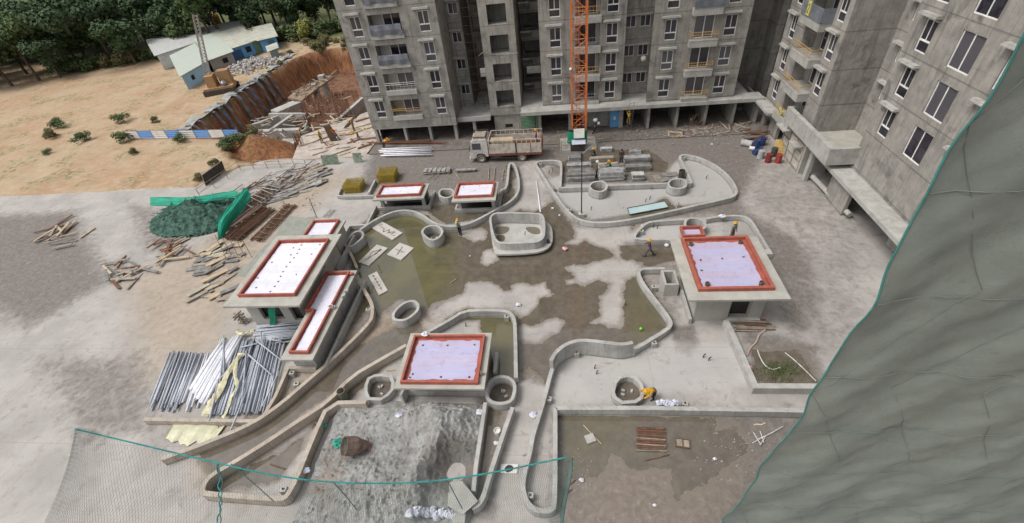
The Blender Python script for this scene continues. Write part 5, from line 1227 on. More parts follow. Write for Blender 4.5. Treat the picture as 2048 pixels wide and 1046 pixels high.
# lower field: slab, tubes, pallet
w = [G(960+a/4.253, 800+b/4.253, .12) for a, b in ((885,305),(958,278),(990,345),(915,370))]; solid('paving_slab', MB().prism([(p.x, p.y) for p in w], 0, .12), slab_m, 'square grey slab lying on a lath in the lower field', 'slab')
solid('lath', MB().tube([G(1167,850,.04), G(1203,888,.06)], .03, 4), wood_m, 'pale lath under the square grey slab', 'lath')
for i in range(16):
    y = 854+46*(i/15); zq = .06+.05*(i % 3); a = G(1274+U(-2, 2), y, zq); b = G(1330+U(-2, 2)+i*.15, y+3+U(-2, 2), zq)
    solid('steel_prop', MB().tube([a, b], .04, 6), random.choice((timberl_m, timber_m, rust_m)), 'steel prop in the neat bundle on the lower field', 'prop', 'bundle of steel props on the lower field')
for a, b, l in (((1290,921),(1338,909),'single dark bar below the bundle of props'),((1137,972),(1150,960),'upper dark rod beside the net edge'),((1131,988),(1144,978),'lower dark rod beside the net edge'),((900,567),(913,557),'short lath in the big puddle'),((756,530),(762,545),'short dark rod between the cover slabs'),((1046,911),(1064,905),'pale stick across the path by the hairpin wall'),((1160,852),(1163,850),'tiny chip'),((540,928),(570,938),'dark rod in the pointed bed'),((772,742),(790,740),'white lath left of the centre roof'),((1240,554),(1254,562),'thin lath on the dry patch')):
    if l == 'tiny chip': continue
    solid('rod', MB().tube([G(*a, .04), G(*b, .05)], .035, 5), timber_m if 'dark' in l else wood_m, l, 'rod')
t = T('mud_tray', 'dark-framed two-part tray on the lower field right of the props', 'tray', tuple(G(1365, 887, 0)), -.15)
m = MB(); m.wall([(-.36, -.24), (.36, -.24), (.36, .24), (-.36, .24)], .05, 0, .1, True); m.box((0, 0, .05), (.05, .44, .09)); m.build('frame', timber_m, t); MB().box((0, 0, .02), (.68, .44, .03)).build('base', timberl_m, t)
# planks, fallen trellis, hoses by the right pavilion
for k in range(9):
    a = G(1466+U(-3, 8), 640+k*2.6, .06+.04*(k % 3)); b = G(1545+U(-12, 12), 642+k*2.5, .06); solid('timber_plank', MB().tube([a, b], .05, 4), random.choice((timber_m, timber_m, timberl_m)), 'dark timber length in the pile under the eaves of the large right pavilion', 'timber', 'timber pile by the large right pavilion')
for k in range(4):
    a = G(1480+k*3, 632+k*5, .25+.03*k); b = G(1530+U(-4, 4), 634+k*5, .25+.03*k); solid('timber_plank', MB().tube([a, b], .07, 4), rust_m if k % 2 else timberl_m, 'reddish plank on top of the timber pile by the large right pavilion', 'timber', 'timber pile by the large right pavilion')
def hose(pts, r, mat, label, name='hose'): return solid(name, MB().tube(smoothpts([G(*p, r) for p in pts], False, 3), r, 6), mat, label, 'hose')
hose([(1494,712),(1500,695),(1512,686),(1517,670),(1530,660)], .06, simple('pinkish_hose', (.42, .33, .28), (.36, .28, .24), 3), 'thick pinkish hose curling from the timber pile')
hose([(1515,700),(1520,715),(1530,732),(1545,740),(1560,735)], .03, whites_m, 'thin white hose looping into the weeds')
hose([(1570,705),(1595,725),(1632,762)], .025, whites_m, 'thin white cable running diagonally to the scaffold net')
hose([(1560,610),(1570,625),(1590,630),(1597,618),(1590,605)], .02, timberl_m, 'thin loop of wire on the dark damp patch')
t = T('rebar_bundle', 'tangled wire trestle half under the scaffold net', 'trestle', tuple(G(1540, 872, 0)))
m = MB()
for a, b in (((1505,886),(1566,853)), ((1507,865),(1522,890)), ((1520,862),(1528,885)), ((1530,875),(1520,890)), ((1540,868),(1515,878))): p, q = G(*a, .1), G(*b, .2); m.tube([p-t.location, q-t.location], .02, 5)
m.build('wire', whites_m, t)
hose([(1508,850),(1515,848),(1522,850),(1531,846)], .04, yfilm_m, 'strip of yellow plastic on the lower field', 'plastic_strip')
# weeds in the corner
m = MB(); 
for k in range(900):
    p = G(1560+random.gauss(0, 22), 742+random.gauss(0, 11), 0)
    if p.y < G(1560, 768)[1]: continue
    a = U(0, 6.28); h = U(.06, .22); e = Vector((math.cos(a), math.sin(a), 0))*U(.04, .12); w_ = Vector((-e.y, e.x, 0))*.25
    m.add([p-w_, p+w_, p+e+Vector((0, 0, h))], [(0, 1, 2)])
tag(m.build('weeds', simple('weed_green', (.07, .11, .03), (.10, .12, .04), 3)), 'patch of dark green weeds growing in the wet corner', 'weeds', kind='stuff')
# fine rubble and litter on the whole yard
m = MB()
def chip(p, s):
    m.box((p.x, p.y, p.z+s*.2), (s*U(.5, 1.2), s*U(.3, .9), s*U(.2, .6)), U(0, 3))
for k in range(330): chip(G(U(1100, 1530), U(262, 300), 0), U(.05, .2))
for k in range(200): chip(G(U(1240, 1520), U(252, 275), 0), U(.08, .3))
for k in range(260): chip(G(U(400, 1640), U(330, 1040), 0), U(.02, .07))
for k in range(160): chip(G(random.gauss(1480, 50), random.gauss(900, 35), 0), U(.03, .1))
for k in range(90): chip(G(random.gauss(1150, 20), random.gauss(950, 40), 0), U(.03, .08))
for k in range(120): chip(G(U(740, 950), U(262, 290), 0), U(.05, .18))
for k in range(150): chip(G(U(520, 640), U(350, 420), 0), U(.05, .2))
tag(m.build('rubble', simple('pale_rubble', (.33, .31, .28), (.18, .16, .14), 5)), 'scattered rubble and chips on the deck', 'rubble', kind='stuff')
# boards and timber debris along the right half of the ground floor
for k in range(26):
    x = U(1330, 1500); y = 268-(x-1330)*.11+U(-4, 12); a = G(x, y, .05); ang = U(0, 3); L = U(.8, 2.4); b = a+Vector((math.cos(ang)*L, math.sin(ang)*L, U(0, .1)))
    solid('broken_board', MB().tube([a, b], U(.04, .08), 4), random.choice((rust_m, timber_m, timberl_m, wood_m)), 'broken board strewn in front of the open ground-floor bays', 'board', 'broken boards before the ground-floor bays')
for k in range(16):
    a = G(U(1382, 1400), U(268, 276), 0) if 0 else G(U(1370, 1400), U(240, 250), 0); b = a+Vector((U(-.6, .6), U(-1.2, .2), U(.6, 1.3))); solid('propped_batten', MB().tube([a, b], .04, 4), random.choice((rust_m, timber_m, wood_m)), 'reddish batten leaning in the heap at the middle ground-floor bay', 'batten', 'battens leaning at the middle bay')
for (x, y, l) in ((1400, 263, 'left rectangular timber frame on the muddy yard'), (1350, 270, 'small timber frame on the muddy yard, left of the larger one')):
    t = T('timber_tray', l, 'tray', tuple(G(x, y, 0)), U(-.3, .3)); MB().wall([(-.7, -.5), (.7, -.5), (.7, .5), (-.7, .5)], .16, 0, .12, True).build('frame', random.choice((wood_m, timberl_m)), t)
for k in range(18):
    a = G(1487+U(-4, 30), 262+U(0, 18), .05+.02*k); b = a+Vector((U(1.2, 2.6), U(-.5, .5), 0)); solid('timber_plank', MB().tube([a, b], .05, 4), random.choice((rust_m, timber_m, rust_m)), 'rusty timber in the heap before the right-hand block', 'timber', 'timber heap before the right-hand block')
# barrels
def barrel(x, y, mat, label, lying=None, r=.29, h=.88):
    p = G(x, y, 0); t = T('barrel', label, 'barrel', (p.x, p.y, 0 if lying is None else r), 0 if lying is None else lying)
    m = MB(); m.lathe((0, 0, 0), [(0, 0), (r, 0), (r*1.03, .02), (r, .04), (r, h*.33), (r*1.04, h*.35), (r, h*.37), (r, h*.64), (r*1.04, h*.66), (r, h*.68), (r, h-.03), (r*1.03, h), (r*.9, h), (r*.88, h-.03), (0, h-.03)], 20)
    if lying is not None: m.v = [(z-h/2, y_, x_) for x_, y_, z in m.v]
    m.build('shell', mat, t, smooth=False)
    m2 = MB(); m2.lathe((.12, 0, h-.03), [(.05, 0), (.05, .03), (0, .03)], 8)
    if lying is not None: m2.v = [(z-h/2, y_, x_) for x_, y_, z in m2.v]
    m2.build('bung', chassis_m, t)
barrel(1492, 292, drumw_m, 'big white and steel barrel lying on its side, leftmost of the barrels', R(-35), .34, 1.1)
barrel(1503, 300, whites_m, 'small white drum lying just right of the big white barrel', R(-30), .2, .5)
barrel(1511, 296, drumb_m, 'blue barrel standing behind the other blue ones'); barrel(1514, 308, drumb_m, 'blue barrel lying in the middle of the barrel group', R(20)); barrel(1523, 290, drumb_m, 'dark blue barrel farthest back near the timber heap'); barrel(1520, 316, drumw_m, 'white-topped blue barrel standing at the front', None, .3, .8)
barrel(1535, 324, drumr_m, 'dark red barrel, left of the two red ones'); barrel(1555, 325, simple('bright_red_paint', (.32, .045, .03), (.24, .045, .035), 2), 'bright red barrel, right of the two red ones'); barrel(1546, 312, chassis_m, 'black barrel standing behind the two red ones')
for k, (x, y) in enumerate(((1556, 306), (1567, 310))):
    p = G(x, y, 0); t = MB(); t.box((0, 0, .65), (1.1, .07, 1.3)); 
    for j in range(5): t.box((0, -.05, .15+.26*j), (1.08, .05, .04))
    o = t.build('formwork_sheet', simple('yellow_plywood', (.50, .34, .13), (.42, .29, .12), 2), org=False); o.location = (p.x, p.y, 0); o.rotation_euler = (R(-28), 0, R(-30+12*k)); tag(o, ('left', 'right')[k]+' yellow ribbed plywood sheet leaning behind the red barrels', 'plywood sheet')
a, b = G(1622,350,.4), G(1700,430,.4); solid('round_beam', MB().tube([a, b], .22, 12), slab_m, 'thick round pale beam lying by the canopy column at the right edge', 'beam')
# ------------------------------------------------------------------ truck
f0, f1 = G(965, 325), G(1048, 322)
ta = math.atan2(f1.y-f0.y, f1.x-f0.x)
tr = T('truck', 'dusty cream open-bodied lorry with white cab, parked before the lift tower', 'truck', (f0.x, f0.y+1.05, 0), ta)
# local x runs from the front axle backwards, y to the far side
def trp(mb, name, mat, par=None): return mb.build(name, mat, par or tr)
m = MB()
prof = [(-1.15, .55), (-1.2, 1.2), (-1.12, 1.5), (-.95, 2.55), (-.55, 2.72), (.75, 2.72), (.85, 2.6), (.85, .75), (.55, .75), (.48, 1.0), (.2, 1.14), (-.2, 1.14), (-.48, 1.0), (-.55, .6)]
n = len(prof)
vs = [(x, -1.12, z) for x, z in prof] + [(x, 1.12, z) for x, z in prof]
m.add(vs, [tuple(range(n)), tuple(reversed(range(n, 2*n)))] + [(i, n+i, n+(i+1) % n, (i+1) % n) for i in range(n)])
cab = trp(m, 'cab', cabin_m)
m = MB(); m.add([(-1.125, -1.0, 1.6), (-1.125, 1.0, 1.6), (-.985, 1.0, 2.42), (-.985, -1.0, 2.42)], [(0, 3, 2, 1)]); m.v = [(x-.02, y, z) for x, y, z in m.v]; trp(m, 'windscreen', glass_m, cab)
m = MB(); m.bx(-.85, .1, -1.14, -1.125, 1.62, 2.35); trp(m, 'side_window', glass_m, cab)
m = MB(); m.bx(.2, .28, -1.15, -1.125, 1.3, 1.36); trp(m, 'door_handle', chassis_m, cab)
m = MB(); m.bx(-.7, .7, -.8, .8, 2.73, 2.85); m.bx(-.6, .6, -.7, .7, 2.85, 2.93); trp(m, 'roof_load', timberl_m, cab)
m = MB(); m.wall([(-.8, -.95), (.75, -.95), (.75, .95), (-.8, .95)], .06, 2.95, 3.02, True); 
for x in (-.8, .75):
    for y in (-.95, .95): m.bx(x-.03, x+.03, y-.03, y+.03, 2.7, 2.95)
trp(m, 'roof_rack', chassis_m, cab)
for y in (-.8, .8): m = MB(); m.bx(-1.26, -1.19, y-.16, y+.16, .8, 1.02); trp(m, 'headlight', simple('headlight_glass', (.5, .5, .48), (.4, .4, .38), 5, rough=.2), tr)
m = MB(); m.bx(-1.34, -1.16, -1.15, 1.15, .42, .72); trp(m, 'bumper', cabin_m)
m = MB(); m.bx(-1.24, -1.205, -.6, .6, .8, 1.2); trp(m, 'grille', chassis_m)
m = MB(); m.tube([(-1.0, -1.2, 2.2), (-1.12, -1.32, 2.1), (-1.12, -1.32, 1.8)], .03, 5); m.box((-1.12, -1.34, 1.85), (.06, .18, .4)); trp(m, 'mirror', chassis_m)
m = MB(); m.bx(.3, 6.55, -.5, -.35, .62, .85); m.bx(.3, 6.55, .35, .5, .62, .85)
for x in (1.2, 2.4, 5.2): m.bx(x-.06, x+.06, -1.1, 1.1, .7, .8)
m.bx(1.1, 3.9, -1.12, -1.05, .45, .55); m.bx(1.1, 3.9, -1.12, -1.05, .72, .8); trp(m, 'chassis', chassis_m)
m = MB(); m.bx(1.3, 2.2, -1.0, -.55, .42, .78); trp(m, 'fuel_tank', steel_m)
bx0, bx1, by = 1.0, 6.75, 1.22
m = MB(); m.bx(bx0, bx1, -by, by, .95, 1.12); trp(m, 'floor', redoxide_m)
m = MB(); m.bx(bx0, bx1, -by-.03, -by+.03, .86, 1.12); m.bx(bx0, bx1, by-.03, by+.03, .86, 1.12); trp(m, 'side_rail', redoxide_m)
for s in (-1, 1):
    m = MB()
    for k in range(7): z = 1.14+.155*k; m.bx(bx0, bx1, s*by-.03, s*by+.03, z, z+.135)
    side = trp(m, 'side_board', cream_m)
    m = MB()
    for k in range(12): x = bx0+.05+(bx1-bx0-.1)*k/11; m.bx(x-.035, x+.035, s*by+s*.03-.02, s*by+s*.03+.02, 1.1, 2.65 if k % 1 == 0 else 2.2)
    m.bx(bx0, bx1, s*by-.02, s*by+.03, 2.65, 2.72); m.bx(bx0, bx1, s*by-.02, s*by+.02, 2.3, 2.34) if 0 else None
    trp(m, 'stake_rail', cream_m)
    m = MB(); m.bx(2.95+bx0-.04, 3.05+bx0+.04, s*by+s*.04-.02, s*by+s*.04+.03, .95, 2.3); m.bx(bx0+1.9*2.4, bx0+1.9*2.4+.07, s*by+s*.04-.02, s*by+s*.04+.03, .95, 2.3); trp(m, 'dark_stake', chassis_m)
m = MB(); m.bx(bx0-.03, bx0+.05, -by, by, 1.1, 2.7); trp(m, 'headboard', cream_m)
m = MB(); m.bx(bx1-.05, bx1+.03, -by, by, 1.1, 2.0); m.bx(bx1-.03, bx1+.03, -by, by, 2.62, 2.72); trp(m, 'tailboard', redoxide_m)
m = MB()
for k in range(16): y = -by+.1+.15*k; m.box((3.8+U(-.05, .05), y, 1.3+.015*(k % 3)+.04*math.sin(k)), (5.3, .11, .09), U(-.01, .01))
tag(trp(m, 'load_bar', rust_m), 'rusty steel bars loaded lengthwise in the body')
m = MB(); m.bx(bx0+.2, bx0+2.7, -1.1, -.1, 2.35, 2.5); m.bx(bx0+.25, bx0+2.8, -1.08, -.15, 1.5, 2.34); trp(m, 'load_board', wood_m)
def wheel(x, y, label=None, r=.5, w=.3):
    t = MB(); pr = [(r*.55, -w/2), (r*.92, -w/2), (r, -w*.35), (r, w*.35), (r*.92, w/2), (r*.55, w/2)]
    t.lathe((0, 0, 0), pr, 24); t.v = [(a+x, c+y, b+r) for a, b, c in t.v]; o = trp(t, 'wheel', tyre_m)
    t = MB(); s = -1 if y < 0 else 1
    t.lathe((0, 0, 0), [(0, -w*.2*s), (r*.2, -w*.2*s), (r*.24, w*.3*s), (r*.3, w*.1*s), (r*.5, w*.15*s), (r*.57, w*.45*s), (r*.57, -w*.4*s)], 20); t.v = [(a+x, c+y, b+r) for a, b, c in t.v]; trp(t, 'rim', cream_m, o)
for x in (0, 4.55): 
    for y in (-1.0, 1.0): wheel(x, y)
for y in (-1.0, 1.0): wheel(5.75, y*.98) if y > 0 else None
m = MB(); m.bx(3.95, 5.2, -1.2, -1.17, .98, 1.0); trp(m, 'mudguard', chassis_m)

# ------------------------------------------------------------------ tower crane mast
c1, c2 = G(1145, 296), G(1171.5, 294)
cw = (c2.x-c1.x)
cr = T('tower_crane', 'orange lattice crane mast rising in front of the middle wing', 'crane', ((c1.x+c2.x)/2, c1.y+cw/2, 0))
h_ = cw/2; HM = 34
m = MB()
for sx in (-1, 1):
    for sy in (-1, 1):
        m = MB(); m.bx(sx*h_-.085, sx*h_+.085, sy*h_-.085, sy*h_+.085, 0, HM); m.build('mast_leg', orange_m, cr)
m = MB()
for k in range(int(HM/1.25)):
    z0, z1 = k*1.25+.2, (k+1)*1.25+.2
    for (ax, ay, bx2, by2) in ((-1, -1, 1, -1), (1, -1, 1, 1), (1, 1, -1, 1), (-1, 1, -1, -1)):
        a, b = (ax*h_, ay*h_), (bx2*h_, by2*h_)
        if k % 2: a, b = b, a
        m.tube([(*a, z0), (*b, z1)], .035, 5); m.tube([(*a, z1), (*b, z1)], .03, 5)
m.build('lattice_brace', orange_m, cr)
m = MB()
for k in range(3): m.tube([(-h_*.35, -.3, .4), (-h_*.35, -.3, HM-1)], .02, 5); m.tube([(h_*.1, -.3, .4), (h_*.1, -.3, HM-1)], .02, 5); break
for k in range(int(HM/.35)): m.tube([(-h_*.35, -.3, .5+k*.35), (h_*.1, -.3, .5+k*.35)], .013, 4)
m.build('ladder', orange_m, cr)
m = MB(); m.bx(-2.1, 1.9, -1.55, 1.6, -.05, .16); m.build('base', slab_m, cr)
m = MB()
for x in (-2.0, 1.9): m.tube([(x, -1.5, .1), (x, -1.5, 1.2)], .04, 5)
m.tube([(-2.0, -1.5, 1.15), (2.6, -1.5, 1.35)], .04, 5); m.tube([(-2.0, -1.5, .7), (1.9, -1.5, .75)], .03, 5); m.build('guard_rail', timberl_m, cr)
m = MB(); m.lathe((0, 0, 0), [(0, 0), (.12, .05), (.16, .16), (.1, .28), (0, .3)], 10); m.v = [(x+h_*-1.15, y-h_-.2, z+8.6) for x, y, z in m.v]; m.build('flood_lamp', whites_m, cr)
t = T('green_bin', 'green net-clad bin with white panels hung against the foot of the crane mast', 'bin', (cr.location.x-.2, cr.location.y-h_-.55, 0))
m = MB(); 
for k in range(10): a = k/10*6.28; b = (k+1)/10*6.28; m.add([(1.1*math.cos(a)*(.95+.1*(k % 2)), .38*math.sin(a), .9), (1.1*math.cos(b)*(1.05-.1*(k % 2)), .38*math.sin(b), .9), (1.05*math.cos(b), .38*math.sin(b), 2.3), (1.05*math.cos(a), .38*math.sin(a), 2.3)], [(0, 1, 2, 3)])
m.build('net_cover', greencloth_m, t)
MB().box((.15, -.48, 2.2), (1.15, .05, 1.0), Euler((R(-15), 0, 0))).build('panel', whites_m, t); MB().box((.1, -.62, 1.25), (1.5, .06, .5), Euler((R(-35), 0, 0))).build('lower_panel', simple('pale_blue_board', (.5, .52, .62), (.45, .47, .55), 2), t)
m = MB(); m.bx(-.8, .8, -.3, .3, 0, .9); m.build('stand', chassis_m, t)
t = T('mesh_cage', 'square wire cage standing left of the crane foot', 'cage', (cr.location.x-1.95, cr.location.y-.7, 0))
m = MB()
for k in range(7):
    for a, b in (((-.45, -.4), (.45, -.4)), ((-.45, .4), (.45, .4)), ((-.45, -.4), (-.45, .4)), ((.45, -.4), (.45, .4))): m.tube([(*a, .2+.28*k), (*b, .2+.28*k)], .014, 4)
for x in np.linspace(-.45, .45, 5):
    for y in (-.4, .4): m.tube([(x, y, .15), (x, y, 1.95)], .014, 4)
m.build('wire', timberl_m, t)
# access ladder at the ground floor bay
p = G(1258, 258, 0); t = T('ladder', 'tall grey ladder leaning on the ledge beside the blue door', 'ladder', (p.x, p.y, 0))
for s in (-1, 1): MB().tube([(s*.24, 0, 0), (s*.24, 50.95-p.y, 3.6)], .03, 5).build('rail', steel_m, t)
for k in range(11): u = (k+.5)/11; MB().tube([(-.24, (50.95-p.y)*u, 3.6*u), (.24, (50.95-p.y)*u, 3.6*u)], .02, 5).build('rung', steel_m, t)


# ------------------------------------------------------------------ people
skin_m = simple('brown_skin', (.20, .11, .07), (.17, .095, .06), 5, rough=.6, bump=0)
hair_m = simple('black_hair', (.02, .017, .015), (.03, .025, .02), 5, bump=0)
COL = {}
def cmat(c):
    if c not in COL: COL[c] = simple('cloth_%d' % len(COL), c, tuple(x*.75 for x in c), 6, rough=.9, bump=.4)
    return COL[c]
def skinmesh(name, verts, edges, radii, mat, parent, sub=1):
    me = bpy.data.meshes.new(name); me.from_pydata(verts, edges, []); me.materials.append(mat)
    o = bpy.data.objects.new(name, me); C.objects.link(o); o.parent = parent
    md = o.modifiers.new('skin', 'SKIN'); md.use_smooth_shade = True
    for i, sv in enumerate(me.skin_vertices[0].data): r = radii[i]; sv.radius = (r, r) if not isinstance(r, tuple) else r; sv.use_root = (i == 0)
    if sub: s = o.modifiers.new('sub', 'SUBSURF'); s.levels = sub; s.render_levels = sub
    return o
POSES = {  # joint offsets: lean forward (rad), hip height, thigh/knee angles L,R ; arm (shoulder, elbow) L,R
 'stand': dict(lean=.05, hip=.92, legs=((.05, .05), (-.05, .08)), arms=((.1, .25), (-.05, .3))),
 'phone': dict(lean=.02, hip=.92, legs=((.06, .04), (-.06, .06)), arms=((1.1, 1.9), (.1, .4))),
 'walk': dict(lean=.1, hip=.9, legs=((.42, .15), (-.38, .35)), arms=((-.4, .3), (.5, .5))),
 'bend': dict(lean=1.25, hip=.86, legs=((.25, .35), (-.05, .3)), arms=((1.3, .3), (1.6, .2))),
 'sit': dict(lean=.3, hip=.25, legs=((1.45, 1.35), (1.3, 1.5)), arms=((.8, .9), (.7, 1.0))),
 'climb': dict(lean=.1, hip=.95, legs=((.7, .9), (.05, .1)), arms=((2.2, .5), (1.6, .8))),
 'carry': dict(lean=.45, hip=.88, legs=((.3, .3), (-.2, .3)), arms=((2.4, .9), (2.3, .8))),
}
def person(loc, rz, pose, shirt, trousers, helmet, label, vest=None):
    P = POSES[pose]; t = T('person', label, 'person', loc, rz)
    # local: facing +x ; y left
    hip = Vector((0, 0, P['hip'])); L = P['lean']; d = Vector((math.sin(L), 0, math.cos(L)))
    sp, ch, nk = hip+d*.2, hip+d*.42, hip+d*.54; hd = nk+Vector((math.sin(L*.6), 0, math.cos(L*.6)))*.13; cr_ = hd+Vector((math.sin(L*.6), 0, math.cos(L*.6)))*.1
    v = [hip, sp, ch, nk, hd, cr_]; e = [(0, 1), (1, 2), (2, 3), (3, 4), (4, 5)]; r = [(.14, .11), (.125, .1), (.16, .11), .055, .088, .07]
    legs, arms = [], []
    for s, (a, k) in zip((1, -1), P['legs']):
        h = hip+Vector((0, s*.1, -.03)); kn = h+Vector((math.sin(a), 0, -math.cos(a)))*.42; b = a-k; an = kn+Vector((math.sin(b), 0, -math.cos(b)))*.42; toe = an+Vector((.16, s*.03, -.04))
        i = len(v); v += [h, kn, an, toe]; e += [(0, i), (i, i+1), (i+1, i+2), (i+2, i+3)]; r += [.09, .062, .042, .035]; legs.append((h, kn, an))
    for s, (a, k) in zip((1, -1), P['arms']):
        sh = ch+d*.07+Vector((0, s*.19, 0)); a0 = a+(L if pose in ('bend',) else 0)*.0; el = sh+Vector((math.sin(a0), s*.12, -math.cos(a0))).normalized()*.28; b = a0+k; w = el+Vector((math.sin(b), -s*.05, -math.cos(b))).normalized()*.25; dd = (w-el).normalized()
        i = len(v); v += [sh, el, w, w+dd*.07]; e += [(2, i), (i, i+1), (i+1, i+2), (i+2, i+3)]; r += [.058, .042, .03, (.036, .02)]; arms.append((sh, el, w))
        pal = w+dd*.07; side = dd.cross(Vector((0, 1, 0))).normalized()
        for q, ln in ((-.026, .055), (-.009, .072), (.009, .068), (.026, .05)):
            j = len(v); v += [pal+Vector((0, q, 0))+dd*.02, pal+Vector((0, q*1.2, 0))+dd*ln+side*.012]; e += [(i+3, j), (j, j+1)]; r += [.01, .008]
        j = len(v); v += [w+dd*.03+Vector((0, -s*.035, 0)), w+dd*.06+Vector((0, -s*.055, 0))]; e += [(i+2, j), (j, j+1)]; r += [.012, .009]
    skinmesh('body', v, e, r, skin_m, t)
    m = MB(); nf = Vector((math.cos(L*.6), 0, -math.sin(L*.6))); up = Vector((math.sin(L*.6), 0, math.cos(L*.6)))
    # shirt
    sv = [hip+d*.04, sp, ch, ch+d*.07]; se = [(0, 1), (1, 2), (2, 3)]; sr = [(.165, .13), (.155, .125), (.185, .13), .09]
    for (sh, el, w) in arms:
        i = len(sv); sv += [sh, el, el.lerp(w, .8)]; se += [(2, i), (i, i+1), (i+1, i+2)]; sr += [.075, .058, .046]
    skinmesh('shirt', sv, se, sr, cmat(shirt), t)
    if vest: skinmesh('vest', [hip+d*.08, sp, ch, ch+d*.1], [(0, 1), (1, 2), (2, 3)], [(.18, .145), (.172, .14), (.2, .145), .1], cmat(vest), t)
    tv = [hip+d*.05, hip-Vector((0, 0, .02))]; te = [(0, 1)]; trr = [(.15, .125), (.155, .125)]
    for (h, kn, an) in legs:
        i = len(tv); tv += [h+Vector((0, 0, -.03)), kn, kn.lerp(an, .93)]; te += [(1, i), (i, i+1), (i+1, i+2)]; trr += [.105, .08, .062]
    skinmesh('trousers', tv, te, trr, cmat(trousers), t)
    for (h, kn, an) in legs:
        f = an+Vector((.05, 0, -.04)); mm = MB(); mm.box(f, (.27, .1, .1)); mm.build('shoe', hair_m, t)
    # face features
    mm = MB()
    for s in (-1, 1): mm.box(hd+up*.015+nf*.085+Vector((0, s*.035, 0)), (.012, .022, .012))
    mm.build('eyes', hair_m, t); MB().lathe(hd+nf*.09, [(.0, .02), (.012, 0), (.016, -.02), (0, -.03)], 6).build('nose', skin_m, t)
    rot = Euler((0, L*.6, 0)).to_matrix(); mm = MB()
    if helmet:
        mm.lathe((0, 0, 0), [(.17, 0), (.14, .012), (.128, .03), (.12, .09), (.085, .14), (.03, .162), (0, .165)], 16); mm.v = [tuple(hd+up*.035+rot @ (Vector(p)+Vector((.012, 0, 0)))) for p in mm.v]; mm.build('helmet', cmat(helmet), t, smooth=True)
    else:
        mm.lathe((0, 0, 0), [(.1, -.02), (.108, .03), (.09, .09), (.04, .12), (0, .125)], 12); mm.v = [tuple(hd+up*.02+rot @ Vector(p)) for p in mm.v]; mm.build('hair', hair_m, t, smooth=True)
    return t
Yh, Wh = (.62, .33, .02), (.7, .7, .7)
def at(x, y, z=0): p = G(x, y, z); return (p.x, p.y, z)
person(at(921, 469), R(-100), 'phone', (.5, .5, .5), (.02, .02, .025), Yh, 'standing worker in green vest and yellow helmet, hand raised to face, by the big puddle', (.03, .20, .07))
person(at(1297, 512), R(170), 'walk', (.06, .05, .13), (.08, .085, .11), Yh, 'walking worker in dark purple shirt and yellow helmet left of the right pavilion')
person(at(1306, 796), R(-150), 'bend', (.62, .32, .03), (.03, .03, .03), Yh, 'worker in orange bending over beside the faceted ring')
person(at(1462, 478), R(-60), 'stand', (.28, .27, .24), (.15, .14, .12), Yh, 'worker in grey with yellow helmet mostly hidden behind the right pavilion roof')
person(at(1193, 352), R(10), 'stand', (.10, .11, .15), (.05, .06, .09), Wh, 'standing worker in dark jacket and white helmet between the formwork stacks')
person(at(1221, 338, .4), R(200), 'sit', (.02, .16, .08), (.05, .05, .07), (.62, .25, .02), 'sitting worker in green shirt and orange helmet on the formwork')
person(at(1242, 328, .3), R(-90), 'stand', (.07, .055, .05), (.035, .04, .055), None, 'bareheaded man in dark clothes standing on the formwork stacks')
person(at(1190, 312), R(190), 'sit', (.035, .035, .04), (.05, .05, .06), Yh, 'worker in black with yellow helmet sitting behind the formwork near the crane')
p_ = person(at(1189, 266), R(20), 'carry', (.04, .04, .045), (.03, .03, .035), None, 'man in black carrying a white sack on his shoulders right of the crane')
m = MB(); m.lathe((at(1189, 266)[0]+.1, at(1189, 266)[1], 1.35), [(0, 0), (.2, .05), (.3, .2), (.26, .4), (.1, .5), (0, .5)], 10); m.lathe((at(1189, 266)[0]+.45, at(1189, 266)[1]-.1, 1.05), [(0, 0), (.16, .05), (.2, .2), (.12, .35), (0, .38)], 9); solid('sack', m, sack_m, 'white sack carried on the shoulders of the man in black', 'sack', None, True)
p_ = at(1256, 263); person((p_[0], p_[1]-.05, .75), R(100), 'climb', (.50, .33, .05), (.30, .22, .08), Yh, 'worker in ochre clothes climbing the ladder beside the blue door')
person(at(769, 297), R(20), 'bend', (.60, .25, .03), (.06, .05, .05), Yh, 'worker in orange bending over the white wrapped pipes')
person(at(1297, 254), R(90), 'stand', (.05, .05, .055), (.04, .04, .045), None, 'dark-clad man standing at the open ground-floor bay')
p_ = at(1076, 288, 1.3); person((p_[0]-.15, p_[1]+.1, 1.3), R(180), 'stand', (.55, .16, .22), (.12, .07, .07), Yh, 'worker in pink shirt and yellow helmet standing in the truck body')
def atz(x, y, z): p = G(x, y, z); return (p.x, p.y, z)
person(atz(645, 286, -.2), R(-20), 'stand', (.50, .42, .06), (.25, .24, .1), Yh, 'worker in yellow vest holding the dark form column from the left')
person(atz(676, 281, -.2), R(170), 'carry', (.45, .12, .06), (.06, .08, .14), (.5, .2, .03), 'worker in red and blue holding the dark form column from the right')
person(atz(718, 278, -.2), R(200), 'bend', (.52, .30, .03), (.12, .09, .06), Yh, 'orange-clad worker nearest the left wing on the pale timber deck')
person(atz(709, 262, -.2), R(0), 'stand', (.30, .22, .18), (.2, .17, .14), Yh, 'worker in brown with yellow helmet behind the orange one on the timber deck')
person(atz(594, 296, -2.2), R(0), 'bend', (.45, .36, .08), (.12, .11, .08), Yh, 'yellow-vested worker lower left among the reinforcement columns')
person(atz(606, 281, -2.2), R(60), 'stand', (.38, .26, .12), (.12, .1, .09), Yh, 'worker in tan among the reinforcement columns, upper of two')
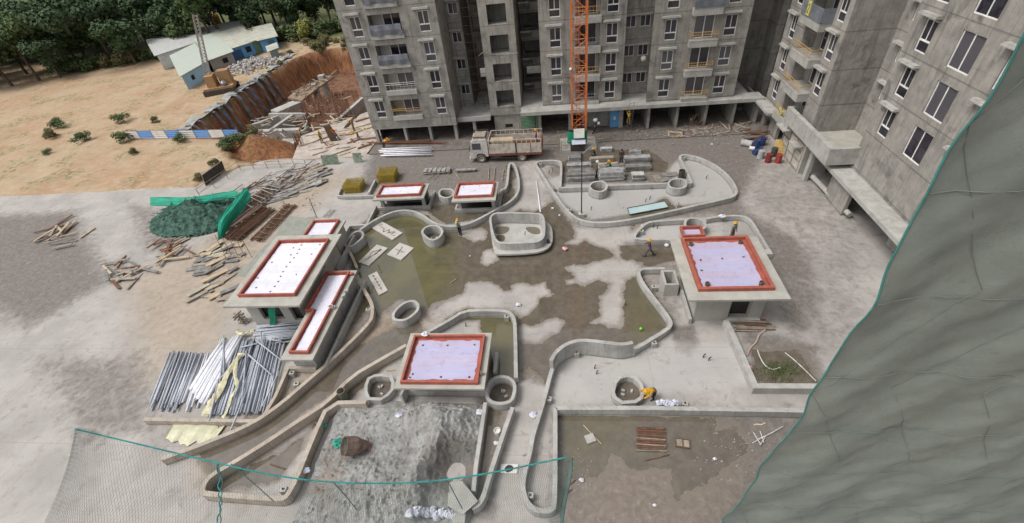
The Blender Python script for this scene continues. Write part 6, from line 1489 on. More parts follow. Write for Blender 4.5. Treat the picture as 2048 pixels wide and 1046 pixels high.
# ------------------------------------------------------------------ the pit: timber deck, foundations, reinforcement
solid('timber_deck', MB().prism([(-33.5, 48.9), (-24.0, 48.9), (-23.6, 56), (-24.0, 64), (-27.5, 64), (-35.5, 56)], -.55, -.2), simple('dusty_deck_boards', (.46, .40, .35), (.34, .29, .25), .9, dirt=.35), 'pale dusty timber deck of the next foundation beside the left wing', 'deck')
for k in range(46):
    p = Vector((U(-33.5, -24.2), U(49.2, 62), -.17)); 
    if p.x < -34+(p.y-49)*.0: continue
    a = random.choice((R(35), R(38), R(-50), R(10))); L = U(1.0, 3.2); d_ = Vector((math.cos(a), math.sin(a), 0))*L/2
    m = MB(); m.box((p.x, p.y, p.z+.03*(k % 3)), (L, U(.12, .5), .05), a); solid('plank', m, random.choice((wood_m, wood_m, timberl_m, MATS['dusty_deck_boards'], rust_m)), 'loose plank on the pale timber deck beside the left wing', 'plank', 'loose planks on the timber deck')
def fwall(px0, px1, z, th, h, label, mat=None, base=None):
    a, b = G(*px0, z), G(*px1, z); d = (b-a); m = MB(); m.wall([(a.x, a.y), (b.x, b.y)], th, z-h, z); solid('foundation_wall', m, mat or slab_m, label, 'foundation wall')
fwall((548,222),(600,200),-2.2,2.2,3,'thick pale foundation block at the foot of the long earth face')
fwall((505,248),(570,226),-2.2,.5,3,'upper long foundation beam pointing at the earth face')
fwall((536,262),(585,228),-2.0,.6,3,'slanting foundation beam crossing the pale frame')
fwall((538,227),(612,226),-1.9,.45,1,'horizontal pale beam at the top of the concrete frame')
fwall((500,262),(608,257),-1.6,.9,2.4,'broad beam of the lower concrete frame')
fwall((560,282),(600,282),-2.2,1.6,2.6,'short pale pier below the broad beam')
fwall((605,262),(612,240),-1.6,.6,3,'stub wall closing the right side of the concrete frame')
fwall((676,238),(725,194),-1.8,.6,3.2,'long pale wall running up to the left wing')
fwall((652,250),(700,222),-2.4,.5,2.4,'shorter pale wall parallel to the long one')
fwall((640,282),(672,246),-1.2,.3,3,'narrow wall at the edge of the timber deck')
m = MB(); a, b = G(690, 256, -.1), G(728, 214, -.1); m.tube([a, b], .22, 4); solid('timber_beam', m, timber_m, 'long dark timber beam leaning diagonally near the left wing', 'beam')
m = MB(); a, b = G(668, 240, -.6), G(738, 232, -.4); m.tube([a, b], .12, 4); solid('timber_beam', m, timberl_m, 'orange-brown horizontal beam near the left wing', 'beam')
for k, (x, y, w_, h) in enumerate(((640, 186, .9, 3.6), (656, 172, 1.1, 4.0), (610, 208, .8, 3), (625, 198, .8, 3.2), (588, 214, .7, 2.6))):
    p = G(x, y+18, -5.0); m = MB(); m.bx(p.x-w_/2, p.x+w_/2, p.y-.5, p.y+.5, -5.2, -5.2+h); solid('concrete_pier', m, slab_m if k < 2 else wallb_m, ('tall pale pier nearest the rear bank', 'tallest pale pier at the rear right', 'pier under the brushwood platform', 'second pier under the platform', 'short pier at the left end')[k], 'pier')
m = MB(); q = [G(a, b, -1.8) for a, b in ((575,195),(598,176),(660,150),(668,153),(640,172),(622,186),(604,200))]; m.prism([(p.x, p.y) for p in q], -2.1, -1.8); solid('platform', m, simple('brushwood', (.30, .24, .17), (.18, .12, .08), 2.5, dirt=.4), 'narrow cluttered formwork platform below the earth face', 'platform')
for k in range(70):
    u = rnd(); p = G(585+80*u+U(-8, 8), 192-40*u+U(-8, 8), -1.65); a = U(0, 3.1); L = U(.6, 2.4); m = MB(); m.tube([p, p+Vector((math.cos(a)*L, math.sin(a)*L, U(-.1, .5)))], U(.03, .07), 4)
    solid('scrap_timber', m, random.choice((timberl_m, timber_m, wood_m, rust_m)), 'scrap timber piled on the cluttered platform below the earth face', 'timber', 'scrap timber on the cluttered platform')
def rebar_column(x, y, zb, h, label, w=.55, tilt=0):
    p = G(x, y, zb); t = T('rebar_column', label, 'reinforcement', (p.x, p.y, zb), 0, 'reinforcement cages in the pit')
    m = MB()
    for sx in (-1, 0, 1):
        for sy in (-1, 0, 1):
            if sx or sy: m.tube([(sx*w/2, sy*w/2, 0), (sx*w/2+tilt*h+U(-.05, .05), sy*w/2+U(-.05, .05), h)], .035, 4)
    m.build('upright_bar', rebar_m, t); m = MB()
    for k in range(int(h/.3)):
        z = .15+k*.3; o = tilt*z; m.tube([(-w/2+o, -w/2, z), (w/2+o, -w/2, z), (w/2+o, w/2, z), (-w/2+o, w/2, z), (-w/2+o, -w/2, z)], .022, 3)
    m.build('tie_bar', rebar_m, t)
names = ['nearest the green corrugated sheets', 'left of the timber deck edge', 'tall one behind the dark form column', 'beside the long pale wall', 'against the orange bank', 'thick one in the middle of the pit', 'slender one behind the middle', 'near the concrete frame', 'rear one by the orange patch', 'rear left one', 'leaning one near the frame', 'farthest right near the wing']
for (x, y, zb, h, w_), nn in zip(((612, 318, -2.2, 3.4, .7), (603, 300, -2.4, 2.6, .6), (690, 252, -2.5, 4.2, .8), (700, 236, -2.5, 3, .7), (655, 228, -4, 3.2, .8), (640, 236, -4, 3.6, 1.0), (628, 224, -4.4, 3, .8), (618, 243, -3.5, 3, .7), (668, 214, -4.6, 2.8, .8), (603, 226, -4.4, 2.6, .7), (622, 262, -3, 2.6, .6), (716, 208, -3, 2.4, .7)), names): rebar_column(x, y, zb, h, 'rusty reinforcement cage '+nn, w_, U(-.03, .03))
m = MB()
for k in range(650):
    u, v_ = rnd(), rnd(); p = G(615+85*u+U(-5, 5), 246-50*v_*(.5+.5*u)+U(-4, 4), -3.5); a = U(0, 3.1) if k % 3 else R(35); L = U(.5, 2.2)
    m.tube([p, p+Vector((math.cos(a)*L*(.3 if k % 2 else 1), math.sin(a)*L*(.3 if k % 2 else 1), U(.8, 2.4) if k % 2 else U(-.1, .1)))], .045, 3)
tag(m.build('rebar_thicket', simple('light_rust', (.34, .19, .12), (.22, .12, .08), 4, bump=0)), 'dense thicket of rusty reinforcement bars in the pit', 'reinforcement', kind='stuff')
# dark form column held upright
p = G(666, 281, -.2); m = MB(); m.box((0, 0, 1.1), (.75, .5, 2.2), Euler((0, R(-6), R(15)))); o = m.build('form_column', simple('dark_ribbed_form', (.09, .06, .04), (.14, .10, .07), 5), org=False); o.location = (p.x, p.y, -.2); tag(o, 'dark brown column form held upright between two workers', 'form')
# green corrugated sheets, railings, posts at the deck edge
def csheet(p0, p1, h, mat, label, lean=.25):
    a, b = G(*p0, 0), G(*p1, 0); d_ = b-a; L = d_.length; n = int(L/.06); vs = []; nn = Vector((-d_.y, d_.x, 0)).normalized()
    for i in range(n+1): q = a+d_*(i/n)+nn*(.02 if i % 2 else -.02); vs += [q, q+nn*lean+Vector((0, 0, h))]
    m = MB(); m.add(vs, [(2*i, 2*i+2, 2*i+3, 2*i+1) for i in range(n)]); return solid('corrugated_sheet', m, mat, label, 'sheet')
sg = simple('grey_green_corrugated', (.13, .19, .13), (.30, .33, .27), 2.5, rough=.6, dirt=.3)
csheet((646, 330), (679, 329), 1.15, sg, 'larger grey-green corrugated sheet barrier at the deck edge, left of the other')
csheet((709, 326), (726, 325), 1.15, sg, 'smaller dark green corrugated sheet barrier nearer the white pipes')
def railing(pts, h, label, z=0):
    g = [G(*p, z) for p in pts]; t = T('guard_rail', label, 'railing', tuple(g[0])); l = t.location; m = MB()
    for k in (.45, .95): m.tube([q-l+Vector((0, 0, h*k)) for q in g], .03, 5)
    m.build('rail', timberl_m, t)
    for i in range(len(g)-1):
        n = max(1, int((g[i+1]-g[i]).length/1.6))
        for j in range(n): q = g[i].lerp(g[i+1], j/n)-l; MB().tube([q, q+Vector((0, 0, h))], .035, 5).build('post', timberl_m, t)
railing([(392+10, 395), (482, 340), (590, 334), (640, 338)], 1.15, 'thin pole guard railing along the pit edge of the deck')
t = T('edge_panel', 'black ribbed panel standing at the pit edge, white-framed', 'panel', tuple(G(412, 372, 0))); w0 = [G(413,374,0), G(452,344,0)]; d_ = w0[1]-w0[0]
m = MB(); m.add([(0, 0, 0), tuple(d_), tuple(d_+Vector((.1, .15, 1.3))), (.1, .15, 1.3)], [(0, 1, 2, 3)]); m.build('sheet', chassis_m, t); m = MB(); m.tube([(0, 0, 0), tuple(d_), tuple(d_+Vector((.1, .15, 1.3))), (.1, .15, 1.3), (0, 0, 0)], .05, 5); m.build('frame', timberl_m, t)
# blue and white sheet fence on the far side of the orange ground
a, b = G(482, 276, 0), G(392, 277, 0); dd = (b-a); ext = a+dd*2.6
t = T('sheet_fence', 'blue and white striped corrugated sheet fence beside the pit', 'fence', tuple(a)); cols = [blue_m, whites_m, blue_m, whites_m, pblue_m, blue_m, whites_m]
cols = [simple('bright_blue_sheet', (.13, .28, .60), (.16, .32, .6), 1), whites_m]
for k in range(8):
    q0, q1 = a+(ext-a)*(k/8), a+(ext-a)*((k+1)/8); m = MB(); n = 24; vs = []
    for i in range(9):
        z = .15+1.15*i/8; o = Vector((0, .03 if i % 2 else -.03, z)); vs += [q0-a+o, q1-a+o]
    m.add(vs, [(2*i, 2*i+1, 2*i+3, 2*i+2) for i in range(8)]); m.build('fence_sheet', cols[k % 2], t)
    MB().tube([q0-a, q0-a+Vector((0, 0, 1.5))], .05, 5).build('post', timberl_m, t)
# dark tarpaulins hung over the long earth face
for k in range(21):
    yy = 59.5+k*1.75; w_ = U(.35, .95); m = MB(); vs = []; sh = U(-.3, 1.2); n = 9
    for i in range(n+1):
        u = i/n; z = .25-5.0*max(0, u-.2)/.8; x = -56.5+2.2*min(1, u*4)*.7+1.1*u+.12*math.sin(i*2+k)
        y_ = yy+sh*u
        for q in (-.5, -.17, .17, .5): vs.append((x+.05*math.sin(q*20+i), y_+q*w_*(1+.2*math.sin(i+k)), z+.04*math.cos(q*14+k)))
    m.add(vs, [(4*i+q, 4*i+q+1, 4*i+q+5, 4*i+q+4) for i in range(n) for q in range(3)])
    if k % 4 == 3: continue
    solid('tarpaulin', m, tarpd_m if k % 5 else simple('blue_grey_tarp', (.10, .13, .19), (.13, .16, .22), 2), 'dark tarpaulin strip hanging down the long earth face of the pit', 'tarpaulin', 'tarpaulin strips on the earth face')
m = MB(); vs = []
for i in range(30):
    yy = 58+i*1.35; z = .18
    for q in (0, 1.0, 1.9): vs.append((-57.3+q+.3*math.sin(i*.9), yy, z+.15*math.sin(i*1.7+q)))
m.add(vs, [(3*i+q, 3*i+q+1, 3*i+q+4, 3*i+q+3) for i in range(29) for q in range(2)]); solid('slope_cover', m, simple('grey_cement_skin', (.26, .26, .24), (.36, .34, .30), 1.2, dirt=.4), 'grey cement skin along the rim of the earth face', 'cover')
# drill rig with lattice mast
rl = G(446, 182, 0); rg = T('piling_rig', 'ochre piling rig with a long grey lattice mast leaning left', 'rig', (rl.x, rl.y, 0), R(20))
m = MB(); m.bx(-2.4, 2.4, -1.6, 1.6, .5, 1.1); m.build('deck', simple('rig_ochre', (.42, .24, .10), (.32, .2, .12), 2, dirt=.3), rg)
m = MB(); m.bx(-2.6, 2.6, -1.9, -1.3, 0, .8); m.bx(-2.6, 2.6, 1.3, 1.9, 0, .8); m.build('track', chassis_m, rg)
m = MB(); m.bx(-1.6, -.2, -1.2, 1.0, 1.1, 3.0); m.bx(.3, 2.2, -.2, 1.4, 1.1, 3.3); m.build('cabin', MATS['rig_ochre'], rg); m = MB(); m.lathe((1.0, -.9, 1.1), [(0, 0), (.5, .1), (.55, .5), (.3, .8), (0, .8)], 12); m.build('winch', steel_m, rg)
top = FY(396, 60, rl.y+1) - rl; rz_ = Euler((0, 0, -R(20))).to_matrix(); top = rz_ @ top; base = Vector((-1.6, 0, 1)); dm_ = (top-base)*1.25; m = MB(); s1_ = dm_.cross(Vector((0, 1, 0))).normalized()*.4; s2_ = Vector((0, .4, 0))
cs = [s1_+s2_, s1_-s2_, -s1_-s2_, -s1_+s2_]
for c_ in cs: m.tube([base+c_, base+dm_+c_*.7], .07, 5)
for k in range(22):
    for i in range(4): m.tube([base+dm_*(k/22)+cs[i]*(1-.3*k/22), base+dm_*((k+1)/22)+cs[(i+1) % 4]*(1-.3*(k+1)/22)], .045, 4)
m.build('lattice_mast', simple('pale_mast_steel', (.40, .37, .34), (.3, .27, .24), 3), rg)
# site sheds
def shed(corners, h0, h1, wallm, label, doors=(), roofm=None):
    """corners: front-left, front-right, back-right pixels of the wall foot"""
    a, b, c = [G(*p, 0) for p in corners]; u = (b-a); v_ = (c-b); t = T('site_shed', label, 'shed', tuple(a), 0); m = MB()
    P0 = [Vector((0, 0, 0)), u, u+v_, v_]; H_ = [h0, h0, h1, h1]
    vs = [p for p in P0]+[p+Vector((0, 0, h)) for p, h in zip(P0, H_)]
    m.add(vs, [(0, 1, 5, 4), (1, 2, 6, 5), (2, 3, 7, 6), (3, 0, 4, 7)]); m.build('wall', wallm, t)
    un, vn = u.normalized(), v_.normalized(); m = MB(); o = .5
    vs = [-un*o-vn*o+Vector((0, 0, h0-.05)), u+un*o-vn*o+Vector((0, 0, h0-.05)), u+v_+un*o+vn*o+Vector((0, 0, h1+.05)), v_-un*o+vn*o+Vector((0, 0, h1+.05))]
    m.add(vs+[p+Vector((0, 0, .09)) for p in vs], [(0, 3, 2, 1), (4, 5, 6, 7), (0, 1, 5, 4), (1, 2, 6, 5), (2, 3, 7, 6), (3, 0, 4, 7)]); m.build('roof', roofm or shedroof_m, t)
    for (s0, w_, z0, z1, nm, mt) in doors:
        q = un*s0-vn*.04; m = MB(); m.add([q+Vector((0, 0, z0)), q+un*w_+Vector((0, 0, z0)), q+un*w_+Vector((0, 0, z1)), q+Vector((0, 0, z1))], [(0, 1, 2, 3)]); m.v = m.v; m.build(nm, mt, t)
shed(((529,106),(561,98),(552,80)), 2.6, 3.4, blue_m, 'right-hand blue shed with a pale mono-pitch roof', ((1.5, 1.4, 0, 2.1, 'door', simple('dull_blue_door', (.08, .2, .3), (.06, .15, .22), 2)),))
shed(((513,108),(528,104),(522,86)), 2.6, 3.2, greenp_m, 'narrow green-fronted shed between the two blue ones')
shed(((467,124),(514,108),(498,86)), 2.5, 3.6, blue_m, 'middle bright blue shed with broad dusty roof', ((3.6, 1.2, .8, 1.9, 'window', black_m), (.5, 2.2, 0, 1.9, 'door', simple('deep_blue_door', (.05, .12, .25), (.04, .1, .2), 2))))
shed(((430,145),(474,128),(450,98)), 2.4, 3.6, simple('grey_block_wall', (.36, .33, .29), (.28, .26, .23), 2), 'grey block-walled shed with pale green roof', ((2.6, 1.2, .9, 1.8, 'window', black_m),), simple('pale_green_roof', (.36, .42, .36), (.42, .43, .37), 1))
shed(((378,180),(426,150),(405,120)), 2.6, 3.2, pblue_m, 'nearest pale blue shed at the left edge of the site', ((2.2, .9, 1.0, 1.8, 'window', black_m),), simple('pale_green_roof', (.36, .42, .36), (.42, .43, .37), 1))
shed(((330,140),(420,108),(400,88)), 3.0, 3.8, whites_m, 'long white-roofed shed behind the grey one', (), simple('pale_grey_roof', (.44, .44, .42), (.36, .36, .34), 1.5))
shed(((420,100),(500,84),(490,74)), 3.0, 3.6, pblue_m, 'long low shed in the back row under the trees', (), MATS['pale_grey_roof'])
shed(((545,118),(560,112),(558,107)), 1.6, 1.9, simple('teal_box', (.18, .3, .28), (.3, .3, .25), 1), 'small teal and tan hut standing alone on the orange track')
# yellow water tank on a stand, brick tower at the left
p = G(442, 66, 0); t = T('water_tank', 'bright yellow water tank on a frame among the trees', 'tank', tuple(p)); MB().lathe((0, 0, 2.2), [(0, 0), (1.2, 0), (1.25, 1.6), (.9, 2.2), (.3, 2.5), (0, 2.5)], 16).build('tank', simple('tank_yellow', (.60, .36, .02), (.52, .32, .03), 1.5), t, smooth=True)
m = MB()
for sx in (-1, 1):
    for sy in (-1, 1): m.tube([(sx, sy, 0), (sx, sy, 2.2)], .1, 5)
m.build('stand', MATS['tank_yellow'], t)
# rubble mound
m = MB(); c = G(503, 133, 0)
for k in range(420):
    a = U(0, 6.28); r = abs(random.gauss(0, 1)); x, y = c.x+math.cos(a)*r*3.2, c.y+math.sin(a)*r*3.4; h = max(0, 1.0-r*.45); m.box((x, y, U(0, 1)*h+.15), (U(.2, .6), U(.2, .5), U(.15, .4)), Euler((U(-1, 1), U(-1, 1), U(0, 3))))
tag(m.build('rubble_mound', simple('white_rubble', (.46, .44, .42), (.34, .32, .3), 1.5)), 'mound of whitish broken concrete on the orange ground', 'rubble', kind='stuff')
# ------------------------------------------------------------------ trees
def leafmat(name, c1, c2, c3):
    t = NT(name); oi = t.n('ShaderNodeObjectInfo'); g = t.noise(.55, 4, .6)
    col = t.mix(t.ramp(g, .38, .62), c1, c2); col = t.mix(t.math('MULTIPLY', oi.outputs['Random'], .6), col, c3)
    t.put(t.b.inputs['Base Color'], col); t.b.inputs['Roughness'].default_value = .75; t.b.inputs['Specular IOR Level'].default_value = .15
    MATS[name] = t.m; return t.m
leaf1 = leafmat('dark_green_leaves', (.045, .075, .035), (.08, .125, .055), (.06, .085, .045))
leaf2 = leafmat('mid_green_leaves', (.07, .11, .045), (.12, .16, .065), (.09, .12, .05))
leafy = leafmat('yellow_green_leaves', (.24, .26, .06), (.32, .33, .10), (.2, .22, .06))
leafp = leafmat('pink_flowering_twigs', (.13, .08, .085), (.10, .085, .07), (.15, .09, .10))
bushm = leafmat('dry_bush_leaves', (.12, .12, .05), (.17, .16, .07), (.13, .12, .06))
def crown_mesh(name, rx, rz, n, s, mat, zc, lobes=9, seed=0):
    rr = random.Random(seed); L = [(Vector((rr.gauss(0, .42)*rx, rr.gauss(0, .42)*rx, zc+rr.uniform(-.5, .75)*rz)), rr.uniform(.35, .62)*rx) for _ in range(lobes)]
    m = MB()
    for _ in range(n):
        c, r = rr.choice(L); d_ = Vector((rr.gauss(0, 1), rr.gauss(0, 1), rr.gauss(.25, .9))).normalized(); q = c+d_*r*(rr.random()**.35)*Vector((1, 1, .8)).length/1.6
        a = Vector((rr.gauss(0, 1), rr.gauss(0, 1), rr.gauss(0, .6))).normalized(); b = a.cross(d_+Vector((0, 0, .01))).normalized(); k = s*rr.uniform(.5, 1.3)
        m.add([q-a*k-b*k*.4, q+b*k*.6-a*k*.1, q+a*k, q-b*k*.6+a*k*.2], [(0, 1, 2, 3)])
    me = bpy.data.meshes.new(name); me.from_pydata(m.v, [], m.f); me.materials.append(mat); return me, L
def tree_proto(kind, rx, rz, h, n, s, mat, seed):
    zc = h-rz*.9; me, L = crown_mesh('crown', rx, rz, n, s, mat, zc, seed=seed); m = MB(); m.tube([(0, 0, -.3), (.1, .05, h*.3), (0, .1, zc)], [.38, .26, .12], 8)
    for c, r in L[:6]: m.tube([(0.05, .05, h*.32), Vector((0, 0, h*.45)).lerp(c, .5)+Vector((0, 0, -.3)), c], [.16, .1, .04], 5)
    tm = m.build('trunk', bark_m, org=False); tme = tm.data; bpy.data.objects.remove(tm); return me, tme
TP_ = [tree_proto('a', 4.6, 3.6, 10, 3600, .42, leaf1, 1), tree_proto('b', 5.4, 4.2, 12, 4200, .45, leaf1, 2), tree_proto('c', 4.0, 3.2, 8.5, 3000, .4, leaf2, 3), tree_proto('d', 5.0, 4.6, 13, 3800, .42, leaf2, 4)]
TPP = tree_proto('p', 4.6, 4.2, 12, 2600, .24, leafp, 9)
def tree(x, y, k, sc, label, group='trees behind the site', name='tree', z=0):
    cm, tm = TP_[k] if isinstance(k, int) else k; t = T(name, label, 'tree', (x, y, z), U(0, 6.28), group); t.scale = (sc, sc, sc*U(.9, 1.1))
    for nm, me in (('crown', cm), ('trunk', tm)): o = bpy.data.objects.new(nm, me); C.objects.link(o); o.parent = t
labs = ['dark dense tree in the wood behind the site sheds', 'tall dark tree in the wood behind the site sheds', 'mid-green tree in the wood behind the site sheds', 'tall mid-green tree in the wood behind the site sheds']
rt = random.Random(5); ntree = 0
for gy_ in np.arange(76, 215, 6.3):
    for gx_ in np.arange(-330, -30, 7.4):
        x, y = gx_+rt.uniform(-2.6, 2.6), gy_+rt.uniform(-2.4, 2.4)
        lim = np.interp(x, [-330, -150, -100, -75, -62, -50, -30], [70, 78, 96, 107, 111, 119, 119])
        if y < lim or y > 118+(abs(x)-30)*.62: continue
        if ntree > 285: continue
        k = rt.choice((0, 0, 1, 1, 2, 3)); tree(x, y, k, rt.uniform(.75, 1.15), labs[k], z=float(np.clip((y-150)/120, 0, 1)*6-.2)); ntree += 1
for (px_, py_, sc) in ((457, 62, .95),): p = G(px_, py_, 0); tree(p.x, p.y, TPP, sc, 'bare-looking tree with pink blossom rising above the dark wood', None, 'flowering_tree')
yp = tree_proto('y', 2.2, 1.9, 5, 1300, .22, leafy, 12); p = G(618, 80, 0); tree(p.x, p.y, yp, .9, 'small bright yellow-green tree at the edge of the wood', None, 'small_tree')
# bushes
bp = []
for sd_, mt in ((21, bushm), (22, leaf2), (23, bushm)):
    me, L = crown_mesh('bush', 1.3, .8, 900, .14, mt, .55, 7, sd_); bp.append(me)
def bush(x, y, k, sc, label, z=0, gp=None):
    p = G(x, y, z); o = bpy.data.objects.new('bush', bp[k]); C.objects.link(o); o.location = (p.x, p.y, z); o.scale = (sc, sc, sc*.9); o.rotation_euler = (0, 0, U(0, 6)); tag(o, label, 'bush', gp)
bush(468, 290, 1, .95, 'large green bush in front of the blue and white fence'); bush(450, 298, 1, .8, 'green bush left of the large one by the fence'); bush(486, 284, 1, .75, 'green bush at the right end of the fence'); bush(507, 268, 0, .8, 'dry scrub bush on top of the orange mound')
bush(434, 330, 0, .6, 'dry grass tuft on the orange ground'); bush(400, 360, 0, .6, 'dry tuft near the pit edge panel'); bush(560, 108+22, 0, .6, 'scrub on the rim beside the teal hut'); bush(583, 108, 0, .6, 'scrub bush on the rim right of the track')
for k in range(16): bush(U(600, 692), U(66, 104), random.choice((0, 0, 2)), U(.7, 1.3), 'straw-coloured scrub on the bank below the wood', 0, 'scrub on the bank')
for k in range(14): bush(U(405, 560), U(120, 250), 2, U(.5, 1.0), 'small dry scrub clump along the rim of the pit', 0, 'scrub clumps along the rim') if False else None
for k in range(16):
    u = k/15; bush(420+130*u+U(-6, 6), 230-95*u+U(-6, 8), 0, U(.15, .32), 'low scrub clump along the rim of the long earth face', 0, 'scrub clumps along the rim')
for k in range(10): bush(U(20, 380), U(230, 330), random.choice((0, 1)), U(.5, 1.0), 'scrub bush on the orange ground left of the pit', 0, 'scrub on the left orange ground')
# ------------------------------------------------------------------ left side: netted scrap heap, timber stacks, planks
c = G(432, 425, .6); hx = np.arange(-7.5, 3.2, .14); hy = np.arange(-4.2, 4.2, .14); HX, HY = np.meshgrid(hx, hy); HP = np.stack([HX.ravel(), HY.ravel()], 1)
rr_ = np.sqrt(((HP[:, 0]+2.2)/5.2)**2+(HP[:, 1]/3.6)**2); hz_ = 1.9*np.clip(1-rr_, 0, 1)**.6*(.7+.6*vnoise(HP, .9, 11))+.35*(vnoise(HP, .3, 12)-.5)
m = MB(); n_x = len(hx); m.v = [(c.x+a, c.y+b, z) for (a, b), z in zip(HP, np.where(rr_ < 1.02, np.maximum(hz_, .02), -.2))]; m.f = [(j*n_x+i, j*n_x+i+1, (j+1)*n_x+i+1, (j+1)*n_x+i) for j in range(len(hy)-1) for i in range(n_x-1) if rr_[j*n_x+i] < 1.0]
for k in range(420):
    i = random.randrange(len(HP))
    if rr_[i] > .95: continue
    q = Vector((c.x+HP[i][0], c.y+HP[i][1], max(.02, hz_[i])+.02)); a = U(0, 6.28); L = U(.2, .9); m.tube([q, q+Vector((math.cos(a)*L, math.sin(a)*L, U(-.1, .2)))], U(.015, .05), 4)
def scrap_mat():
    t = NT('netted_scrap'); a = t.noise(3.2, 8, .8, dist=.8); col = t.mix(t.ramp(a, .4, .55), (.02, .085, .07), (.10, .17, .13)); col = t.mix(t.ramp(t.noise(7, 6, .8), .55, .68), col, (.30, .33, .28)); col = t.mix(t.ramp(t.noise(2, 6, .7), .58, .66), col, (.012, .04, .035)); t.bump(a, 1, .2); return t.done(col, .9, .1)
tag(m.build('scrap_heap', scrap_mat(), org=(c.x, c.y, 0)), 'big heap of scrap under dark green netting at the left edge', 'scrap heap', kind='stuff')
def sheet_px(grid, name, mat, label, cat, zf):
    """cloth through a grid of pixels with heights"""
    rows = [[G(x, y, z) for x, y, z in r] for r in grid]; R_ = []
    for r in rows: R_.append(smoothpts(r, False, 2))
    k = len(R_[0]); fine = []
    for j in range(k):
        colp = smoothpts([R_[i][j] for i in range(len(R_))], False, 2); fine.append([p+Vector((0, 0, zf*math.sin(j*1.9+i*.8)*.5)) for i, p in enumerate(colp)])
    m = MB(); q = len(fine[0]); vs = [p for r in fine for p in r]; m.add(vs, [(i*q+j, i*q+j+1, (i+1)*q+j+1, (i+1)*q+j) for i in range(len(fine)-1) for j in range(q-1)]); return solid(name, m, mat, label, cat)
gc = simple('bright_green_sheeting', (.01, .30, .19), (.015, .23, .15), 1.3, rough=.6, bump=.5, bscale=4)
sheet_px([[(478,388,1.8),(492,372,1.9),(503,392,1.2)], [(455,415,1.9),(475,410,1.7),(482,425,.8)], [(434,440,1.8),(445,450,1.5),(452,462,.6)], [(436,480,.5),(442,478,.4),(450,472,.2)]], 'shade_sheet', gc, 'bright green sheeting folded over the right end of the scrap heap', 'sheeting', .1)
sheet_px([[(300,395,2.0),(300,402,1.9),(300,412,1.6)], [(392,394,2.1),(392,401,1.9),(396,410,1.5)], [(430,388,2.0),(440,392,1.9),(444,398,1.6)], [(470,380,1.9),(476,384,1.9),(478,392,1.7)]], 'shade_sheet', gc, 'narrow bright green sheet along the rear crest of the scrap heap', 'sheeting', .12)
def timber_stack(corners, n, layers, z0, mats, label, group, dirs=2):
    """corners a (near-left), b (far-right) in pixels; beams laid between them"""
    a, b, c_ = [G(*p, z0) for p in corners]; u, v_ = b-a, c_-a
    for l in range(layers):
        for k in range(n):
            w_ = (k+.5)/n
            if l % 2 == 0: p, q = a+v_*w_, a+v_*w_+u
            else: p, q = a+u*w_, a+u*w_+v_
            z = Vector((0, 0, .12*l+U(0, .05))); jt = Vector((U(-.15, .15), U(-.15, .15), 0)); solid('timber_beam', MB().tube([p+z+jt, q+z-jt], .06, 4), random.choice(mats), label, 'timber', group)
timber_stack(((447,478),(520,418),(480,482)), 11, 3, .1, [timber_m, rust_m, timber_m], 'brown timber length in the long stack right of the netted scrap heap', 'brown timber in the long stack')
timber_stack(((446,465),(505,420),(478,462)), 6, 5, .2, [timber_m, rust_m, timberl_m], 'brown beam in the square cross-stack beside the green sheeting', 'beams in the square cross-stack')
timber_stack(((482,414),(538,372),(512,424)), 8, 4, .1, [steel_m, timber_m, timberl_m, timber_m], 'grey-brown beam in the rack behind the cross-stack', 'beams in the rear rack')
timber_stack(((500,480),(572,408),(525,484)), 8, 2, .1, [rust_m, timber_m], 'long rust-brown beam at the right side of the timber stacks', 'long beams beside the timber stacks')
for k in range(80):
    u = rnd(); x = 530+110*u+U(-18, 18); y = 392-52*u+U(-14, 22); p = G(x, y, .05); a = R(40)+U(-.35, .35); L = U(1.2, 2.8); m = MB(); m.box((p.x, p.y, .06+.05*rnd()*3), (L, U(.3, .6), .06), Euler((0, U(-.06, .06), a)))
    solid('form_board', m, random.choice((ply_m, plyd_m, plyd_m, timberl_m, timber_m)), 'grey board strewn between the timber stacks and the pit railing', 'board', 'grey boards strewn by the pit railing')
for k in range(40):
    x = U(395, 470); y = U(485, 600); p = G(x, y, .05); a = R(10)+random.choice((0, .6, .8))+U(-.2, .2); L = U(.9, 2.2); m = MB(); m.box((p.x, p.y, .06+.05*rnd()*3), (L, U(.25, .5), .06), Euler((0, U(-.05, .05), a)))
    solid('form_board', m, random.choice((simple('pale_straw_board', (.42, .40, .30), (.33, .31, .24), 2, dirt=.3), timberl_m, wood_m, plyd_m)), 'pale plank lying about left of the long building', 'board', 'pale planks left of the long building')
for k in range(54):
    cx_, cy_ = ((120, 470), (250, 545), (340, 500))[k % 3]; x = random.gauss(cx_, 26); y = random.gauss(cy_, 12); p = G(x, y, .05); a = U(0, 3); L = U(1.4, 2.8); m = MB(); m.box((p.x, p.y, .06+.06*rnd()*6), (L, U(.15, .3), .06), Euler((0, U(-.05, .05), a)))
    solid('form_board', m, random.choice((timberl_m, wood_m, plyd_m, rust_m)), 'board in the wide spread of planks at the far left of the deck', 'board', 'planks spread at the far left')
for k in range(5): p, q = G(430+14*k, 470+3*k, 1.2), G(452+13*k, 515, .0); solid('thin_pole', MB().tube([p, q], .025, 4), rust_m, 'thin rusty pole leaning left of the long building', 'pole', 'thin leaning poles left of the long building')
p, q = G(634, 436, 0), G(618, 396, 0); q = FY(618, 396, p.y-.2); solid('thin_post', MB().tube([p, q], .05, 6), timberl_m, 'thin leaning white post behind the long left building', 'post')
ladder_frame(((651,434),(665,419)), 'grey perforated plank lying behind the rear roof of the long left building', 5, .5, ply_m)
gm_ = simple('grey_green_ground_net', (.21, .225, .19), (.27, .27, .24), 1.4, bump=.4, bscale=20)
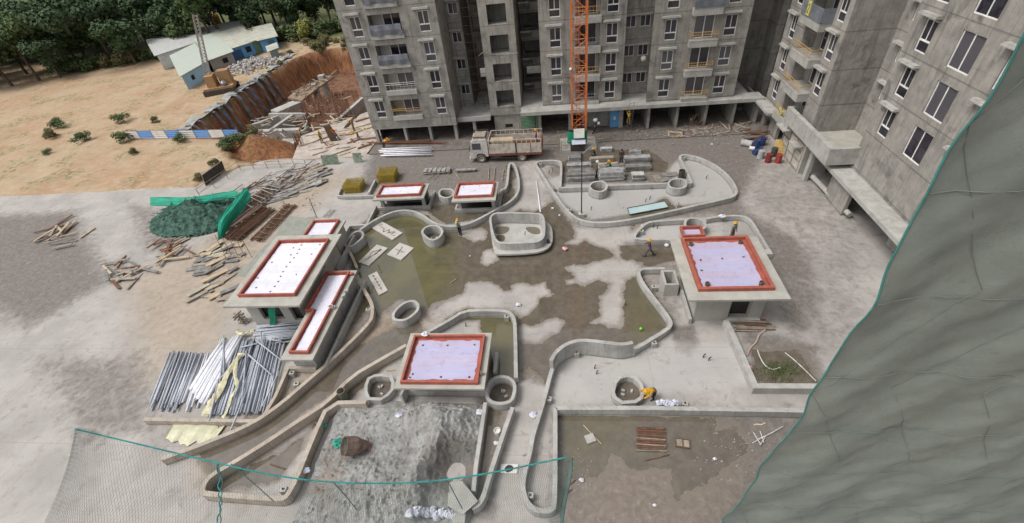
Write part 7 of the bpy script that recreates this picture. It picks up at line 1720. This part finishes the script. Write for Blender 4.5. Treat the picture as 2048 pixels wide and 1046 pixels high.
q_ = [G(a, b, .02) for a, b in ((470,548),(500,525),(520,500),(545,480),(560,455),(578,432),(610,436),(632,432),(610,470),(560,472),(540,500),(490,555))]
solid('ground_net', MB().prism([(p.x, p.y) for p in q_], .004, .03), gm_, 'grey-green net sheet spread on the deck behind the long left building', 'net')
# ------------------------------------------------------------------ nets near the camera
def rope(pts, r, mat, name, label, cat='rope', grp=None):
    P_ = smoothpts(pts, False, 3); return solid(name, MB().tube(P_, r, 6), mat, label, cat, grp)
ZN = 17.0
A = [Vector(p) for p in (tuple(G(150, 858, ZN+.4)), tuple(G(392, 916, ZN)), tuple(G(560, 955, ZN-.2)), tuple(G(700, 968, ZN-.3)), tuple(G(860, 965, ZN-.25)), tuple(G(1000, 943, ZN-.1)), tuple(G(1135, 914, ZN+.1)))]
top_ = smoothpts(A, False, 3)
rope(A, .013, tealrope_m, 'net_rope', 'teal border rope of the catch net sagging across the bottom of the view')
# net surface: from the border rope back towards the camera building, sagging
NL, NW = 230, 46
def along(u):
    k = u*(len(top_)-1); i = min(int(k), len(top_)-2); return top_[i].lerp(top_[i+1], k-i)
B0, B1 = Vector((A[0].x, 1.0, ZN-.3)), Vector((G(1120, 1046, ZN-.4).x-.03, 1.55, ZN-.5))
def surf(u, v_):
    a = along(u); b = B0.lerp(B1, u); p = a.lerp(b, v_); s = math.sin(math.pi*v_)*.35; return p+Vector((.05*math.sin(v_*9+u*20), .03*math.sin(u*37+v_*5), -s+.05*math.sin(u*25+v_*8)))
m = MB(); rr = .0014
def strand(a, b):
    d_ = (b-a).normalized(); s = d_.cross(Vector((0, 0, 1))).normalized()*rr; w_ = Vector((0, 0, rr*1.6)); k = len(m.v)
    m.v += [tuple(a-s), tuple(a+s), tuple(a+w_), tuple(b-s), tuple(b+s), tuple(b+w_)]; m.f += [(k, k+3, k+4, k+1), (k+1, k+4, k+5, k+2), (k+2, k+5, k+3, k)]
for i in range(NL):
    for j in range(NW):
        p = surf((i+.5*(j % 2))/NL, j/NW)
        if j < NW-1:
            strand(p, surf((i+.5*((j+1) % 2)+(0 if j % 2 == 0 else 0))/NL, (j+1)/NW))
            q = (i-1+.5) if j % 2 == 0 else (i+1.0)
            if 0 <= q <= NL: strand(p, surf(q/NL, (j+1)/NW))
net = T('catch_net', 'green knotted catch net stretched below the camera along the bottom edge', 'net', tuple(A[3])); m.build('mesh', netm, net, world=True)
for k in range(3):
    m2 = MB(); m2.tube([surf(1.0, v_)+Vector((.012*k, 0, .01*k)) for v_ in np.linspace(0, 1, 14)], .018, 6); m2.build('border_cord', netm, net, world=True); 
for (a, b, c_) in (((462,928),(500,960),(548,1003)), ((668,966),(690,990),(714,1020)), ((896,963),(910,990),(925,1018))): rope([G(*a, ZN-.2)+Vector((0, 0, 0)), G(*b, ZN-.4), G(*c_, ZN-.5)], .008, netm, 'tie_rope', 'dark tie rope hanging on the catch net at x %d' % a[0] if 0 else {462: 'left dark tie rope running over the catch net', 668: 'middle dark tie rope running over the catch net', 896: 'right dark tie rope running over the catch net'}[a[0]])
rope([G(440+U(-7, 7), 925+k*12, ZN-.1-.02*k) for k in range(11)], .012, tealrope_m, 'knotted_rope', 'knotted teal rope hanging down at the left end of the net')
rope([G(437+U(-9, 9), 930+k*12, ZN-.1-.02*k) for k in range(11)], .009, netm, 'knotted_rope', 'thin dark cord twisted round the teal knotted rope')
# scaffold with green shade net on the right, in front of the neighbouring wing
def gnet_material():
    t = NT('grey_green_shade_net'); x, y, z = t.xyz(); n1 = t.noise(.8, 6, .6); col = t.mix(t.ramp(n1, .38, .62), (.225, .25, .225), (.26, .285, .255)); col = t.mix(t.ramp(t.noise(3, 7, .75), .55, .7, 0, .5), col, (.18, .205, .185))
    w1 = t.n('ShaderNodeTexWave'); t.l(t.pos(), w1.inputs['Vector']); w1.inputs['Scale'].default_value = 40
    t.bump(t.math('ADD', t.noise(5, 6, .7), t.math('MULTIPLY', w1.outputs['Fac'], .15)), .6, .05); return t.done(col, .8, .15)
gnet_m = gnet_material()
NYp = 8.0; e0 = FY(1450, 1046, NYp); e1 = FY(1655, 735, NYp)
sn = T('scaffold_net', 'grey-green shade net stretched over the scaffold at the lower right corner', 'net', (9, NYp, 0))
zsn = np.arange(0, 30.01, .25); xsn = np.arange(0, 14.01, .25)
def net_pt(u, z):
    xe = np.interp(z, [0, e0.z, 6, e1.z, 30], [e0.x-.06, e0.x, e0.x+.28, e1.x, e1.x+.1]) + .07*math.sin(z*1.9)*math.sin(z*.7)
    return (xe+u, NYp+.10*math.sin(u*1.3+z*.35)+.06*math.sin(z*1.1-u*2.6)+.04*math.sin(u*5+z*3.1)*math.sin(z*.9)+.03*math.sin(z*6-u*5.5)*math.sin(u*1.7), z)
m = MB(); vs = [net_pt(u, z) for z in zsn for u in xsn]; k_ = len(xsn)
m.add(vs, [(j*k_+i, j*k_+i+1, (j+1)*k_+i+1, (j+1)*k_+i) for j in range(len(zsn)-1) for i in range(k_-1)]); m.build('net_sheet', gnet_m, sn, world=True, smooth=True)
m = MB(); vs = [(net_pt(0, z)[0], NYp+y_, z) for z in zsn for y_ in (0, -2.5, -6)]; m.add(vs, [(3*j+i, 3*j+i+1, 3*j+4+i, 3*j+3+i) for j in range(len(zsn)-1) for i in (0, 1)]) ; 
m2 = MB()
for z in np.arange(1.2, 29, 1.45*1.0): m2.tube([Vector(net_pt(u, z))+Vector((0, -.015, 0)) for u in np.arange(.02, 13.5, .5)], .012, 5) if int(z/1.45) % 2 == 0 else None
m2.build('seam', simple('dark_seam', (.17, .195, .175), (.15, .175, .155), 3, bump=0), sn, world=True)
m2 = MB(); m2.tube([Vector(net_pt(0, z))+Vector((-.01, -.01, 0)) for z in np.arange(0, 30, .3)], .022, 6); m2.build('edge_rope', simple('teal_edge', (.04, .20, .18), (.05, .15, .14), 5, bump=0), sn, world=True)
for x in (7.6, 9.6, 11.6, 13.6, 15.6, 17.6): MB().tube([(x, NYp+.35, 0), (x, NYp+.35, 30)], .035, 6).build('scaffold_pole', steel_m, sn, world=True)
m2 = MB()
for k in range(6):
    for s in (-1, 1):
        a, b = (7.3+k*2.2, NYp-.03, 0), None
        pts = [Vector(net_pt(k*2.2+abs((z*.55) % 4.4-2.2), z))+Vector((0, -.015, 0)) for z in np.arange(0, 29.6, .5)] if s > 0 else None
        if pts: m2.tube(pts, .008, 4)
m2.build('lacing', MATS['dark_seam'], sn, world=True)
# overhead cable at the right
a, b = FX(1655, 78, 18), FX(1592, 48, 22.3); solid('cable', MB().tube([a, (a+b)/2+Vector((0, 0, -.05)), b], .03, 5), chassis_m, 'dark cable running to the balcony of the right-hand block', 'cable')
# deck covering beyond the yard on the right side
# loose scrap between the timber stacks and the railing
for k in range(60):
    u = rnd(); x = 470+150*u+U(-20, 20); y = 405-62*u+U(-22, 20); p = G(x, y, .08); a = R(40)+U(-.9, .9); L = U(1.0, 3.2); d_ = Vector((math.cos(a), math.sin(a), U(-.06, .08)))*L/2
    solid('scrap_tube', MB().tube([p-d_+Vector((0, 0, .15)), p+d_+Vector((0, 0, .15))], U(.03, .055), 5), random.choice((timber_m, rust_m, steel_m, timberl_m)), 'scrap tube or batten in the tangle beyond the timber stacks', 'scrap', 'tangled scrap beyond the timber stacks')
# loose planks, sheets and earth-stained timber over the pit foundations
for k in range(90):
    u = rnd(); x = 500+200*u+U(-10, 10); y = 262-50*u+U(-24, 34); z0 = -1.4 if y > 250 else -2.2; p = G(x, y, z0); a = random.choice((R(0), R(35), R(90), R(-50)))+U(-.2, .2); L = U(.8, 3.0); d_ = Vector((math.cos(a), math.sin(a), U(-.15, .15)))*L/2
    solid('scrap_timber', MB().tube([p-d_, p+d_], U(.04, .12), 4), random.choice((timberl_m, wood_m, timber_m, rust_m, slab_m)), 'loose timber lying over the foundation frames in the pit', 'timber', 'loose timber over the foundations')
# undergrowth at the foot of the wood
for k in range(46):
    x = U(-118, -42); y = float(np.interp(x, [-118, -100, -75, -62, -50, -42], [94, 101, 105, 109, 115, 116]))+U(-2, 3)
    o = bpy.data.objects.new('bush', bp[random.choice((0, 1, 1, 1))]); C.objects.link(o); s = U(1.3, 2.6); o.location = (x, y, -.1); o.scale = (s, s, s*.9); o.rotation_euler = (0, 0, U(0, 6)); tag(o, 'shrub in the undergrowth at the foot of the wood', 'bush', 'undergrowth at the foot of the wood')
